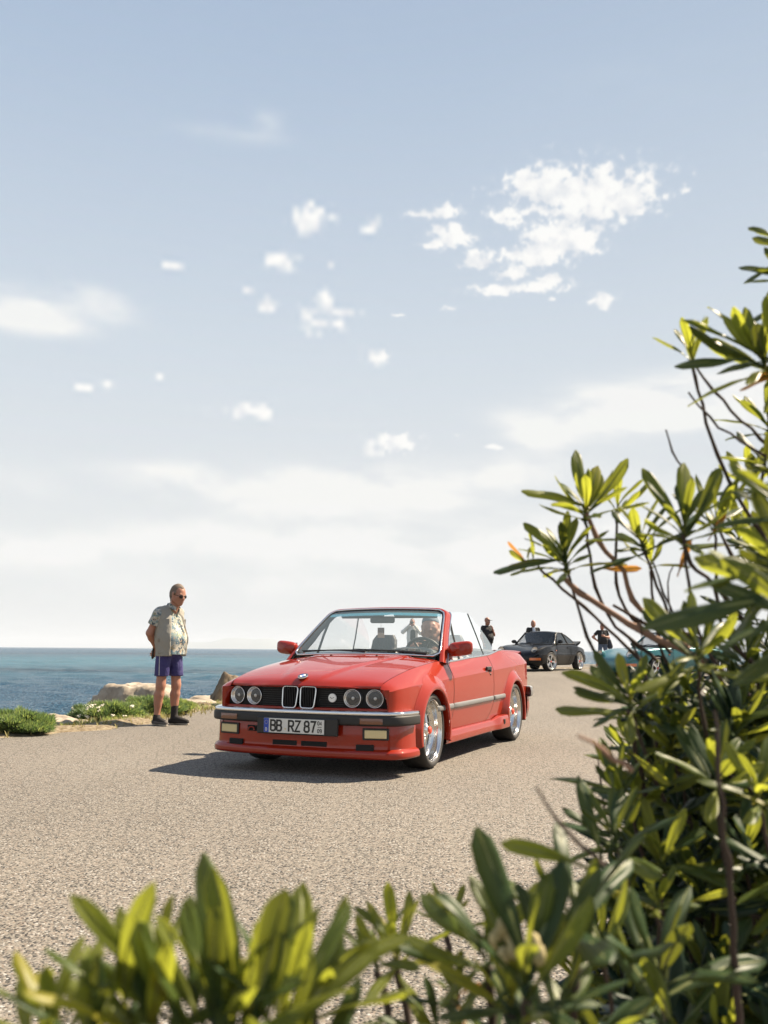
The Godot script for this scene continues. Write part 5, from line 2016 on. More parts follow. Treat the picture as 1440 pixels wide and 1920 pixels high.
func build_man() -> void:
	var foot := at(311, 1349, 11.4)
	var t := thing("person", "standing person in beige vest, patterned shirt, purple shorts and sunglasses, hands behind the back", "person", Vector3(foot.x, ground_y(foot.x, foot.z), foot.z), deg_to_rad(62))
	var J := pose({
		"sh_l": Vector3(0.175, 1.385, -0.02), "sh_r": Vector3(-0.18, 1.37, -0.03), "el_l": Vector3(0.23, 1.13, -0.14), "el_r": Vector3(-0.225, 1.13, -0.12), "wr_l": Vector3(0.06, 0.945, -0.175), "wr_r": Vector3(-0.03, 0.945, -0.185),
		"hand_l": Vector3(-0.8, -0.55, -0.1), "hand_r": Vector3(0.75, -0.6, -0.1), "palm_l": Vector3(0, 0, -1), "palm_r": Vector3(0, 0, -1), "thumb_l": Vector3(0, -1, 0), "thumb_r": Vector3(0, -1, 0), "curl": 0.6,
		"neck": Vector3(0, 1.465, 0.04), "head": Vector3(0.0, 1.605, 0.115), "turn": Basis.from_euler(Vector3(0.24, -0.12, 0.0)), "belly": 0.065,
		"ankle_l": Vector3(0.10, 0.085, 0.04), "toe_l": Vector3(0.135, 0.035, 0.22), "ankle_r": Vector3(-0.105, 0.085, -0.06), "toe_r": Vector3(-0.14, 0.035, 0.11), "knee_l": Vector3(0.10, 0.49, 0.055), "knee_r": Vector3(-0.105, 0.49, -0.015),
		"hip_l": Vector3(0.088, 0.90, 0.015), "hip_r": Vector3(-0.088, 0.90, 0.0),
	})
	figure_skin(t, J, M.skin, 0.012, 1.08)
	var c: Vector3 = J.head
	var b: Basis = J.turn
	# swept-back greying hair, longer at the nape, thinner above the forehead
	var hair := blob([[c + b * Vector3(0, 0.050, -0.028), c + b * Vector3(0, 0.02, -0.040), 0.090, 0.088, Vector3(0.92, 1.0, 1.05)], [c + b * Vector3(0, 0.095, 0.035), c + b * Vector3(0, 0.10, -0.02), 0.026, 0.04], [c + b * Vector3(0, -0.04, -0.075), c + b * Vector3(0, -0.085, -0.085), 0.055, 0.03],
		[c + b * Vector3(-0.075, 0.03, 0.02), c + b * Vector3(-0.078, -0.005, 0.018), 0.016, 0.010], [c + b * Vector3(0.075, 0.03, 0.02), c + b * Vector3(0.078, -0.005, 0.018), 0.016, 0.010]], 0.006, 0.008, [[c + b * Vector3(0, 0.065, 0.062), b * Vector3(0, -0.35, 1.0).normalized()]], [[c + b * Vector3(-0.12, -0.055, 0.0), c + b * Vector3(0.12, -0.055, 0.0), 0.052, 0.052], [c + b * Vector3(-0.12, -0.01, 0.075), c + b * Vector3(0.12, -0.01, 0.075), 0.062, 0.062]])
	part(t, "hair", hair.mesh(), M.hair_grey)
	eyes_and_brows(t, c, b, M.hair_grey, false)
	var m := Mb.new()
	for s in [-1.0, 1.0]:
		m.sphere(c + b * Vector3(0.033 * s, -0.001, 0.096), Vector3(0.029, 0.023, 0.006), 14, b * Basis(Vector3.UP, 0.18 * s))
	var sg := part(t, "sunglasses", m.mesh(), M.shades)
	m = Mb.new()
	for s in [-1.0, 1.0]:
		m.tube([c + b * Vector3(0.060 * s, 0.006, 0.088), c + b * Vector3(0.080 * s, 0.008, 0.06), c + b * Vector3(0.088 * s, 0.012, -0.005)], 0.0032, 6)
	m.tube([c + b * Vector3(-0.012, 0.004, 0.104), c + b * Vector3(0.012, 0.004, 0.104)], 0.003, 6)
	part(sg, "glasses_frame", m.mesh(), M.shades)
	m = Mb.new()
	m.sphere(c + b * Vector3(0, -0.062, 0.0905), Vector3(0.02, 0.005, 0.005), 10, b)
	part(t, "mouth", m.mesh(), M.lips)
	# patterned shirt
	var img := Image.create(256, 256, false, Image.FORMAT_RGB8)
	var r := RandomNumberGenerator.new()
	r.seed = 12
	img.fill(Color(0.84, 0.82, 0.76))
	for i in 420:
		var col: Color = [Color(0.33, 0.46, 0.55), Color(0.22, 0.33, 0.42), Color(0.50, 0.62, 0.66), Color(0.78, 0.62, 0.48), Color(0.62, 0.66, 0.56), Color(0.86, 0.83, 0.77), Color(0.84, 0.82, 0.76), Color(0.66, 0.61, 0.42), Color(0.16, 0.24, 0.30), Color(0.42, 0.55, 0.62)][r.randi() % 10]
		var px := r.randf() * 256
		var py := r.randf() * 256
		var rr := r.randf_range(6, 24)
		var pet := r.randi_range(3, 6)
		var ph := r.randf() * TAU
		for y in range(int(py - rr), int(py + rr) + 1):
			for x in range(int(px - rr), int(px + rr) + 1):
				var dd := Vector2(x - px, y - py)
				if dd.length() < rr * (0.6 + 0.4 * sin(dd.angle() * pet + ph)):
					img.set_pixel(posmod(x, 256), posmod(y, 256), col)
	var shirt := mat("patterned_shirt", Color(1, 1, 1), 0.9)
	shirt.albedo_texture = ImageTexture.create_from_image(img)
	shirt.uv1_triplanar = true
	shirt.uv1_scale = Vector3(1.5, 1.5, 1.5)
	shirt.albedo_color = Color(0.86, 0.86, 0.86)
	var bones := torso_bones(J, 0.010, 0.86)
	var sh := blob(bones, 0.011, 0.014, [[Vector3(0, 0.865, 0), Vector3.DOWN], [Vector3(0, 1.505, 0.02), Vector3(0, 0.9, -0.25).normalized()]], [[J.neck + Vector3(0, 0.03, 0.06), J.neck + Vector3(0, -0.06, 0.14), 0.045, 0.03]])
	for s in ["_l", "_r"]:
		var sv := sleeve(J, s, 0.014, 0.56)
		var d: Vector3 = ((J["el" + s] as Vector3) - (J["sh" + s] as Vector3)).normalized()
		sh.join(blob(sv, 0.010, 0.010, [[(J["sh" + s] as Vector3).lerp(J["el" + s], 0.60), d]]))
	var so := part(t, "shirt", sh.mesh(), shirt)
	# collar
	for s in [-1.0, 1.0]:
		m = Mb.new()
		var n0: Vector3 = J.neck
		m.grid([PackedVector3Array([n0 + Vector3(0.008 * s, 0.05, -0.075), n0 + Vector3(0.062 * s, 0.045, -0.035), n0 + Vector3(0.070 * s, 0.025, 0.03), n0 + Vector3(0.035 * s, -0.01, 0.085)]), PackedVector3Array([n0 + Vector3(0.008 * s, 0.01, -0.095), n0 + Vector3(0.085 * s, 0.0, -0.045), n0 + Vector3(0.098 * s, -0.02, 0.04), n0 + Vector3(0.070 * s, -0.06, 0.105)])])
		part(so, "collar", m.mesh(), shirt)
	# vest, open in front
	var vb := torso_bones(J, 0.026, 0.85)
	var ve := blob(vb, 0.011, 0.016, [[Vector3(0, 0.845, 0), Vector3.DOWN], [Vector3(0, 1.475, 0.0), Vector3(0, 1, 0.15).normalized()]],
		[[Vector3(0.0, 0.70, 0.36), Vector3(0.0, 1.18, 0.34), 0.255, 0.235], [Vector3(0.0, 1.18, 0.34), Vector3(0.0, 1.62, 0.20), 0.235, 0.165], [J.sh_l + Vector3(0.10, 0.02, 0), J.sh_l.lerp(J.el_l, 0.5) + Vector3(0.06, 0, 0), 0.085, 0.08], [J.sh_r + Vector3(-0.10, 0.02, 0), J.sh_r.lerp(J.el_r, 0.5) + Vector3(-0.06, 0, 0), 0.085, 0.08], [J.neck + Vector3(0, 0.06, 0.01), J.neck + Vector3(0, -0.01, 0.03), 0.078, 0.075]])
	var vo := part(t, "vest", ve.mesh(), M.vest_cloth)
	for s in [-1.0, 1.0]:
		var vc := Vector3(0.190 * s, 0.965, 0.085)
		var tb := Basis(Vector3.UP, 1.10 * s)
		m = Mb.new()
		m.box(vc, Vector3(0.15, 0.17, 0.022), 0.009, tb)
		var po := part(vo, "pocket", m.mesh(), M.vest_cloth)
		m = Mb.new()
		m.box(vc + tb * Vector3(0, 0.075, 0.012), Vector3(0.155, 0.045, 0.008), 0.003, tb)
		part(vo, "pocket_flap", m.mesh(), M.vest_seam)
		m = Mb.new()
		m.box(Vector3(0.172 * s, 1.26, 0.088), Vector3(0.09, 0.10, 0.012), 0.005, Basis(Vector3.UP, 0.95 * s))
		part(vo, "chest_pocket", m.mesh(), M.vest_cloth)
	# shorts
	var hem := 0.60
	var sb := [[Vector3(-0.05, 0.93, 0.02), Vector3(0.05, 0.93, 0.02), 0.122, 0.122]]
	for s in ["_l", "_r"]:
		var h: Vector3 = J["hip" + s]
		var k: Vector3 = J["knee" + s]
		sb.append([h + Vector3(0, -0.02, 0), h.lerp(k, 0.8) + Vector3(signf(h.x) * 0.006, 0, 0.004), 0.098, 0.088])
	var sho := blob(sb, 0.011, 0.010, [[Vector3(0, hem, 0), Vector3(0, -1, 0)], [Vector3(0, 0.97, 0), Vector3.UP]])
	var shp := part(t, "shorts", sho.mesh(), M.shorts_purple)
	m = Mb.new()
	for s in [-1.0, 1.0]:
		var pth := []
		for i in 8:
			var f := i / 7.0
			pth.append(Vector3((0.181 + 0.006 * f) * s, lerpf(0.88, hem + 0.012, f), 0.015 + 0.01 * f))
		m.tube(pth, 0.0055, 6)
	part(shp, "side_stripe", m.mesh(), M.white_cloth)
	for s in ["_l", "_r"]:
		var a: Vector3 = J["ankle" + s]
		var k: Vector3 = J["knee" + s]
		var top := 0.24 if s == "_l" else 0.135
		var so2 := blob([[a.lerp(k, 0.5), a, 0.048, 0.041], [a, J["toe" + s], 0.042, 0.034]], 0.009, 0.008, [[Vector3(0, top, 0), Vector3.UP], [Vector3(0, 0.05, 0), Vector3.DOWN]])
		part(t, "sock", so2.mesh(), M.sock)
		shoe(t, J, s, M.shoe_grey if s == "_r" else M.sock, M.sole)
	# black phone held behind the back
	m = Mb.new()
	m.box(Vector3.ZERO, Vector3(0.075, 0.15, 0.022), 0.006)
	var ph := solo("phone", m.mesh(), M.black_plastic, "black phone held behind the back of the standing person in the beige vest", "phone")
	ph.transform = t.transform * Transform3D(Basis.from_euler(Vector3(0.1, 0.5, 0.15)), Vector3(-0.03, 0.885, -0.225))

func build_driver() -> void:
	# sits in the car's own axes
	var t := thing("person", "driver with short beard and grey blue cap at the red convertible's wheel", "person", Vector3(-0.341, 0.0, -7.763), -deg_to_rad(22.9))
	var J := pose({
		"hip_l": Vector3(0.44, 0.54, -1.46), "hip_r": Vector3(0.28, 0.54, -1.46), "knee_l": Vector3(0.46, 0.66, -1.02), "knee_r": Vector3(0.27, 0.66, -1.02), "ankle_l": Vector3(0.44, 0.36, -0.72), "ankle_r": Vector3(0.30, 0.36, -0.70), "toe_l": Vector3(0.44, 0.40, -0.58), "toe_r": Vector3(0.30, 0.40, -0.56),
		"sh_l": Vector3(0.485, 0.96, -1.62), "sh_r": Vector3(0.105, 0.98, -1.61), "el_l": Vector3(0.60, 0.80, -1.40), "el_r": Vector3(0.07, 0.85, -1.34), "wr_l": Vector3(0.505, 0.87, -1.16), "wr_r": Vector3(0.19, 0.965, -1.16),
		"hand_l": Vector3(-0.1, 0.5, 0.8), "hand_r": Vector3(0.25, 0.35, 0.75), "palm_l": Vector3(-1, 0, -0.2), "palm_r": Vector3(0.3, -0.8, -0.3), "thumb_l": Vector3(-0.3, 0.8, -0.3), "thumb_r": Vector3(0.8, 0.3, -0.4), "curl": 0.75,
		"neck": Vector3(0.28, 1.035, -1.60), "head": Vector3(0.232, 1.168, -1.555), "turn": Basis.from_euler(Vector3(0.0, 0.28, 0.05)), "belly": 0.10,
	})
	figure_skin(t, J, M.skin_tan, 0.013, 1.2)
	var c: Vector3 = J.head
	var b: Basis = J.turn
	eyes_and_brows(t, c, b, M.hair_dark)
	var cap := blob([[c + b * Vector3(0, 0.045, -0.015), c + b * Vector3(0, 0.035, -0.015), 0.098, 0.098, Vector3(0.87, 1.0, 1.05)]], 0.006, 0.006, [[c + b * Vector3(0, 0.062, 0.06), b * Vector3(0, -1, 0.30).normalized()]])
	var cp := part(t, "cap", cap.mesh(), M.cap_blue)
	var m := Mb.new()
	m.box(c + b * Vector3(0, 0.045, -0.13), Vector3(0.13, 0.008, 0.07), 0.003, b * Basis(Vector3.RIGHT, 0.3))
	part(cp, "cap_peak", m.mesh(), M.cap_blue)
	var beard := blob([[c + b * Vector3(-0.028, -0.07, 0.072), c + b * Vector3(0, -0.094, 0.081), 0.012, 0.016], [c + b * Vector3(0.028, -0.07, 0.072), c + b * Vector3(0, -0.094, 0.081), 0.012, 0.016], [c + b * Vector3(-0.026, -0.05, 0.084), c + b * Vector3(0.026, -0.05, 0.084), 0.007, 0.007], [c + b * Vector3(-0.028, -0.068, 0.074), c + b * Vector3(-0.027, -0.05, 0.08), 0.008, 0.007], [c + b * Vector3(0.028, -0.068, 0.074), c + b * Vector3(0.027, -0.05, 0.08), 0.008, 0.007]], 0.004, 0.004)
	part(t, "beard", beard.mesh(), M.stubble)
	m = Mb.new()
	m.sphere(c + b * Vector3(0, -0.061, 0.090), Vector3(0.02, 0.005, 0.005), 10, b)
	part(t, "mouth", m.mesh(), M.lips)
	var sh := blob(torso_bones(J, 0.02, 0.5), 0.014, 0.015, [[J.neck + Vector3(0, 0.005, 0), Vector3(0, 1, 0.1).normalized()]])
	for s in ["_l", "_r"]:
		var d: Vector3 = ((J["el" + s] as Vector3) - (J["sh" + s] as Vector3)).normalized()
		sh.join(blob(sleeve(J, s, 0.012, 0.6), 0.012, 0.010, [[(J["sh" + s] as Vector3).lerp(J["el" + s], 0.64), d]]))
	part(t, "shirt", sh.mesh(), M.black_cloth)
	var tr := []
	for s in ["_l", "_r"]:
		tr.append([J["hip" + s], J["knee" + s], 0.10, 0.075])
		tr.append([J["knee" + s], J["ankle" + s], 0.072, 0.055])
	part(t, "trousers", blob(tr, 0.02, 0.012).mesh(), M.navy_cloth)

func far_person(label: String, where: Vector3, turn: float, J: Dictionary, cloth: Dictionary) -> Node3D:
	var t := thing("person", label, "person", where, turn, "people at the back of the lot")
	figure_skin(t, J, cloth.get("skin", M.skin), 0.017, 1.08)
	var c: Vector3 = J.head
	var b: Basis = J.turn
	eyes_and_brows(t, c, b, M.hair_grey, false)
	var low: float = cloth.get("low", 0.88)
	var sh := blob(torso_bones(J, 0.012, low), 0.016, 0.014, [[Vector3(0, low, 0), Vector3.DOWN], [J.neck + Vector3(0, 0.015, 0), Vector3.UP]])
	for s in ["_l", "_r"]:
		var d: Vector3 = ((J["el" + s] as Vector3) - (J["sh" + s] as Vector3)).normalized()
		var u: float = cloth.get("sleeve", 0.55)
		var sv := sleeve(J, s, 0.014, minf(u, 1.0))
		if u > 1.0:
			sv.append([J["el" + s], J["wr" + s], 0.06, 0.042])
			sh.join(blob(sv, 0.015, 0.010, []))
		else:
			sh.join(blob(sv, 0.015, 0.010, [[(J["sh" + s] as Vector3).lerp(J["el" + s], u + 0.03), d]]))
	part(t, "shirt", sh.mesh(), cloth.shirt)
	var hem: float = cloth.get("hem", 0.10)
	var sb := [[Vector3(-0.05, 0.92, 0), Vector3(0.05, 0.92, 0), 0.125, 0.125]]
	for s in ["_l", "_r"]:
		sb.append([J["hip" + s], J["knee" + s], 0.102, 0.076])
		sb.append([J["knee" + s], J["ankle" + s], 0.074, 0.06])
		shoe(t, J, s, M.sock, M.sole)
	part(t, "shorts" if hem > 0.3 else "trousers", blob(sb, 0.016, 0.010, [[Vector3(0, hem, 0), Vector3.DOWN], [Vector3(0, 1.0, 0), Vector3.UP]]).mesh(), cloth.legs)
	if cloth.has("hair"):
		part(t, "hair", blob([[c + b * Vector3(0, 0.045, -0.022), c + b * Vector3(0, 0.02, -0.03), 0.094, 0.09, Vector3(0.88, 1, 1.04)]], 0.009, 0.006, [], [[c + b * Vector3(-0.12, -0.02, 0.06), c + b * Vector3(0.12, -0.02, 0.06), 0.085, 0.085]]).mesh(), cloth.hair)
	return t

func build_far_people() -> void:
	# on the phone, behind the red car
	var p := at(914, 1240, 31.5)
	p.y = ground_y(p.x, p.z)
	var J := pose({"el_l": Vector3(0.27, 1.17, 0.06), "wr_l": Vector3(0.10, 1.36, 0.17), "hand_l": Vector3(-0.3, 0.9, 0.1), "palm_l": Vector3(-0.8, 0, -0.5), "turn": Basis.from_euler(Vector3(0.05, 0.2, 0)), "belly": 0.08})
	var t := far_person("person in black polo shirt and cap, hand at the chin, behind the red car", p, deg_to_rad(38), J, {"shirt": M.black_cloth, "legs": M.denim})
	var c: Vector3 = J.head
	var b: Basis = J.turn
	var cap := part(t, "cap", blob([[c + b * Vector3(0, 0.05, -0.012), c + b * Vector3(0, 0.045, -0.012), 0.096, 0.096, Vector3(0.87, 1, 1.05)]], 0.009, 0.006, [[c + b * Vector3(0, 0.045, 0), Vector3.DOWN]]).mesh(), M.skin_tan)
	var m := Mb.new()
	m.box(c + b * Vector3(0, 0.048, 0.125), Vector3(0.14, 0.012, 0.09), 0.004, b * Basis(Vector3.RIGHT, 0.15))
	part(cap, "cap_peak", m.mesh(), M.black_cloth)
	# bald, behind the black coupe
	p = at(1001, 1240, 34.0)
	p.y = ground_y(p.x, p.z)
	J = pose({"turn": Basis.from_euler(Vector3(0.08, 0.1, 0))})
	t = far_person("bald person in a dark jacket over a pale shirt behind the black coupe's roof", p, deg_to_rad(5), J, {"shirt": M.black_cloth, "legs": M.denim, "sleeve": 1.2})
	m = Mb.new()
	m.grid([PackedVector3Array([Vector3(-0.05, 1.50, 0.07), Vector3(0, 1.49, 0.09), Vector3(0.05, 1.50, 0.07)]), PackedVector3Array([Vector3(-0.06, 1.3, 0.138), Vector3(0, 1.3, 0.148), Vector3(0.06, 1.3, 0.138)]), PackedVector3Array([Vector3(-0.05, 1.0, 0.14), Vector3(0, 1.0, 0.15), Vector3(0.05, 1.0, 0.14)])])
	part(t, "shirt_front", m.mesh(), M.pale_blue_cloth)
	# in shorts, one hand on the hip
	p = at(1131, 1246, 38.6)
	p.y = ground_y(p.x, p.z)
	J = pose({"el_r": Vector3(-0.40, 1.20, -0.06), "wr_r": Vector3(-0.19, 1.02, 0.02), "hand_r": Vector3(0.7, -0.4, 0.3), "palm_r": Vector3(0.3, 0, -0.9), "el_l": Vector3(0.27, 1.17, 0.04), "wr_l": Vector3(0.05, 1.22, 0.2), "hand_l": Vector3(-0.9, 0.3, 0.2), "palm_l": Vector3(0, 0, -1), "thumb_l": Vector3(0, 1, 0),
		"ankle_l": Vector3(0.19, 0.085, -0.02), "toe_l": Vector3(0.25, 0.035, 0.13), "ankle_r": Vector3(-0.19, 0.085, -0.02), "toe_r": Vector3(-0.26, 0.035, 0.12), "knee_l": Vector3(0.145, 0.49, 0.02), "knee_r": Vector3(-0.145, 0.49, 0.02), "belly": 0.09})
	t = far_person("person in black T-shirt and denim shorts, hand on hip, between the two coupes", p, deg_to_rad(4), J, {"shirt": M.black_cloth, "legs": M.denim, "hem": 0.50, "low": 0.90})
	m = Mb.new()
	m.box(Vector3(0.02, 1.29, 0.155), Vector3(0.12, 0.022, 0.004), 0.0, Basis(Vector3.UP, 0.05))
	part(t, "shirt_print", m.mesh(), M.white_cloth)
	m = Mb.new()
	m.box(Vector3(-0.09, 1.06, 0.185), Vector3(0.055, 0.10, 0.008), 0.002)
	m.tube([Vector3(-0.09, 1.11, 0.18), Vector3(-0.05, 1.35, 0.15), Vector3(-0.02, 1.48, 0.06)], 0.004, 5)
	part(t, "pass_on_cord", m.mesh(), M.white_cloth)
	var bag := solo("shoulder_bag", blob([[Vector3(0, 0.0, 0), Vector3(0.03, -0.2, 0), 0.11, 0.15, Vector3(0.8, 1, 0.6)]], 0.02, 0.02).mesh(), M.navy_cloth, "dark bag hanging at the side of the person in denim shorts", "bag")
	bag.transform = t.transform * Transform3D(Basis(), Vector3(0.30, 1.02, -0.03))
	m = Mb.new()
	m.tube([Vector3(0, 0.07, 0), Vector3(-0.08, 0.3, 0.02), Vector3(-0.12, 0.44, 0.0), Vector3(-0.10, 0.3, -0.12)], 0.012, 6)
	part(bag, "bag_strap", m.mesh(), M.navy_cloth)
	# seen through the windscreen, taking a picture
	p = at(773, 1238, 33.0)
	p.y = ground_y(p.x, p.z)
	J = pose({"el_l": Vector3(0.30, 1.24, 0.08), "wr_l": Vector3(0.10, 1.50, 0.2), "el_r": Vector3(-0.34, 1.28, 0.04), "wr_r": Vector3(-0.10, 1.52, 0.2), "hand_l": Vector3(-0.5, 0.7, 0.2), "hand_r": Vector3(0.5, 0.7, 0.2), "palm_l": Vector3(-0.6, 0, -0.6), "palm_r": Vector3(0.6, 0, -0.6), "belly": 0.05})
	t = far_person("person in a white shirt raising a camera, seen through the red car's windscreen", p, deg_to_rad(-6), J, {"shirt": M.white_cloth, "legs": M.navy_cloth, "hair": M.hair_dark, "sleeve": 1.1})
	m = Mb.new()
	m.box(Vector3.ZERO, Vector3(0.13, 0.085, 0.05), 0.01)
	m.lathe([Vector2(0.034, 0.0), Vector2(0.034, 0.08), Vector2(0.030, 0.085), Vector2(0.0001, 0.078)], 16, Transform3D(Basis(Vector3.RIGHT, PI / 2), Vector3(0, 0, 0.02)))
	var cm := solo("camera", m.mesh(), M.black_plastic, "black camera raised to the face of the person in white", "camera")
	cm.transform = t.transform * Transform3D(Basis(), Vector3(0, 1.60, 0.20))
	var pack := solo("chest_bag", blob([[Vector3(0, 0.12, 0), Vector3(0, -0.12, 0), 0.085, 0.1, Vector3(1, 1, 0.7)]], 0.016, 0.01).mesh(), M.black_cloth, "black bag worn on the chest of the person in white", "bag")
	pack.transform = t.transform * Transform3D(Basis(), Vector3(0.03, 1.16, 0.17))

# ---------------------------------------------------------------- the two rear-engined coupes further back
func build_far_cars() -> void:
	var p := at(990, 1252, 29.6)
	coupe("black two-door coupe with a wide tail wing parked behind the red convertible", Vector3(p.x, ground_y(p.x, p.z), p.z), -deg_to_rad(34), M.black_paint, true)
	p = at(1203, 1270, 24.2)
	coupe("teal green two-door coupe parked at the right, half hidden by the shrub's leaves", Vector3(p.x, ground_y(p.x, p.z), p.z - 0.5), -deg_to_rad(62), M.teal_paint, false)

func _cw(z: float, wide: float) -> float:
	return ev([Vector2(-3.24, 0.50), Vector2(-3.18, 0.66), Vector2(-3.0, 0.775), Vector2(-2.65, 0.845 + wide), Vector2(-2.27, 0.855 + wide), Vector2(-1.9, 0.83 + wide * 0.5), Vector2(-1.3, 0.80), Vector2(-0.5, 0.80), Vector2(0.0, 0.825 + wide * 0.5), Vector2(0.45, 0.80), Vector2(0.7, 0.735), Vector2(0.84, 0.63), Vector2(0.90, 0.50)], z)

func _ccenter(z: float) -> float:
	return ev([Vector2(-3.24, 0.52), Vector2(-3.15, 0.66), Vector2(-2.95, 0.77), Vector2(-2.6, 0.87), Vector2(-2.2, 0.93), Vector2(-1.2, 0.90), Vector2(-0.55, 0.865), Vector2(-0.2, 0.825), Vector2(0.2, 0.765), Vector2(0.55, 0.675), Vector2(0.78, 0.59), Vector2(0.88, 0.50), Vector2(0.90, 0.44)], z)

func _cfender(z: float) -> float:
	return ev([Vector2(-3.24, 0.50), Vector2(-3.1, 0.62), Vector2(-2.8, 0.735), Vector2(-2.4, 0.80), Vector2(-2.0, 0.845), Vector2(-1.2, 0.865), Vector2(-0.6, 0.855), Vector2(-0.2, 0.84), Vector2(0.2, 0.815), Vector2(0.5, 0.76), Vector2(0.68, 0.69), Vector2(0.82, 0.55), Vector2(0.90, 0.44)], z)

func _carch(z: float, low: float) -> float:
	var y := low
	for zc in [0.0, -2.27]:
		var d := absf(z - zc)
		if d < 0.34:
			y = maxf(y, 0.305 + sqrt(0.34 * 0.34 - d * d))
	return y

func coupe(label: String, where: Vector3, turn: float, paint: Material, wing: bool) -> void:
	var car := thing("coupe", label, "car", where, turn, "coupes parked at the back of the lot")
	var wide := 0.03 if wing else 0.0
	var mb := Mb.new()
	var rows := []
	for i in 130:
		var z := lerpf(0.90, -3.24, i / 129.0)
		var w := _cw(z, wide)
		var yc := _ccenter(z)
		var yf := _cfender(z)
		var low := lerpf(0.24, 0.36, sm(0.75, 0.9, z)) if z > 0 else lerpf(0.22, 0.36, sm(-3.0, -3.24, z))
		var bot := _carch(z, low)
		var half := []
		half.append(Vector2(w - 0.05, bot))
		half.append(Vector2(w - 0.012, maxf(bot, lerpf(low, 0.52, 0.35))))
		half.append(Vector2(w, maxf(bot, minf(0.50, yf - 0.05))))
		half.append(Vector2(w - 0.004, maxf(bot, lerpf(minf(0.50, yf - 0.05), yf, 0.4))))
		half.append(Vector2(w - 0.03, maxf(bot, lerpf(0.5, yf, 0.82)) if yf > 0.52 else yf))
		half.append(Vector2(w - 0.075, yf - 0.012))
		half.append(Vector2(w - 0.14, yf))
		half.append(Vector2(w - 0.20, lerpf(yf, yc, 0.18)))
		half.append(Vector2(w * 0.62, lerpf(yf, yc, 0.6)))
		half.append(Vector2(w * 0.42, lerpf(yf, yc, 0.86)))
		half.append(Vector2(w * 0.2, yc))
		half.append(Vector2(0, yc))
		var row := PackedVector3Array()
		for q in half:
			row.append(Vector3(q.x, q.y, z))
		for k in range(half.size() - 2, -1, -1):
			row.append(Vector3(-half[k].x, half[k].y, z))
		rows.append(row)
	mb.grid(rows)
	part(car, "body", mb.mesh(), paint)
	# bumpers: bands wrapped round nose and tail
	for e in [[0.90, 0.30, 1.0], [-3.24, 0.34, -1.0]]:
		mb = Mb.new()
		var band := []
		for i in 31:
			var q := lerpf(-1.0, 1.0, i / 30.0)
			var x := q * 0.795
			var z: float = e[0] + e[2] * (0.045 - 0.30 * pow(absf(q), 4.0))
			band.append(PackedVector3Array([Vector3(x, e[1] + 0.20, z - 0.03 * e[2]), Vector3(x, e[1] + 0.17, z), Vector3(x, e[1] + 0.04, z + 0.01 * e[2]), Vector3(x, e[1] - 0.06, z - 0.02 * e[2]), Vector3(x * 0.97, e[1] - 0.12, z - 0.12 * e[2])]))
		mb.grid(band)
		var bu := part(car, "bumper", mb.mesh(), paint)
		for s in [-1.0, 1.0]:
			mb = Mb.new()
			var seg := []
			for i in 7:
				var q: float = lerpf(0.60, 0.97, i / 6.0) * s
				var x := q * 0.80
				var z: float = e[0] + e[2] * (0.058 - 0.30 * pow(absf(q), 4.0))
				seg.append(PackedVector3Array([Vector3(x, e[1] + 0.12, z), Vector3(x, e[1] + 0.045, z + 0.004 * e[2])]))
			mb.grid(seg)
			part(bu, "indicator" if e[2] > 0 else "tail_lamp", mb.mesh(), M.amber if e[2] > 0 else M.tail_red)
	mb = Mb.new()
	mb.box(Vector3(0, 0.30, -1.13), Vector3(1.46, 0.24, 1.5), 0.03)
	mb.box(Vector3(0, 0.42, 0.05), Vector3(0.98, 0.40, 1.3), 0.05)
	mb.box(Vector3(0, 0.45, -2.35), Vector3(0.98, 0.5, 1.4), 0.05)
	part(car, "underbody", mb.mesh(), M.matt_black)
	# glasshouse
	var roof := func(z: float) -> float: return ev([Vector2(-2.75, 0.83), Vector2(-2.45, 0.945), Vector2(-2.1, 1.09), Vector2(-1.75, 1.215), Vector2(-1.45, 1.285), Vector2(-1.2, 1.305), Vector2(-1.0, 1.285)], z)
	var roof_w := func(z: float) -> float: return ev([Vector2(-2.75, 0.56), Vector2(-2.1, 0.555), Vector2(-1.6, 0.555), Vector2(-1.0, 0.545)], z)
	mb = Mb.new()
	rows = []
	for i in 30:
		var z := lerpf(-1.0, -2.75, i / 29.0)
		var row := PackedVector3Array()
		for k in 17:
			var q := k / 8.0 - 1.0
			row.append(Vector3(q * (roof as Callable).call(z) * 0.0 + q * (roof_w as Callable).call(z), (roof as Callable).call(z) - 0.055 * pow(absf(q), 2.5), z - 0.02 * (1 - q * q)))
		rows.append(row)
	mb.grid(rows)
	part(car, "roof", mb.mesh(), paint)
	mb = Mb.new()
	rows = []
	for i in 9:
		var f := i / 8.0
		var row := PackedVector3Array()
		for k in 17:
			var q := k / 8.0 - 1.0
			row.append(Vector3(q * lerpf(0.665, 0.535, f), lerpf(0.855, 1.245, f) + 0.03 * (1 - q * q) * (1 - f) + 0.035 * f * (1 - q * q), lerpf(-0.62, -1.015, f) + 0.16 * (1 - q * q) * (1.0 - 0.6 * f)))
		rows.append(row)
	mb.grid(rows)
	part(car, "windscreen", mb.mesh(), M.dark_glass)
	mb = Mb.new()
	rows = []
	for i in 9:
		var z := lerpf(-1.72, -2.42, i / 8.0)
		var row := PackedVector3Array()
		for k in 13:
			var q := k / 6.0 - 1.0
			row.append(Vector3(q * 0.45, (roof as Callable).call(z) - 0.055 * pow(absf(q * 0.8), 2.5) + 0.006, z - 0.02))
		rows.append(row)
	mb.grid(rows)
	part(car, "rear_window", mb.mesh(), M.dark_glass)
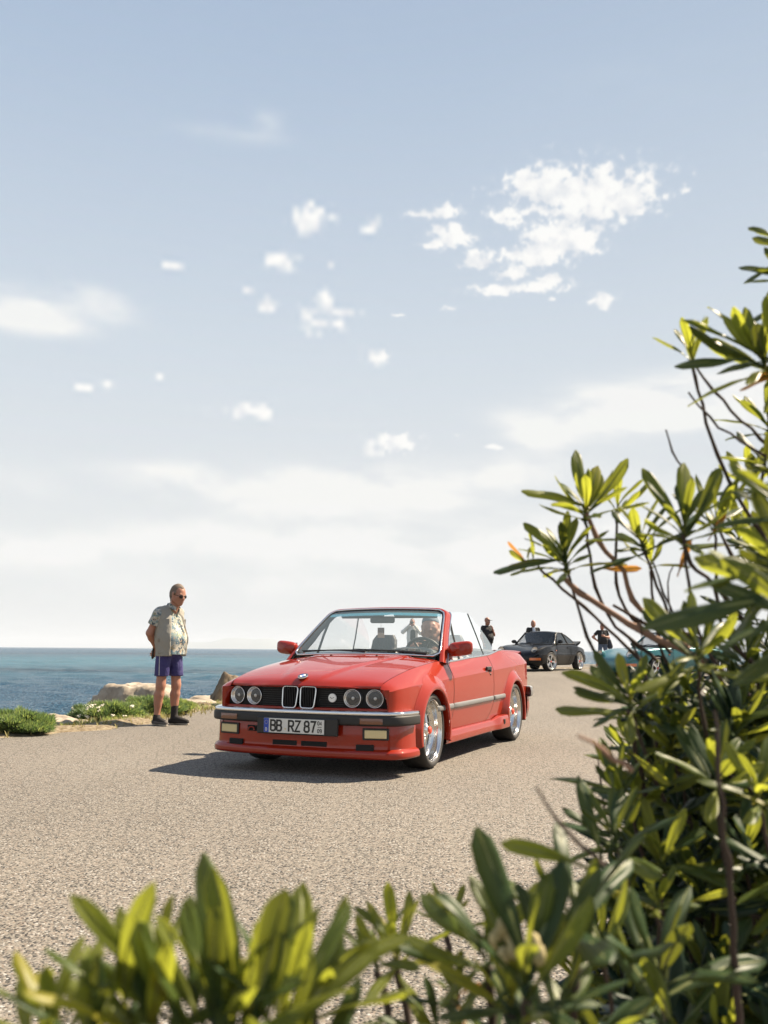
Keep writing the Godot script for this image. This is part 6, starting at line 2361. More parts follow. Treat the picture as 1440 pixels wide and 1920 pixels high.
	for s in [-1.0, 1.0]:
		var gx := func(y: float) -> float: return 0.725 - (y - 0.86) * 0.42
		var outline := [[-0.66, 0.862], [-0.99, 1.205], [-1.08, 1.243], [-1.25, 1.25], [-1.45, 1.235], [-1.72, 1.165], [-1.98, 1.055], [-2.18, 0.935], [-2.14, 0.885], [-1.4, 0.872]]
		var poly := PackedVector2Array()
		for q in outline:
			poly.append(Vector2(q[0], q[1]))
		mb = Mb.new()
		var tri := Geometry2D.triangulate_polygon(poly)
		for q in outline:
			mb.add(Vector3((gx as Callable).call(q[1]) * s, q[1], q[0]))
		for i in range(0, tri.size(), 3):
			mb.tri(tri[i], tri[i + 1], tri[i + 2])
		part(car, "side_window", mb.mesh(), M.dark_glass)
		mb = Mb.new()
		var loop := []
		for q in outline:
			loop.append(Vector3(((gx as Callable).call(q[1]) + 0.004) * s, q[1], q[0]))
		mb.tube(loop, 0.013, 6, true)
		mb.tube([Vector3((gx as Callable).call(1.245) * s, 1.25, -1.47), Vector3(((gx as Callable).call(0.87) + 0.004) * s, 0.87, -1.62)], 0.026, 6)
		part(car, "window_frame", mb.mesh(), M.black_plastic)
		# pillars and rear quarter in body colour
		mb = Mb.new()
		mb.tube([Vector3(0.70 * s, 0.85, -0.55), Vector3(0.615 * s, 1.06, -0.80), Vector3(0.545 * s, 1.245, -1.02)], 0.028, 8)
		var qa := []
		for i in 12:
			var z := lerpf(-1.0, -2.75, i / 11.0)
			var yt: float = (roof as Callable).call(z) - 0.055
			var lo := ev([Vector2(-2.75, 0.74), Vector2(-2.25, 0.84), Vector2(-2.18, 0.94), Vector2(-1.98, 1.06), Vector2(-1.72, 1.17), Vector2(-1.45, 1.24), Vector2(-1.0, 1.215)], z)
			lo = minf(lo, yt - 0.002)
			qa.append(PackedVector3Array([Vector3((roof_w as Callable).call(z) * s, yt, z), Vector3((lerpf((roof_w as Callable).call(z), (gx as Callable).call(lo), 0.55) + 0.012) * s, lerpf(yt, lo, 0.5), z), Vector3((gx as Callable).call(lo) * s, lo, z)]))
		mb.grid(qa)
		part(car, "pillar", mb.mesh(), paint)
		# round lamp in its sloping wing
		var lp := Transform3D(Basis(Vector3.RIGHT, deg_to_rad(62)), Vector3(0.585 * s, 0.672, 0.755))
		mb = Mb.new()
		mb.lathe([Vector2(0.125, -0.10), Vector2(0.122, 0.0), Vector2(0.114, 0.016), Vector2(0.104, 0.014)], 28, lp)
		var lamp := part(car, "headlamp", mb.mesh(), paint)
		mb = Mb.new()
		mb.lathe([Vector2(0.104, 0.012), Vector2(0.09, -0.02), Vector2(0.05, -0.05), Vector2(0.0001, -0.06)], 24, lp)
		part(lamp, "lamp_bowl", mb.mesh(), M.reflector)
		mb = Mb.new()
		mb.lathe([Vector2(0.0001, 0.035), Vector2(0.05, 0.030), Vector2(0.085, 0.020), Vector2(0.105, 0.012)], 24, lp)
		part(lamp, "lamp_lens", mb.mesh(), M.lamp_glass)
		# door mirror, door line and handle
		mb = Mb.new()
		mb.sphere(Vector3(0.83 * s, 0.945, -0.72), Vector3(0.10, 0.062, 0.055), 12)
		mb.tube([Vector3(0.71 * s, 0.88, -0.74), Vector3(0.80 * s, 0.93, -0.73)], 0.025, 6)
		part(car, "door_mirror", mb.mesh(), paint)
		for zz in [-0.58, -1.66]:
			mb = Mb.new()
			var gap := []
			for i in 9:
				var y := lerpf(0.27, 0.845, i / 8.0)
				var z: float = zz + (0.0 if zz > -1 else 0.16 * sm(0.5, 0.25, y))
				var w := _cw(z, wide)
				var x := w - 0.03 * sm(0.75, 0.86, y) + 0.0015
				gap.append(Vector3(x * s, y, z))
			mb.tube(gap, 0.004, 4)
			part(car, "door_gap", mb.mesh(), M.matt_black)
		mb = Mb.new()
		mb.box(Vector3((_cw(-1.5, wide) - 0.004) * s, 0.755, -1.52), Vector3(0.03, 0.03, 0.16), 0.008)
		part(car, "door_handle", mb.mesh(), paint)
		mb = Mb.new()
		mb.box(Vector3((_cw(-0.35, wide) + 0.002) * s, 0.66, -0.44), Vector3(0.01, 0.03, 0.06), 0.003)
		part(car, "side_marker", mb.mesh(), M.amber)
		# seats
		mb = Mb.new()
		mb.box(Vector3(0.34 * s, 0.80, -1.42), Vector3(0.44, 0.62, 0.14), 0.06, Basis(Vector3.RIGHT, -0.2))
		mb.box(Vector3(0.34 * s, 1.10, -1.50), Vector3(0.24, 0.16, 0.10), 0.04)
		part(car, "seat", mb.mesh(), M.leather)
		wheel(car, Vector3((0.735 + wide * 0.4) * s, 0.301, 0.0), s, -0.22 if wing else 0.05, 0.03)
		wheel(car, Vector3((0.765 + wide) * s, 0.301, -2.27), s, 0.0, 0.06)
	mb = Mb.new()
	mb.box(Vector3(0, 0.86, -0.78), Vector3(1.2, 0.1, 0.34), 0.04)
	mb.tube([Vector3(0.20, 0.93, -1.04), Vector3(0.33, 1.03, -1.02), Vector3(0.46, 0.93, -1.04), Vector3(0.33, 0.82, -1.08)], 0.014, 6, true)
	part(car, "dashboard", mb.mesh(), M.interior)
	for q in [[-0.25], [0.22]]:
		mb = Mb.new()
		mb.tube([Vector3(q[0], 0.895, -0.47), Vector3(q[0] + 0.22, 0.93, -0.52), Vector3(q[0] + 0.42, 0.905, -0.56)], 0.009, 5)
		part(car, "wiper", mb.mesh(), M.black_plastic)
	if wing:
		mb = Mb.new()
		rows = []
		for i in 25:
			var q := lerpf(-1.0, 1.0, i / 24.0)
			var x := q * 0.60
			var back := -3.22 + 0.16 * pow(absf(q), 3.0)
			rows.append(PackedVector3Array([Vector3(x, 0.86, -2.60), Vector3(x, 0.915, -2.80), Vector3(x, 0.945, back + 0.1), Vector3(x, 0.985, back), Vector3(x, 0.97, back - 0.015), Vector3(x, 0.915, back + 0.02), Vector3(x * 0.9, 0.80, -2.86)]))
		mb.grid(rows)
		part(car, "tail_wing", mb.mesh(), M.black_plastic)

# ---------------------------------------------------------------- the leathery-leaved shrub the camera looks over
func leaf_mesh(bend: float, fold: float, wide: float, seed_: int) -> ArrayMesh:
	var r := RandomNumberGenerator.new()
	r.seed = seed_
	var twist := r.randf_range(-0.55, 0.55)
	var side := r.randf_range(-0.16, 0.16)
	var blade := Mb.new()
	var rib := Mb.new()
	var rows := []
	var ribrows := []
	for i in 10:
		var t := i / 9.0
		var h := wide * (0.10 + 0.90 * pow(sin(PI * 0.5 * minf(t / 0.66, 1.0)), 1.3)) * (1.0 if t < 0.66 else sqrt(maxf(1.0 - pow((t - 0.66) / 0.343, 3.2), 0.004)))
		var y := bend * t * t - 0.04 * t
		var cx := side * t * t
		var row := PackedVector3Array()
		var b := Basis(Vector3(0, 0, 1), twist * t)
		for k in [-1.0, -0.82, -0.45, 0.0, 0.45, 0.82, 1.0]:
			var roll := -0.55 * h * pow(absf(k), 4.0)
			row.append(Vector3(cx, y, t) + b * Vector3(h * k * (1.0 - 0.08 * absf(k)), fold * h * absf(k) + roll + 0.012 * sin(t * 9.0 + k * 3.0 + seed_), 0))
		rows.append(row)
		var mw := 0.020 * (1.0 - t * 0.8)
		ribrows.append(PackedVector3Array([Vector3(cx, y, t) + b * Vector3(-mw, 0.002, 0), Vector3(cx, y, t) + b * Vector3(0, 0.007, 0), Vector3(cx, y, t) + b * Vector3(mw, 0.002, 0)]))
	blade.grid(rows)
	blade.tube([Vector3(0, 0.0, -0.10), Vector3(0, 0, 0.02), rows[1][3]], [0.020, 0.022, 0.012], 5)
	rib.grid(ribrows)
	var m := blade.mesh()
	m.add_surface_from_arrays(Mesh.PRIMITIVE_TRIANGLES, rib.arrays())
	m.surface_set_material(1, M.leaf_rib)
	return m

var leaf_shapes := []
var leaf_tones := []

func rosette(list: Array, where: Vector3, axis: Vector3, size: float, n: int, tones: Array, r: RandomNumberGenerator, open := 1.0, slim := 1.0) -> void:
	var ax := axis.normalized()
	var u := ax.cross(Vector3(0.3, 0.2, 0.9)).normalized()
	var v := ax.cross(u)
	var ph := r.randf() * TAU
	for i in n:
		var f := (i + 0.5) / n          # inner to outer
		var w := ph + i * 2.39996 + r.randf_range(-0.25, 0.25)
		var tilt := deg_to_rad(lerpf(10, 84, pow(f, 0.9)) * open + r.randf_range(-9, 9))
		var out := (u * cos(w) + v * sin(w))
		var d := (ax * cos(tilt) + out * sin(tilt)).normalized()
		var up := (ax * sin(tilt) - out * cos(tilt)).normalized()
		var s := size * lerpf(0.62, 1.05, pow(f, 0.6)) * r.randf_range(0.82, 1.1)
		var base := where - ax * size * 0.30 * f + d * size * 0.03
		var x := up.cross(d)
		var b := Basis(x, up, d) * Basis(Vector3(0, 0, 1), r.randf_range(-0.35, 0.35))
		list.append([Transform3D(b.scaled_local(Vector3(s * slim, s, s)), base), r.randi() % leaf_shapes.size(), tones[r.randi() % tones.size()], s])

# one leaf of its own, from where its stalk is seen to where its tip is seen
func single(list: Array, root: Vector3, x0: float, y0: float, x1: float, y1: float, depth: float, tone: int, slim: float, r: RandomNumberGenerator, lean := 0.0) -> void:
	var a := at(x0, y0, depth)
	var b := at(x1, y1, depth + lean)
	var d := (b - a).normalized()
	var up := (Vector3(r.randf_range(-0.5, 0.5), r.randf_range(0.1, 0.8), r.randf_range(0.3, 1.0)))
	up = (up - d * up.dot(d)).normalized()
	var s := a.distance_to(b)
	list.append([Transform3D(Basis(up.cross(d), up, d).scaled_local(Vector3(s * slim, s, s)), a - root), r.randi() % leaf_shapes.size(), tone, s * 3.0])

func put_leaves(t: Node3D, list: Array, limit: int) -> void:
	# the ones that show largest stay single leaves
	var idx := range(list.size())
	idx.sort_custom(func(a, b): return list[a][3] / (list[a][0].origin + t.position - EYE).length() > list[b][3] / (list[b][0].origin + t.position - EYE).length())
	var rest := {}
	for k in idx.size():
		var q: Array = list[idx[k]]
		if k < limit:
			var o := part(t, "leaf", leaf_shapes[q[1]], null)
			o.material_override = null
			o.set_surface_override_material(0, leaf_tones[q[2]])
			o.transform = q[0]
		else:
			if not rest.has(q[2]):
				rest[q[2]] = []
			rest[q[2]].append(q)
	for k in rest:
		var mm := MultiMesh.new()
		mm.transform_format = MultiMesh.TRANSFORM_3D
		mm.mesh = leaf_shapes[k % leaf_shapes.size()]
		mm.instance_count = rest[k].size()
		for i in rest[k].size():
			mm.set_instance_transform(i, rest[k][i][0])
		var o := MultiMeshInstance3D.new()
		o.name = "foliage_%03d" % k
		o.multimesh = mm
		o.material_override = leaf_tones[k]
		o.set_meta("kind", "stuff")
		t.add_child(o, true)

func limb(t: Node3D, pts: Array, r0: float, r1: float, m: Material, r: RandomNumberGenerator, called := "branch") -> void:
	var c := Curve3D.new()
	for i in pts.size():
		var tn: Vector3 = (pts[mini(i + 1, pts.size() - 1)] - pts[maxi(i - 1, 0)]) / 6.0
		c.add_point(pts[i] - t.position, -tn, tn)
	var n := maxi(5, int(c.get_baked_length() / 0.02))
	var path := []
	var rad := []
	for i in n + 1:
		var f := i / float(n)
		path.append(c.sample_baked(c.get_baked_length() * f, true) + Vector3(r.randf_range(-1, 1), r.randf_range(-1, 1), r.randf_range(-1, 1)) * 0.0018)
		rad.append(lerpf(r0, r1, f) * (1.0 + 0.16 * r.randf() + (0.35 if i % 5 == 2 else 0.0)))
	var mb := Mb.new()
	mb.tube(path, rad, 7)
	part(t, called, mb.mesh(), m)

func build_shrubs() -> void:
	mat("leaf_rib", lin(0.15, 0.17, 0.05), 0.5)
	mat("bark", lin(0.045, 0.030, 0.023), 0.9)
	mat("bark_pale", lin(0.22, 0.13, 0.09), 0.85)
	mat("bud", lin(0.45, 0.38, 0.19), 0.7)
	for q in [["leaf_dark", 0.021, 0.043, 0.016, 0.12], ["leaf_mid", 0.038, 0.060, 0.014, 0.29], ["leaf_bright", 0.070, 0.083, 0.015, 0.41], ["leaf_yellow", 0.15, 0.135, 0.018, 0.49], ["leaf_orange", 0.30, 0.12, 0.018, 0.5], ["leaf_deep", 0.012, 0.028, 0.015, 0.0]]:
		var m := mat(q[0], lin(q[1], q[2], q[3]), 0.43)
		m.metallic_specular = 0.33
		if q[4] > 0.0:
			m.backlight_enabled = true
			var bl: float = q[4]
			m.backlight = lin(bl * (0.92 if q[0] != "leaf_orange" else 1.0), bl * (1.0 if q[0] != "leaf_orange" else 0.5), bl * 0.10)
		leaf_tones.append(m)
	var DARK := 0
	var MID := 1
	var BRI := 2
	var YEL := 3
	var ORA := 4
	var DEEP := 5
	for q in [[-0.10, 0.30, 0.112, 1], [-0.22, 0.45, 0.104, 2], [0.08, 0.25, 0.120, 3], [-0.34, 0.35, 0.110, 4], [-0.05, 0.65, 0.100, 5], [-0.16, 0.15, 0.125, 6], [-0.28, 0.55, 0.098, 7], [0.14, 0.40, 0.108, 8], [-0.45, 0.30, 0.116, 9], [-0.02, 0.85, 0.105, 10], [-0.12, 0.35, 0.140, 11]]:
		leaf_shapes.append(leaf_mesh(q[0], q[1], q[2], q[3]))
	var r := RandomNumberGenerator.new()
	r.seed = 20
	var list := []
	# the tall shrub on the right
	var root := Vector3(1.05, 0.0, -1.55)
	var t := thing("evergreen_shrub", "tall leathery-leaved evergreen shrub filling the right side, with long bare twigs", "shrub", root, 0.0, "leathery-leaved shrubs in front")
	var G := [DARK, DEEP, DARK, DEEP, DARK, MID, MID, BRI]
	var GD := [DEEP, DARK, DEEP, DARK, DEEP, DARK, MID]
	var B := [MID, BRI, BRI, BRI, YEL, DARK]
	# seen at, seen at, depth, length of leaf in the photograph, leaves, axis, tones, how open
	for q in [[1295, 662, 1.15, 98, 7, Vector3(-0.15, 1, 0.1), [YEL, BRI, YEL, MID], 0.38], [1428, 668, 1.05, 172, 14, Vector3(-0.45, 0.8, 0.3), [BRI, MID, DARK, BRI, YEL], 1.0], [1480, 455, 1.1, 120, 8, Vector3(-0.7, 0.5, 0.2), [DARK, MID, DARK], 1.0], [1490, 520, 1.1, 120, 8, Vector3(-0.6, 0.6, 0.2), [DARK, MID, DARK], 1.0], [1470, 690, 1.05, 105, 7, Vector3(-0.5, -0.2, 0.3), [MID, DARK, ORA], 0.8],
			[1098, 948, 1.30, 108, 15, Vector3(0.0, 1, 0.15), [BRI, BRI, YEL, MID, BRI], 0.95], [1160, 945, 1.35, 84, 7, Vector3(0.25, 1, 0.05), B, 0.8], [1058, 1045, 1.32, 108, 15, Vector3(-0.25, 1, 0.2), [BRI, MID, MID, DARK, YEL], 0.95], [985, 1052, 1.33, 66, 6, Vector3(-0.7, 0.3, 0.2), [YEL, ORA, BRI, YEL], 0.8],
			[1282, 985, 1.15, 128, 15, Vector3(0.0, 1, 0.2), [MID, BRI, DARK, BRI, MID], 0.9], [1345, 962, 1.2, 116, 10, Vector3(0.2, 1, 0.1), [MID, DARK, BRI], 0.9], [1200, 1008, 1.25, 112, 11, Vector3(-0.35, 1, 0.15), [DARK, MID, BRI], 1.0], [1222, 1046, 1.3, 66, 8, Vector3(0.05, 1, 0.2), [YEL, BRI, BRI], 0.8],
			[1432, 862, 1.2, 98, 8, Vector3(-0.3, 0.9, 0.1), [DARK, MID], 0.9], [1478, 940, 0.8, 165, 8, Vector3(-0.5, 0.7, 0.3), [DARK, DARK, MID], 1.0], [1462, 1062, 0.8, 190, 10, Vector3(-0.6, 0.5, 0.35), [DARK, DARK, MID, BRI], 1.0], [1490, 1150, 0.75, 210, 9, Vector3(-0.8, 0.35, 0.3), [DARK, DARK, MID], 0.9], [1310, 1222, 1.05, 150, 10, Vector3(-0.1, 0.7, 0.6), [MID, BRI, DARK, BRI], 1.0],
			[1178, 1308, 1.1, 132, 10, Vector3(-0.3, 0.8, 0.4), [MID, BRI, DARK, BRI], 1.05], [1165, 1470, 1.15, 120, 10, Vector3(-0.3, 1, 0.2), [DARK, MID, MID, BRI], 0.9], [1245, 1600, 1.1, 128, 12, Vector3(0.1, 1, 0.3), [DARK, MID, BRI], 0.9], [1150, 1560, 1.0, 130, 11, Vector3(-0.3, 1, 0.25), [DARK, DARK, MID], 0.9], [1235, 1690, 1.0, 88, 9, Vector3(0, 0.9, 0.5), [YEL, BRI, BRI, MID], 1.0],
			[1345, 1450, 1.05, 130, 11, Vector3(0, 1, 0.3), [DARK, MID, BRI], 0.95], [1420, 1480, 0.95, 130, 10, Vector3(-0.2, 0.9, 0.4), [BRI, MID, YEL], 0.95], [1260, 1385, 1.2, 115, 11, Vector3(-0.2, 1, 0.3), [DARK, MID, BRI, YEL], 0.95], [1390, 1340, 1.2, 110, 11, Vector3(0, 1, 0.3), [DARK, MID, DARK], 0.95], [1420, 1250, 1.3, 100, 11, Vector3(0, 1, 0.2), [DARK, MID, DARK], 0.95], [1180, 1400, 1.35, 90, 8, Vector3(-0.2, 1, 0.2), [DARK, MID, BRI], 0.9],
			[1240, 1820, 0.85, 200, 9, Vector3(0.0, 1, 0.25), [DARK, DARK, MID, BRI], 0.75], [1330, 1620, 1.2, 110, 11, Vector3(0, 1, 0.2), [DARK, MID, DARK], 0.9], [1400, 1590, 1.1, 120, 10, Vector3(0, 1, 0.3), [MID, DARK, BRI], 0.9], [1130, 1760, 0.85, 150, 9, Vector3(-0.1, 1, 0.3), [DARK, MID, DARK], 0.9]]:
		var w := at(q[0], q[1], q[2])
		rosette(list, w - root, q[5], q[3] / FPX * q[2], q[4], q[6], r, q[7])
		# the twig that carries it
		var low := w - (q[5] as Vector3).normalized() * 0.10 + Vector3(0.03, -0.05, -0.02)
		var far := low.lerp(root + Vector3(0, 0.35, 0), 0.10) + Vector3(0.01, -0.01, 0)
		limb(t, [far, low, w - (q[5] as Vector3).normalized() * 0.02], 0.0026, 0.0018, M.bark, r, "twig")
	# the mass below and to the right
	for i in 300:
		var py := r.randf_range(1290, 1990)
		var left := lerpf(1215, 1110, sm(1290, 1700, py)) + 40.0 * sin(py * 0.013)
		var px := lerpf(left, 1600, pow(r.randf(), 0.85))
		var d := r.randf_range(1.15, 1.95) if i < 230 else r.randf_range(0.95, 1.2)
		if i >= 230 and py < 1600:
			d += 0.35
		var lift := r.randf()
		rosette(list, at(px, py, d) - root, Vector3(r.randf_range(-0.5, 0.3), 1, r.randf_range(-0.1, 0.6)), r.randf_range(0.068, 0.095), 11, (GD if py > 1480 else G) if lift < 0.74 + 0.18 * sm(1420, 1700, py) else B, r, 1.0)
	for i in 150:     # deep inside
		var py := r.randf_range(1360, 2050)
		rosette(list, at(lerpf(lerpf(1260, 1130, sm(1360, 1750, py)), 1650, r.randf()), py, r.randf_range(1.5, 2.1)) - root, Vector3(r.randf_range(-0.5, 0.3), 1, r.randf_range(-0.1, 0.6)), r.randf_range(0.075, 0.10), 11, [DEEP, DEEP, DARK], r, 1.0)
	for q in [[1385, 1000, 1.4], [1410, 1140, 1.3], [1440, 1010, 1.3], [1410, 900, 1.35], [1400, 1225, 1.25], [1440, 790, 1.3], [1385, 1295, 1.3]]:
		rosette(list, at(q[0], q[1], q[2]) - root, Vector3(r.randf_range(-0.4, 0.2), 1, r.randf_range(0.0, 0.4)), 0.082, 12, [DARK, MID, MID, BRI], r, 1.0)
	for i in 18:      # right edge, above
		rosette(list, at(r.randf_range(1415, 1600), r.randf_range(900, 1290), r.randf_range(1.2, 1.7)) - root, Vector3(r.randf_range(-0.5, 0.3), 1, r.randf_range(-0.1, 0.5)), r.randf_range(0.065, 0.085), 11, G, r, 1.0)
	for q in [[1432, 668, 1284, 592, 1.05, MID], [1420, 660, 1354, 556, 1.06, BRI], [1430, 655, 1412, 566, 1.08, MID], [1390, 674, 1268, 676, 1.04, DARK], [1440, 678, 1345, 680, 1.05, DARK], [1450, 650, 1438, 556, 1.05, BRI], [1470, 700, 1384, 712, 1.05, ORA], [1450, 445, 1406, 414, 1.08, DARK], [1465, 520, 1392, 490, 1.08, DARK],
			[1176, 1312, 1064, 1242, 1.08, BRI], [1182, 1306, 1150, 1226, 1.08, YEL], [1172, 1330, 1106, 1352, 1.1, DARK], [1168, 1318, 1085, 1300, 1.1, MID], [1305, 1215, 1196, 1128, 1.02, BRI], [1306, 1212, 1300, 1112, 1.02, BRI], [1314, 1212, 1352, 1130, 1.03, MID], [1300, 1226, 1222, 1296, 1.04, DARK], [1316, 1228, 1372, 1300, 1.04, DARK],
			[1446, 1122, 1250, 1140, 0.78, DARK], [1450, 1092, 1322, 1030, 0.80, MID], [1452, 902, 1374, 922, 0.85, DARK], [1448, 960, 1385, 905, 0.85, DARK], [1246, 1606, 1290, 1522, 1.0, BRI], [1150, 1480, 1140, 1392, 1.1, DARK], [1160, 1490, 1108, 1470, 1.1, DARK], [1126, 1600, 1100, 1478, 1.0, DARK], [1145, 1590, 1168, 1470, 1.0, DARK], [1360, 1470, 1440, 1440, 0.95, BRI], [1385, 1490, 1440, 1500, 0.95, YEL],
			[1180, 1840, 1172, 1740, 0.85, BRI], [1245, 1920, 1180, 1735, 0.82, DARK], [1260, 1920, 1215, 1790, 0.82, MID], [1100, 945, 1075, 848, 1.3, MID], [1098, 950, 994, 892, 1.3, BRI], [1102, 948, 1120, 868, 1.3, YEL], [1115, 946, 1180, 868, 1.3, BRI], [1056, 1046, 1002, 968, 1.32, MID], [1062, 1044, 1064, 960, 1.32, MID], [1050, 1050, 928, 1040, 1.32, DARK], [1284, 988, 1288, 862, 1.15, BRI], [1276, 990, 1212, 872, 1.15, MID], [1296, 990, 1368, 880, 1.15, MID]]:
		single(list, root, q[0], q[1], q[2], q[3], q[4], q[5], r.randf_range(0.95, 1.25), r, r.randf_range(-0.02, 0.02))
	# fallen-coloured single leaves
	for q in [[1128, 1066, 1.32, 70, Vector3(1, -0.08, 0), ORA], [1272, 1075, 1.2, 66, Vector3(0.35, 1, 0), ORA], [1330, 1010, 1.2, 55, Vector3(0.5, 0.8, 0.1), ORA], [1300, 1690, 0.95, 70, Vector3(0.9, 0.3, 0.1), YEL], [1185, 1412, 1.1, 80, Vector3(0.7, -0.7, 0.1), YEL]]:
		var d: Vector3 = (q[4] as Vector3).normalized()
		var x := d.cross(Vector3(0, 0.3, 1)).normalized()
		list.append([Transform3D(Basis(x, d.cross(x), d).scaled_local(Vector3.ONE * (q[3] / FPX * q[2])), at(q[0], q[1], q[2]) - root), 1, q[5], 1.0])
	put_leaves(t, list, 290)
	for q in [[[[1052, 1078, 1.32], [1075, 1100, 1.32], [1150, 1152, 1.32], [1235, 1198, 1.3], [1335, 1258, 1.3], [1400, 1400, 1.4], [1430, 1800, 1.5]], 0.0042, 0.0075, "bark_pale"], [[[1100, 960, 1.3], [1128, 1025, 1.3], [1165, 1062, 1.3], [1190, 1130, 1.3], [1290, 1215, 1.35]], 0.0034, 0.0042, "bark_pale"], [[[1150, 1135, 1.33], [1230, 1182, 1.33], [1290, 1190, 1.35]], 0.0030, 0.0036, "bark"], [[[1282, 1000, 1.15], [1292, 1050, 1.16], [1345, 1105, 1.2], [1420, 1190, 1.3]], 0.0030, 0.0042, "bark"], [[[1345, 985, 1.2], [1370, 1040, 1.2], [1440, 1100, 1.25]], 0.0026, 0.0036, "bark"],
			[[[1305, 690, 1.15], [1345, 742, 1.15], [1440, 835, 1.2], [1500, 900, 1.2]], 0.0020, 0.0032, "bark"], [[[1292, 738, 1.15], [1335, 790, 1.15], [1400, 835, 1.18], [1480, 880, 1.2]], 0.0016, 0.0026, "bark"], [[[1250, 806, 1.2], [1262, 850, 1.2], [1300, 900, 1.2]], 0.0014, 0.0020, "bark"], [[[1225, 1055, 1.3], [1240, 1100, 1.3], [1266, 1160, 1.3], [1310, 1215, 1.3]], 0.0016, 0.0024, "bark"], [[[1258, 1160, 1.3], [1252, 1090, 1.3], [1262, 1060, 1.28]], 0.0016, 0.0012, "bark"],
			[[[1170, 1185, 1.25], [1205, 1250, 1.25], [1222, 1330, 1.25], [1235, 1440, 1.25]], 0.0018, 0.0030, "bark"], [[[1202, 1160, 1.3], [1203, 1215, 1.3], [1205, 1262, 1.3]], 0.0010, 0.0014, "bark"], [[[1430, 870, 1.2], [1425, 960, 1.2], [1450, 1080, 1.25]], 0.0024, 0.0034, "bark"], [[[1340, 1330, 0.8], [1352, 1480, 0.8], [1372, 1700, 0.85], [1390, 1960, 0.9]], 0.0018, 0.0052, "bark"], [[[1003, 1478, 0.62], [1030, 1515, 0.63], [1075, 1570, 0.66], [1130, 1620, 0.75]], 0.0012, 0.0030, "bark"], [[[1085, 1382, 0.66], [1120, 1400, 0.68], [1180, 1440, 0.75]], 0.0012, 0.0026, "bark_pale"],
			[[[1122, 1420, 1.3], [1128, 1480, 1.3], [1140, 1560, 1.3]], 0.0012, 0.0022, "bark"], [[[1178, 1330, 1.1], [1195, 1420, 1.15], [1240, 1600, 1.2], [1330, 1900, 1.4]], 0.0034, 0.0060, "bark"]]:
		var pts := []
		for p in q[0]:
			pts.append(at(p[0], p[1], p[2]))
		limb(t, pts, q[1] * (0.72 if q[3] == "bark" else 0.9), q[2] * (0.72 if q[3] == "bark" else 0.9), M[q[3]], r)
	for q in [[-0.05, 0.35], [0.12, 0.25], [0.0, 0.1], [-0.2, 0.2]]:
		limb(t, [root + Vector3(q[0] * 0.3, -0.02, 0), root + Vector3(q[0] * 0.8, 0.3, q[1] * 0.5), root + Vector3(q[0] * 2.0, 0.75, q[1])], 0.02, 0.009, M.bark, r, "trunk")
	# the shrub right under the camera, lower left
	root = Vector3(-0.16, 0.0, -0.60)
	list = []
	t = thing("evergreen_shrub", "out of focus clump of long upright bright green leaves at the bottom left", "shrub", root, 0.0, "leathery-leaved shrubs in front")
	for q in [[405, 1905, 0.56, 290, 10, Vector3(-0.02, 1, 0.05), [MID, BRI, BRI, MID, DARK], 0.50], [525, 1905, 0.58, 260, 9, Vector3(0.12, 1, 0.05), [MID, BRI, DARK, BRI], 0.55], [275, 1900, 0.56, 250, 9, Vector3(-0.2, 1, 0.1), [MID, BRI, BRI, YEL], 0.65], [590, 1860, 0.62, 215, 10, Vector3(0.3, 1, 0.1), [BRI, MID, BRI], 0.65], [95, 1935, 0.56, 190, 8, Vector3(-0.1, 1, 0.1), [BRI, MID, YEL], 0.6], [170, 1960, 0.55, 230, 9, Vector3(-0.05, 1, 0.1), [BRI, MID, DARK], 0.7], [400, 2010, 0.55, 230, 12, Vector3(0, 1, 0.3), [DARK, MID, DARK], 0.9], [560, 2010, 0.58, 210, 12, Vector3(0, 1, 0.2), [DARK, MID, DARK], 0.9], [280, 2030, 0.55, 210, 10, Vector3(0, 1, 0.2), [DARK, MID, DARK], 0.9]]:
		var w := at(q[0], q[1], q[2])
		rosette(list, w - root, q[5], q[3] / FPX * q[2], q[4], q[6], r, q[7], 0.82)
		limb(t, [root + Vector3(0, 0.2, 0), w.lerp(root, 0.4) + Vector3(0, 0.05, 0), w - Vector3(0, 0.01, 0)], 0.006, 0.004, M.bark, r, "twig")
	for q in [[415, 1905, 370, 1598, MID], [440, 1905, 432, 1636, MID], [335, 1885, 262, 1688, BRI], [262, 1842, 163, 1662, BRI], [310, 1905, 158, 1788, MID], [482, 1890, 542, 1652, DARK], [560, 1885, 636, 1686, MID], [395, 1905, 345, 1690, MID], [455, 1905, 484, 1690, BRI], [520, 1905, 490, 1738, BRI], [335, 1905, 240, 1716, MID], [420, 1920, 398, 1690, BRI], [505, 1900, 560, 1740, MID], [380, 1920, 300, 1760, DARK], [60, 1975, 25, 1826, BRI], [112, 1970, 93, 1806, YEL], [160, 1980, 150, 1800, BRI], [172, 1965, 192, 1878, YEL], [240, 1900, 165, 1740, BRI], [590, 1900, 660, 1770, BRI], [470, 1925, 455, 1760, YEL], [540, 1930, 600, 1800, MID], [360, 1930, 380, 1750, DARK], [300, 1940, 260, 1800, DARK]]:
		single(list, root, q[0], q[1], q[2], q[3], 0.56, q[4], r.randf_range(0.85, 1.15), r, r.randf_range(-0.05, 0.05))
	limb(t, [root + Vector3(0, -0.02, 0), root + Vector3(0.01, 0.12, 0), root + Vector3(0, 0.22, 0)], 0.012, 0.008, M.bark, r, "trunk")
	put_leaves(t, list, 290)
	# the shrub between them
	root = Vector3(0.14, 0.0, -0.85)
	list = []
	t = thing("evergreen_shrub", "middle clump of green leaves with pale buds between the left clump and the tall shrub", "shrub", root, 0.0, "leathery-leaved shrubs in front")
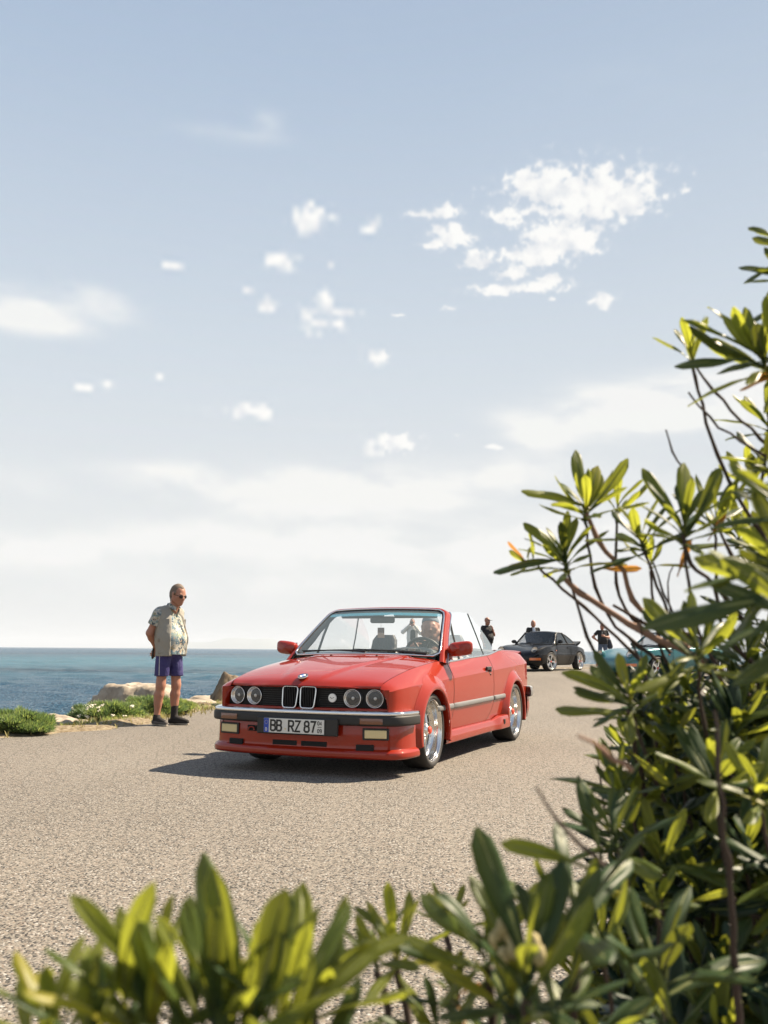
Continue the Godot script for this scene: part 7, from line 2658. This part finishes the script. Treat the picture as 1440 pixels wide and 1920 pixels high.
	for q in [[745, 1785, 0.85, 135, 12, Vector3(0, 1, 0.2), [BRI, MID, BRI, YEL], 0.9], [840, 1725, 1.0, 80, 8, Vector3(0.1, 1, 0.2), [BRI, BRI, YEL], 0.8], [700, 1790, 0.85, 100, 8, Vector3(-0.3, 1, 0.2), [MID, BRI], 0.9], [905, 1790, 0.75, 185, 9, Vector3(-0.35, 0.8, 0.4), [DARK, MID, BRI], 1.05], [985, 1815, 0.66, 230, 7, Vector3(-0.05, 1, 0.15), [DARK, MID, DARK, MID], 0.62], [1075, 1700, 0.72, 200, 7, Vector3(-0.1, 1, 0.2), [DARK, MID], 0.85], [960, 1870, 0.7, 150, 10, Vector3(0, 1, 0.4), [DARK, MID, YEL], 1.0], [860, 1870, 0.8, 110, 9, Vector3(0, 1, 0.4), [DARK, ORA, MID], 1.0], [1040, 1900, 0.7, 190, 10, Vector3(0.1, 1, 0.3), [DARK, DARK, MID], 0.9], [820, 1940, 0.8, 120, 9, Vector3(0, 1, 0.3), [DARK, MID], 1.0], [1120, 1960, 0.75, 180, 10, Vector3(0.1, 1, 0.2), [DARK, MID, DARK], 0.9], [930, 1990, 0.75, 160, 10, Vector3(0, 1, 0.2), [DARK, DARK], 1.0]]:
		var w := at(q[0], q[1], q[2])
		rosette(list, w - root, q[5], q[3] / FPX * q[2], q[4], q[6], r, q[7])
		limb(t, [root + Vector3(0, 0.25, 0), w.lerp(root, 0.35) + Vector3(0, 0.03, 0), w - (q[5] as Vector3).normalized() * 0.015], 0.0055, 0.0032, M.bark, r, "twig")
	for q in [[990, 1810, 904, 1546, 0.66, DARK, 1.0], [1030, 1822, 1098, 1612, 0.68, DARK, 0.9], [1088, 1622, 952, 1566, 0.72, BRI, 1.0], [1000, 1800, 1022, 1640, 0.68, MID, 0.85], [1010, 1800, 985, 1650, 0.7, DARK, 0.85], [906, 1776, 772, 1680, 0.74, MID, 1.1], [892, 1816, 784, 1772, 0.74, BRI, 1.1], [740, 1770, 688, 1690, 0.85, MID, 1.1], [745, 1772, 700, 1740, 0.85, BRI, 1.1], [1060, 1860, 1130, 1690, 0.72, DARK, 0.9]]:
		single(list, root, q[0], q[1], q[2], q[3], q[4], q[5], q[6], r, r.randf_range(-0.03, 0.03))
	for q in [[735, 1650, 0.85, 110, Vector3(0.02, -1, 0.0), YEL], [1090, 1720, 0.7, 190, Vector3(-0.7, -0.6, 0.1), MID]]:
		var d: Vector3 = -(q[4] as Vector3).normalized()
		var x := d.cross(Vector3(0, 0.3, 1)).normalized()
		var s: float = q[3] / FPX * q[2]
		list.append([Transform3D(Basis(x, d.cross(x), d).scaled_local(Vector3.ONE * s), at(q[0], q[1], q[2]) - d * s - root), 0, q[5], 1.0])
	limb(t, [root + Vector3(0, -0.02, 0), root + Vector3(-0.01, 0.14, 0), root + Vector3(0, 0.27, 0)], 0.012, 0.008, M.bark, r, "trunk")
	for q in [[945, 1735, 0.68], [958, 1752, 0.68], [930, 1760, 0.69], [1000, 1770, 0.66], [965, 1778, 0.67], [945, 1795, 0.68], [1010, 1790, 0.66]]:
		var mb := Mb.new()
		var c := at(q[0], q[1], q[2]) - root
		mb.sphere(c, Vector3(0.0055, 0.008, 0.0055), 8)
		part(t, "bud", mb.mesh(), M.bud)
	put_leaves(t, list, 290)
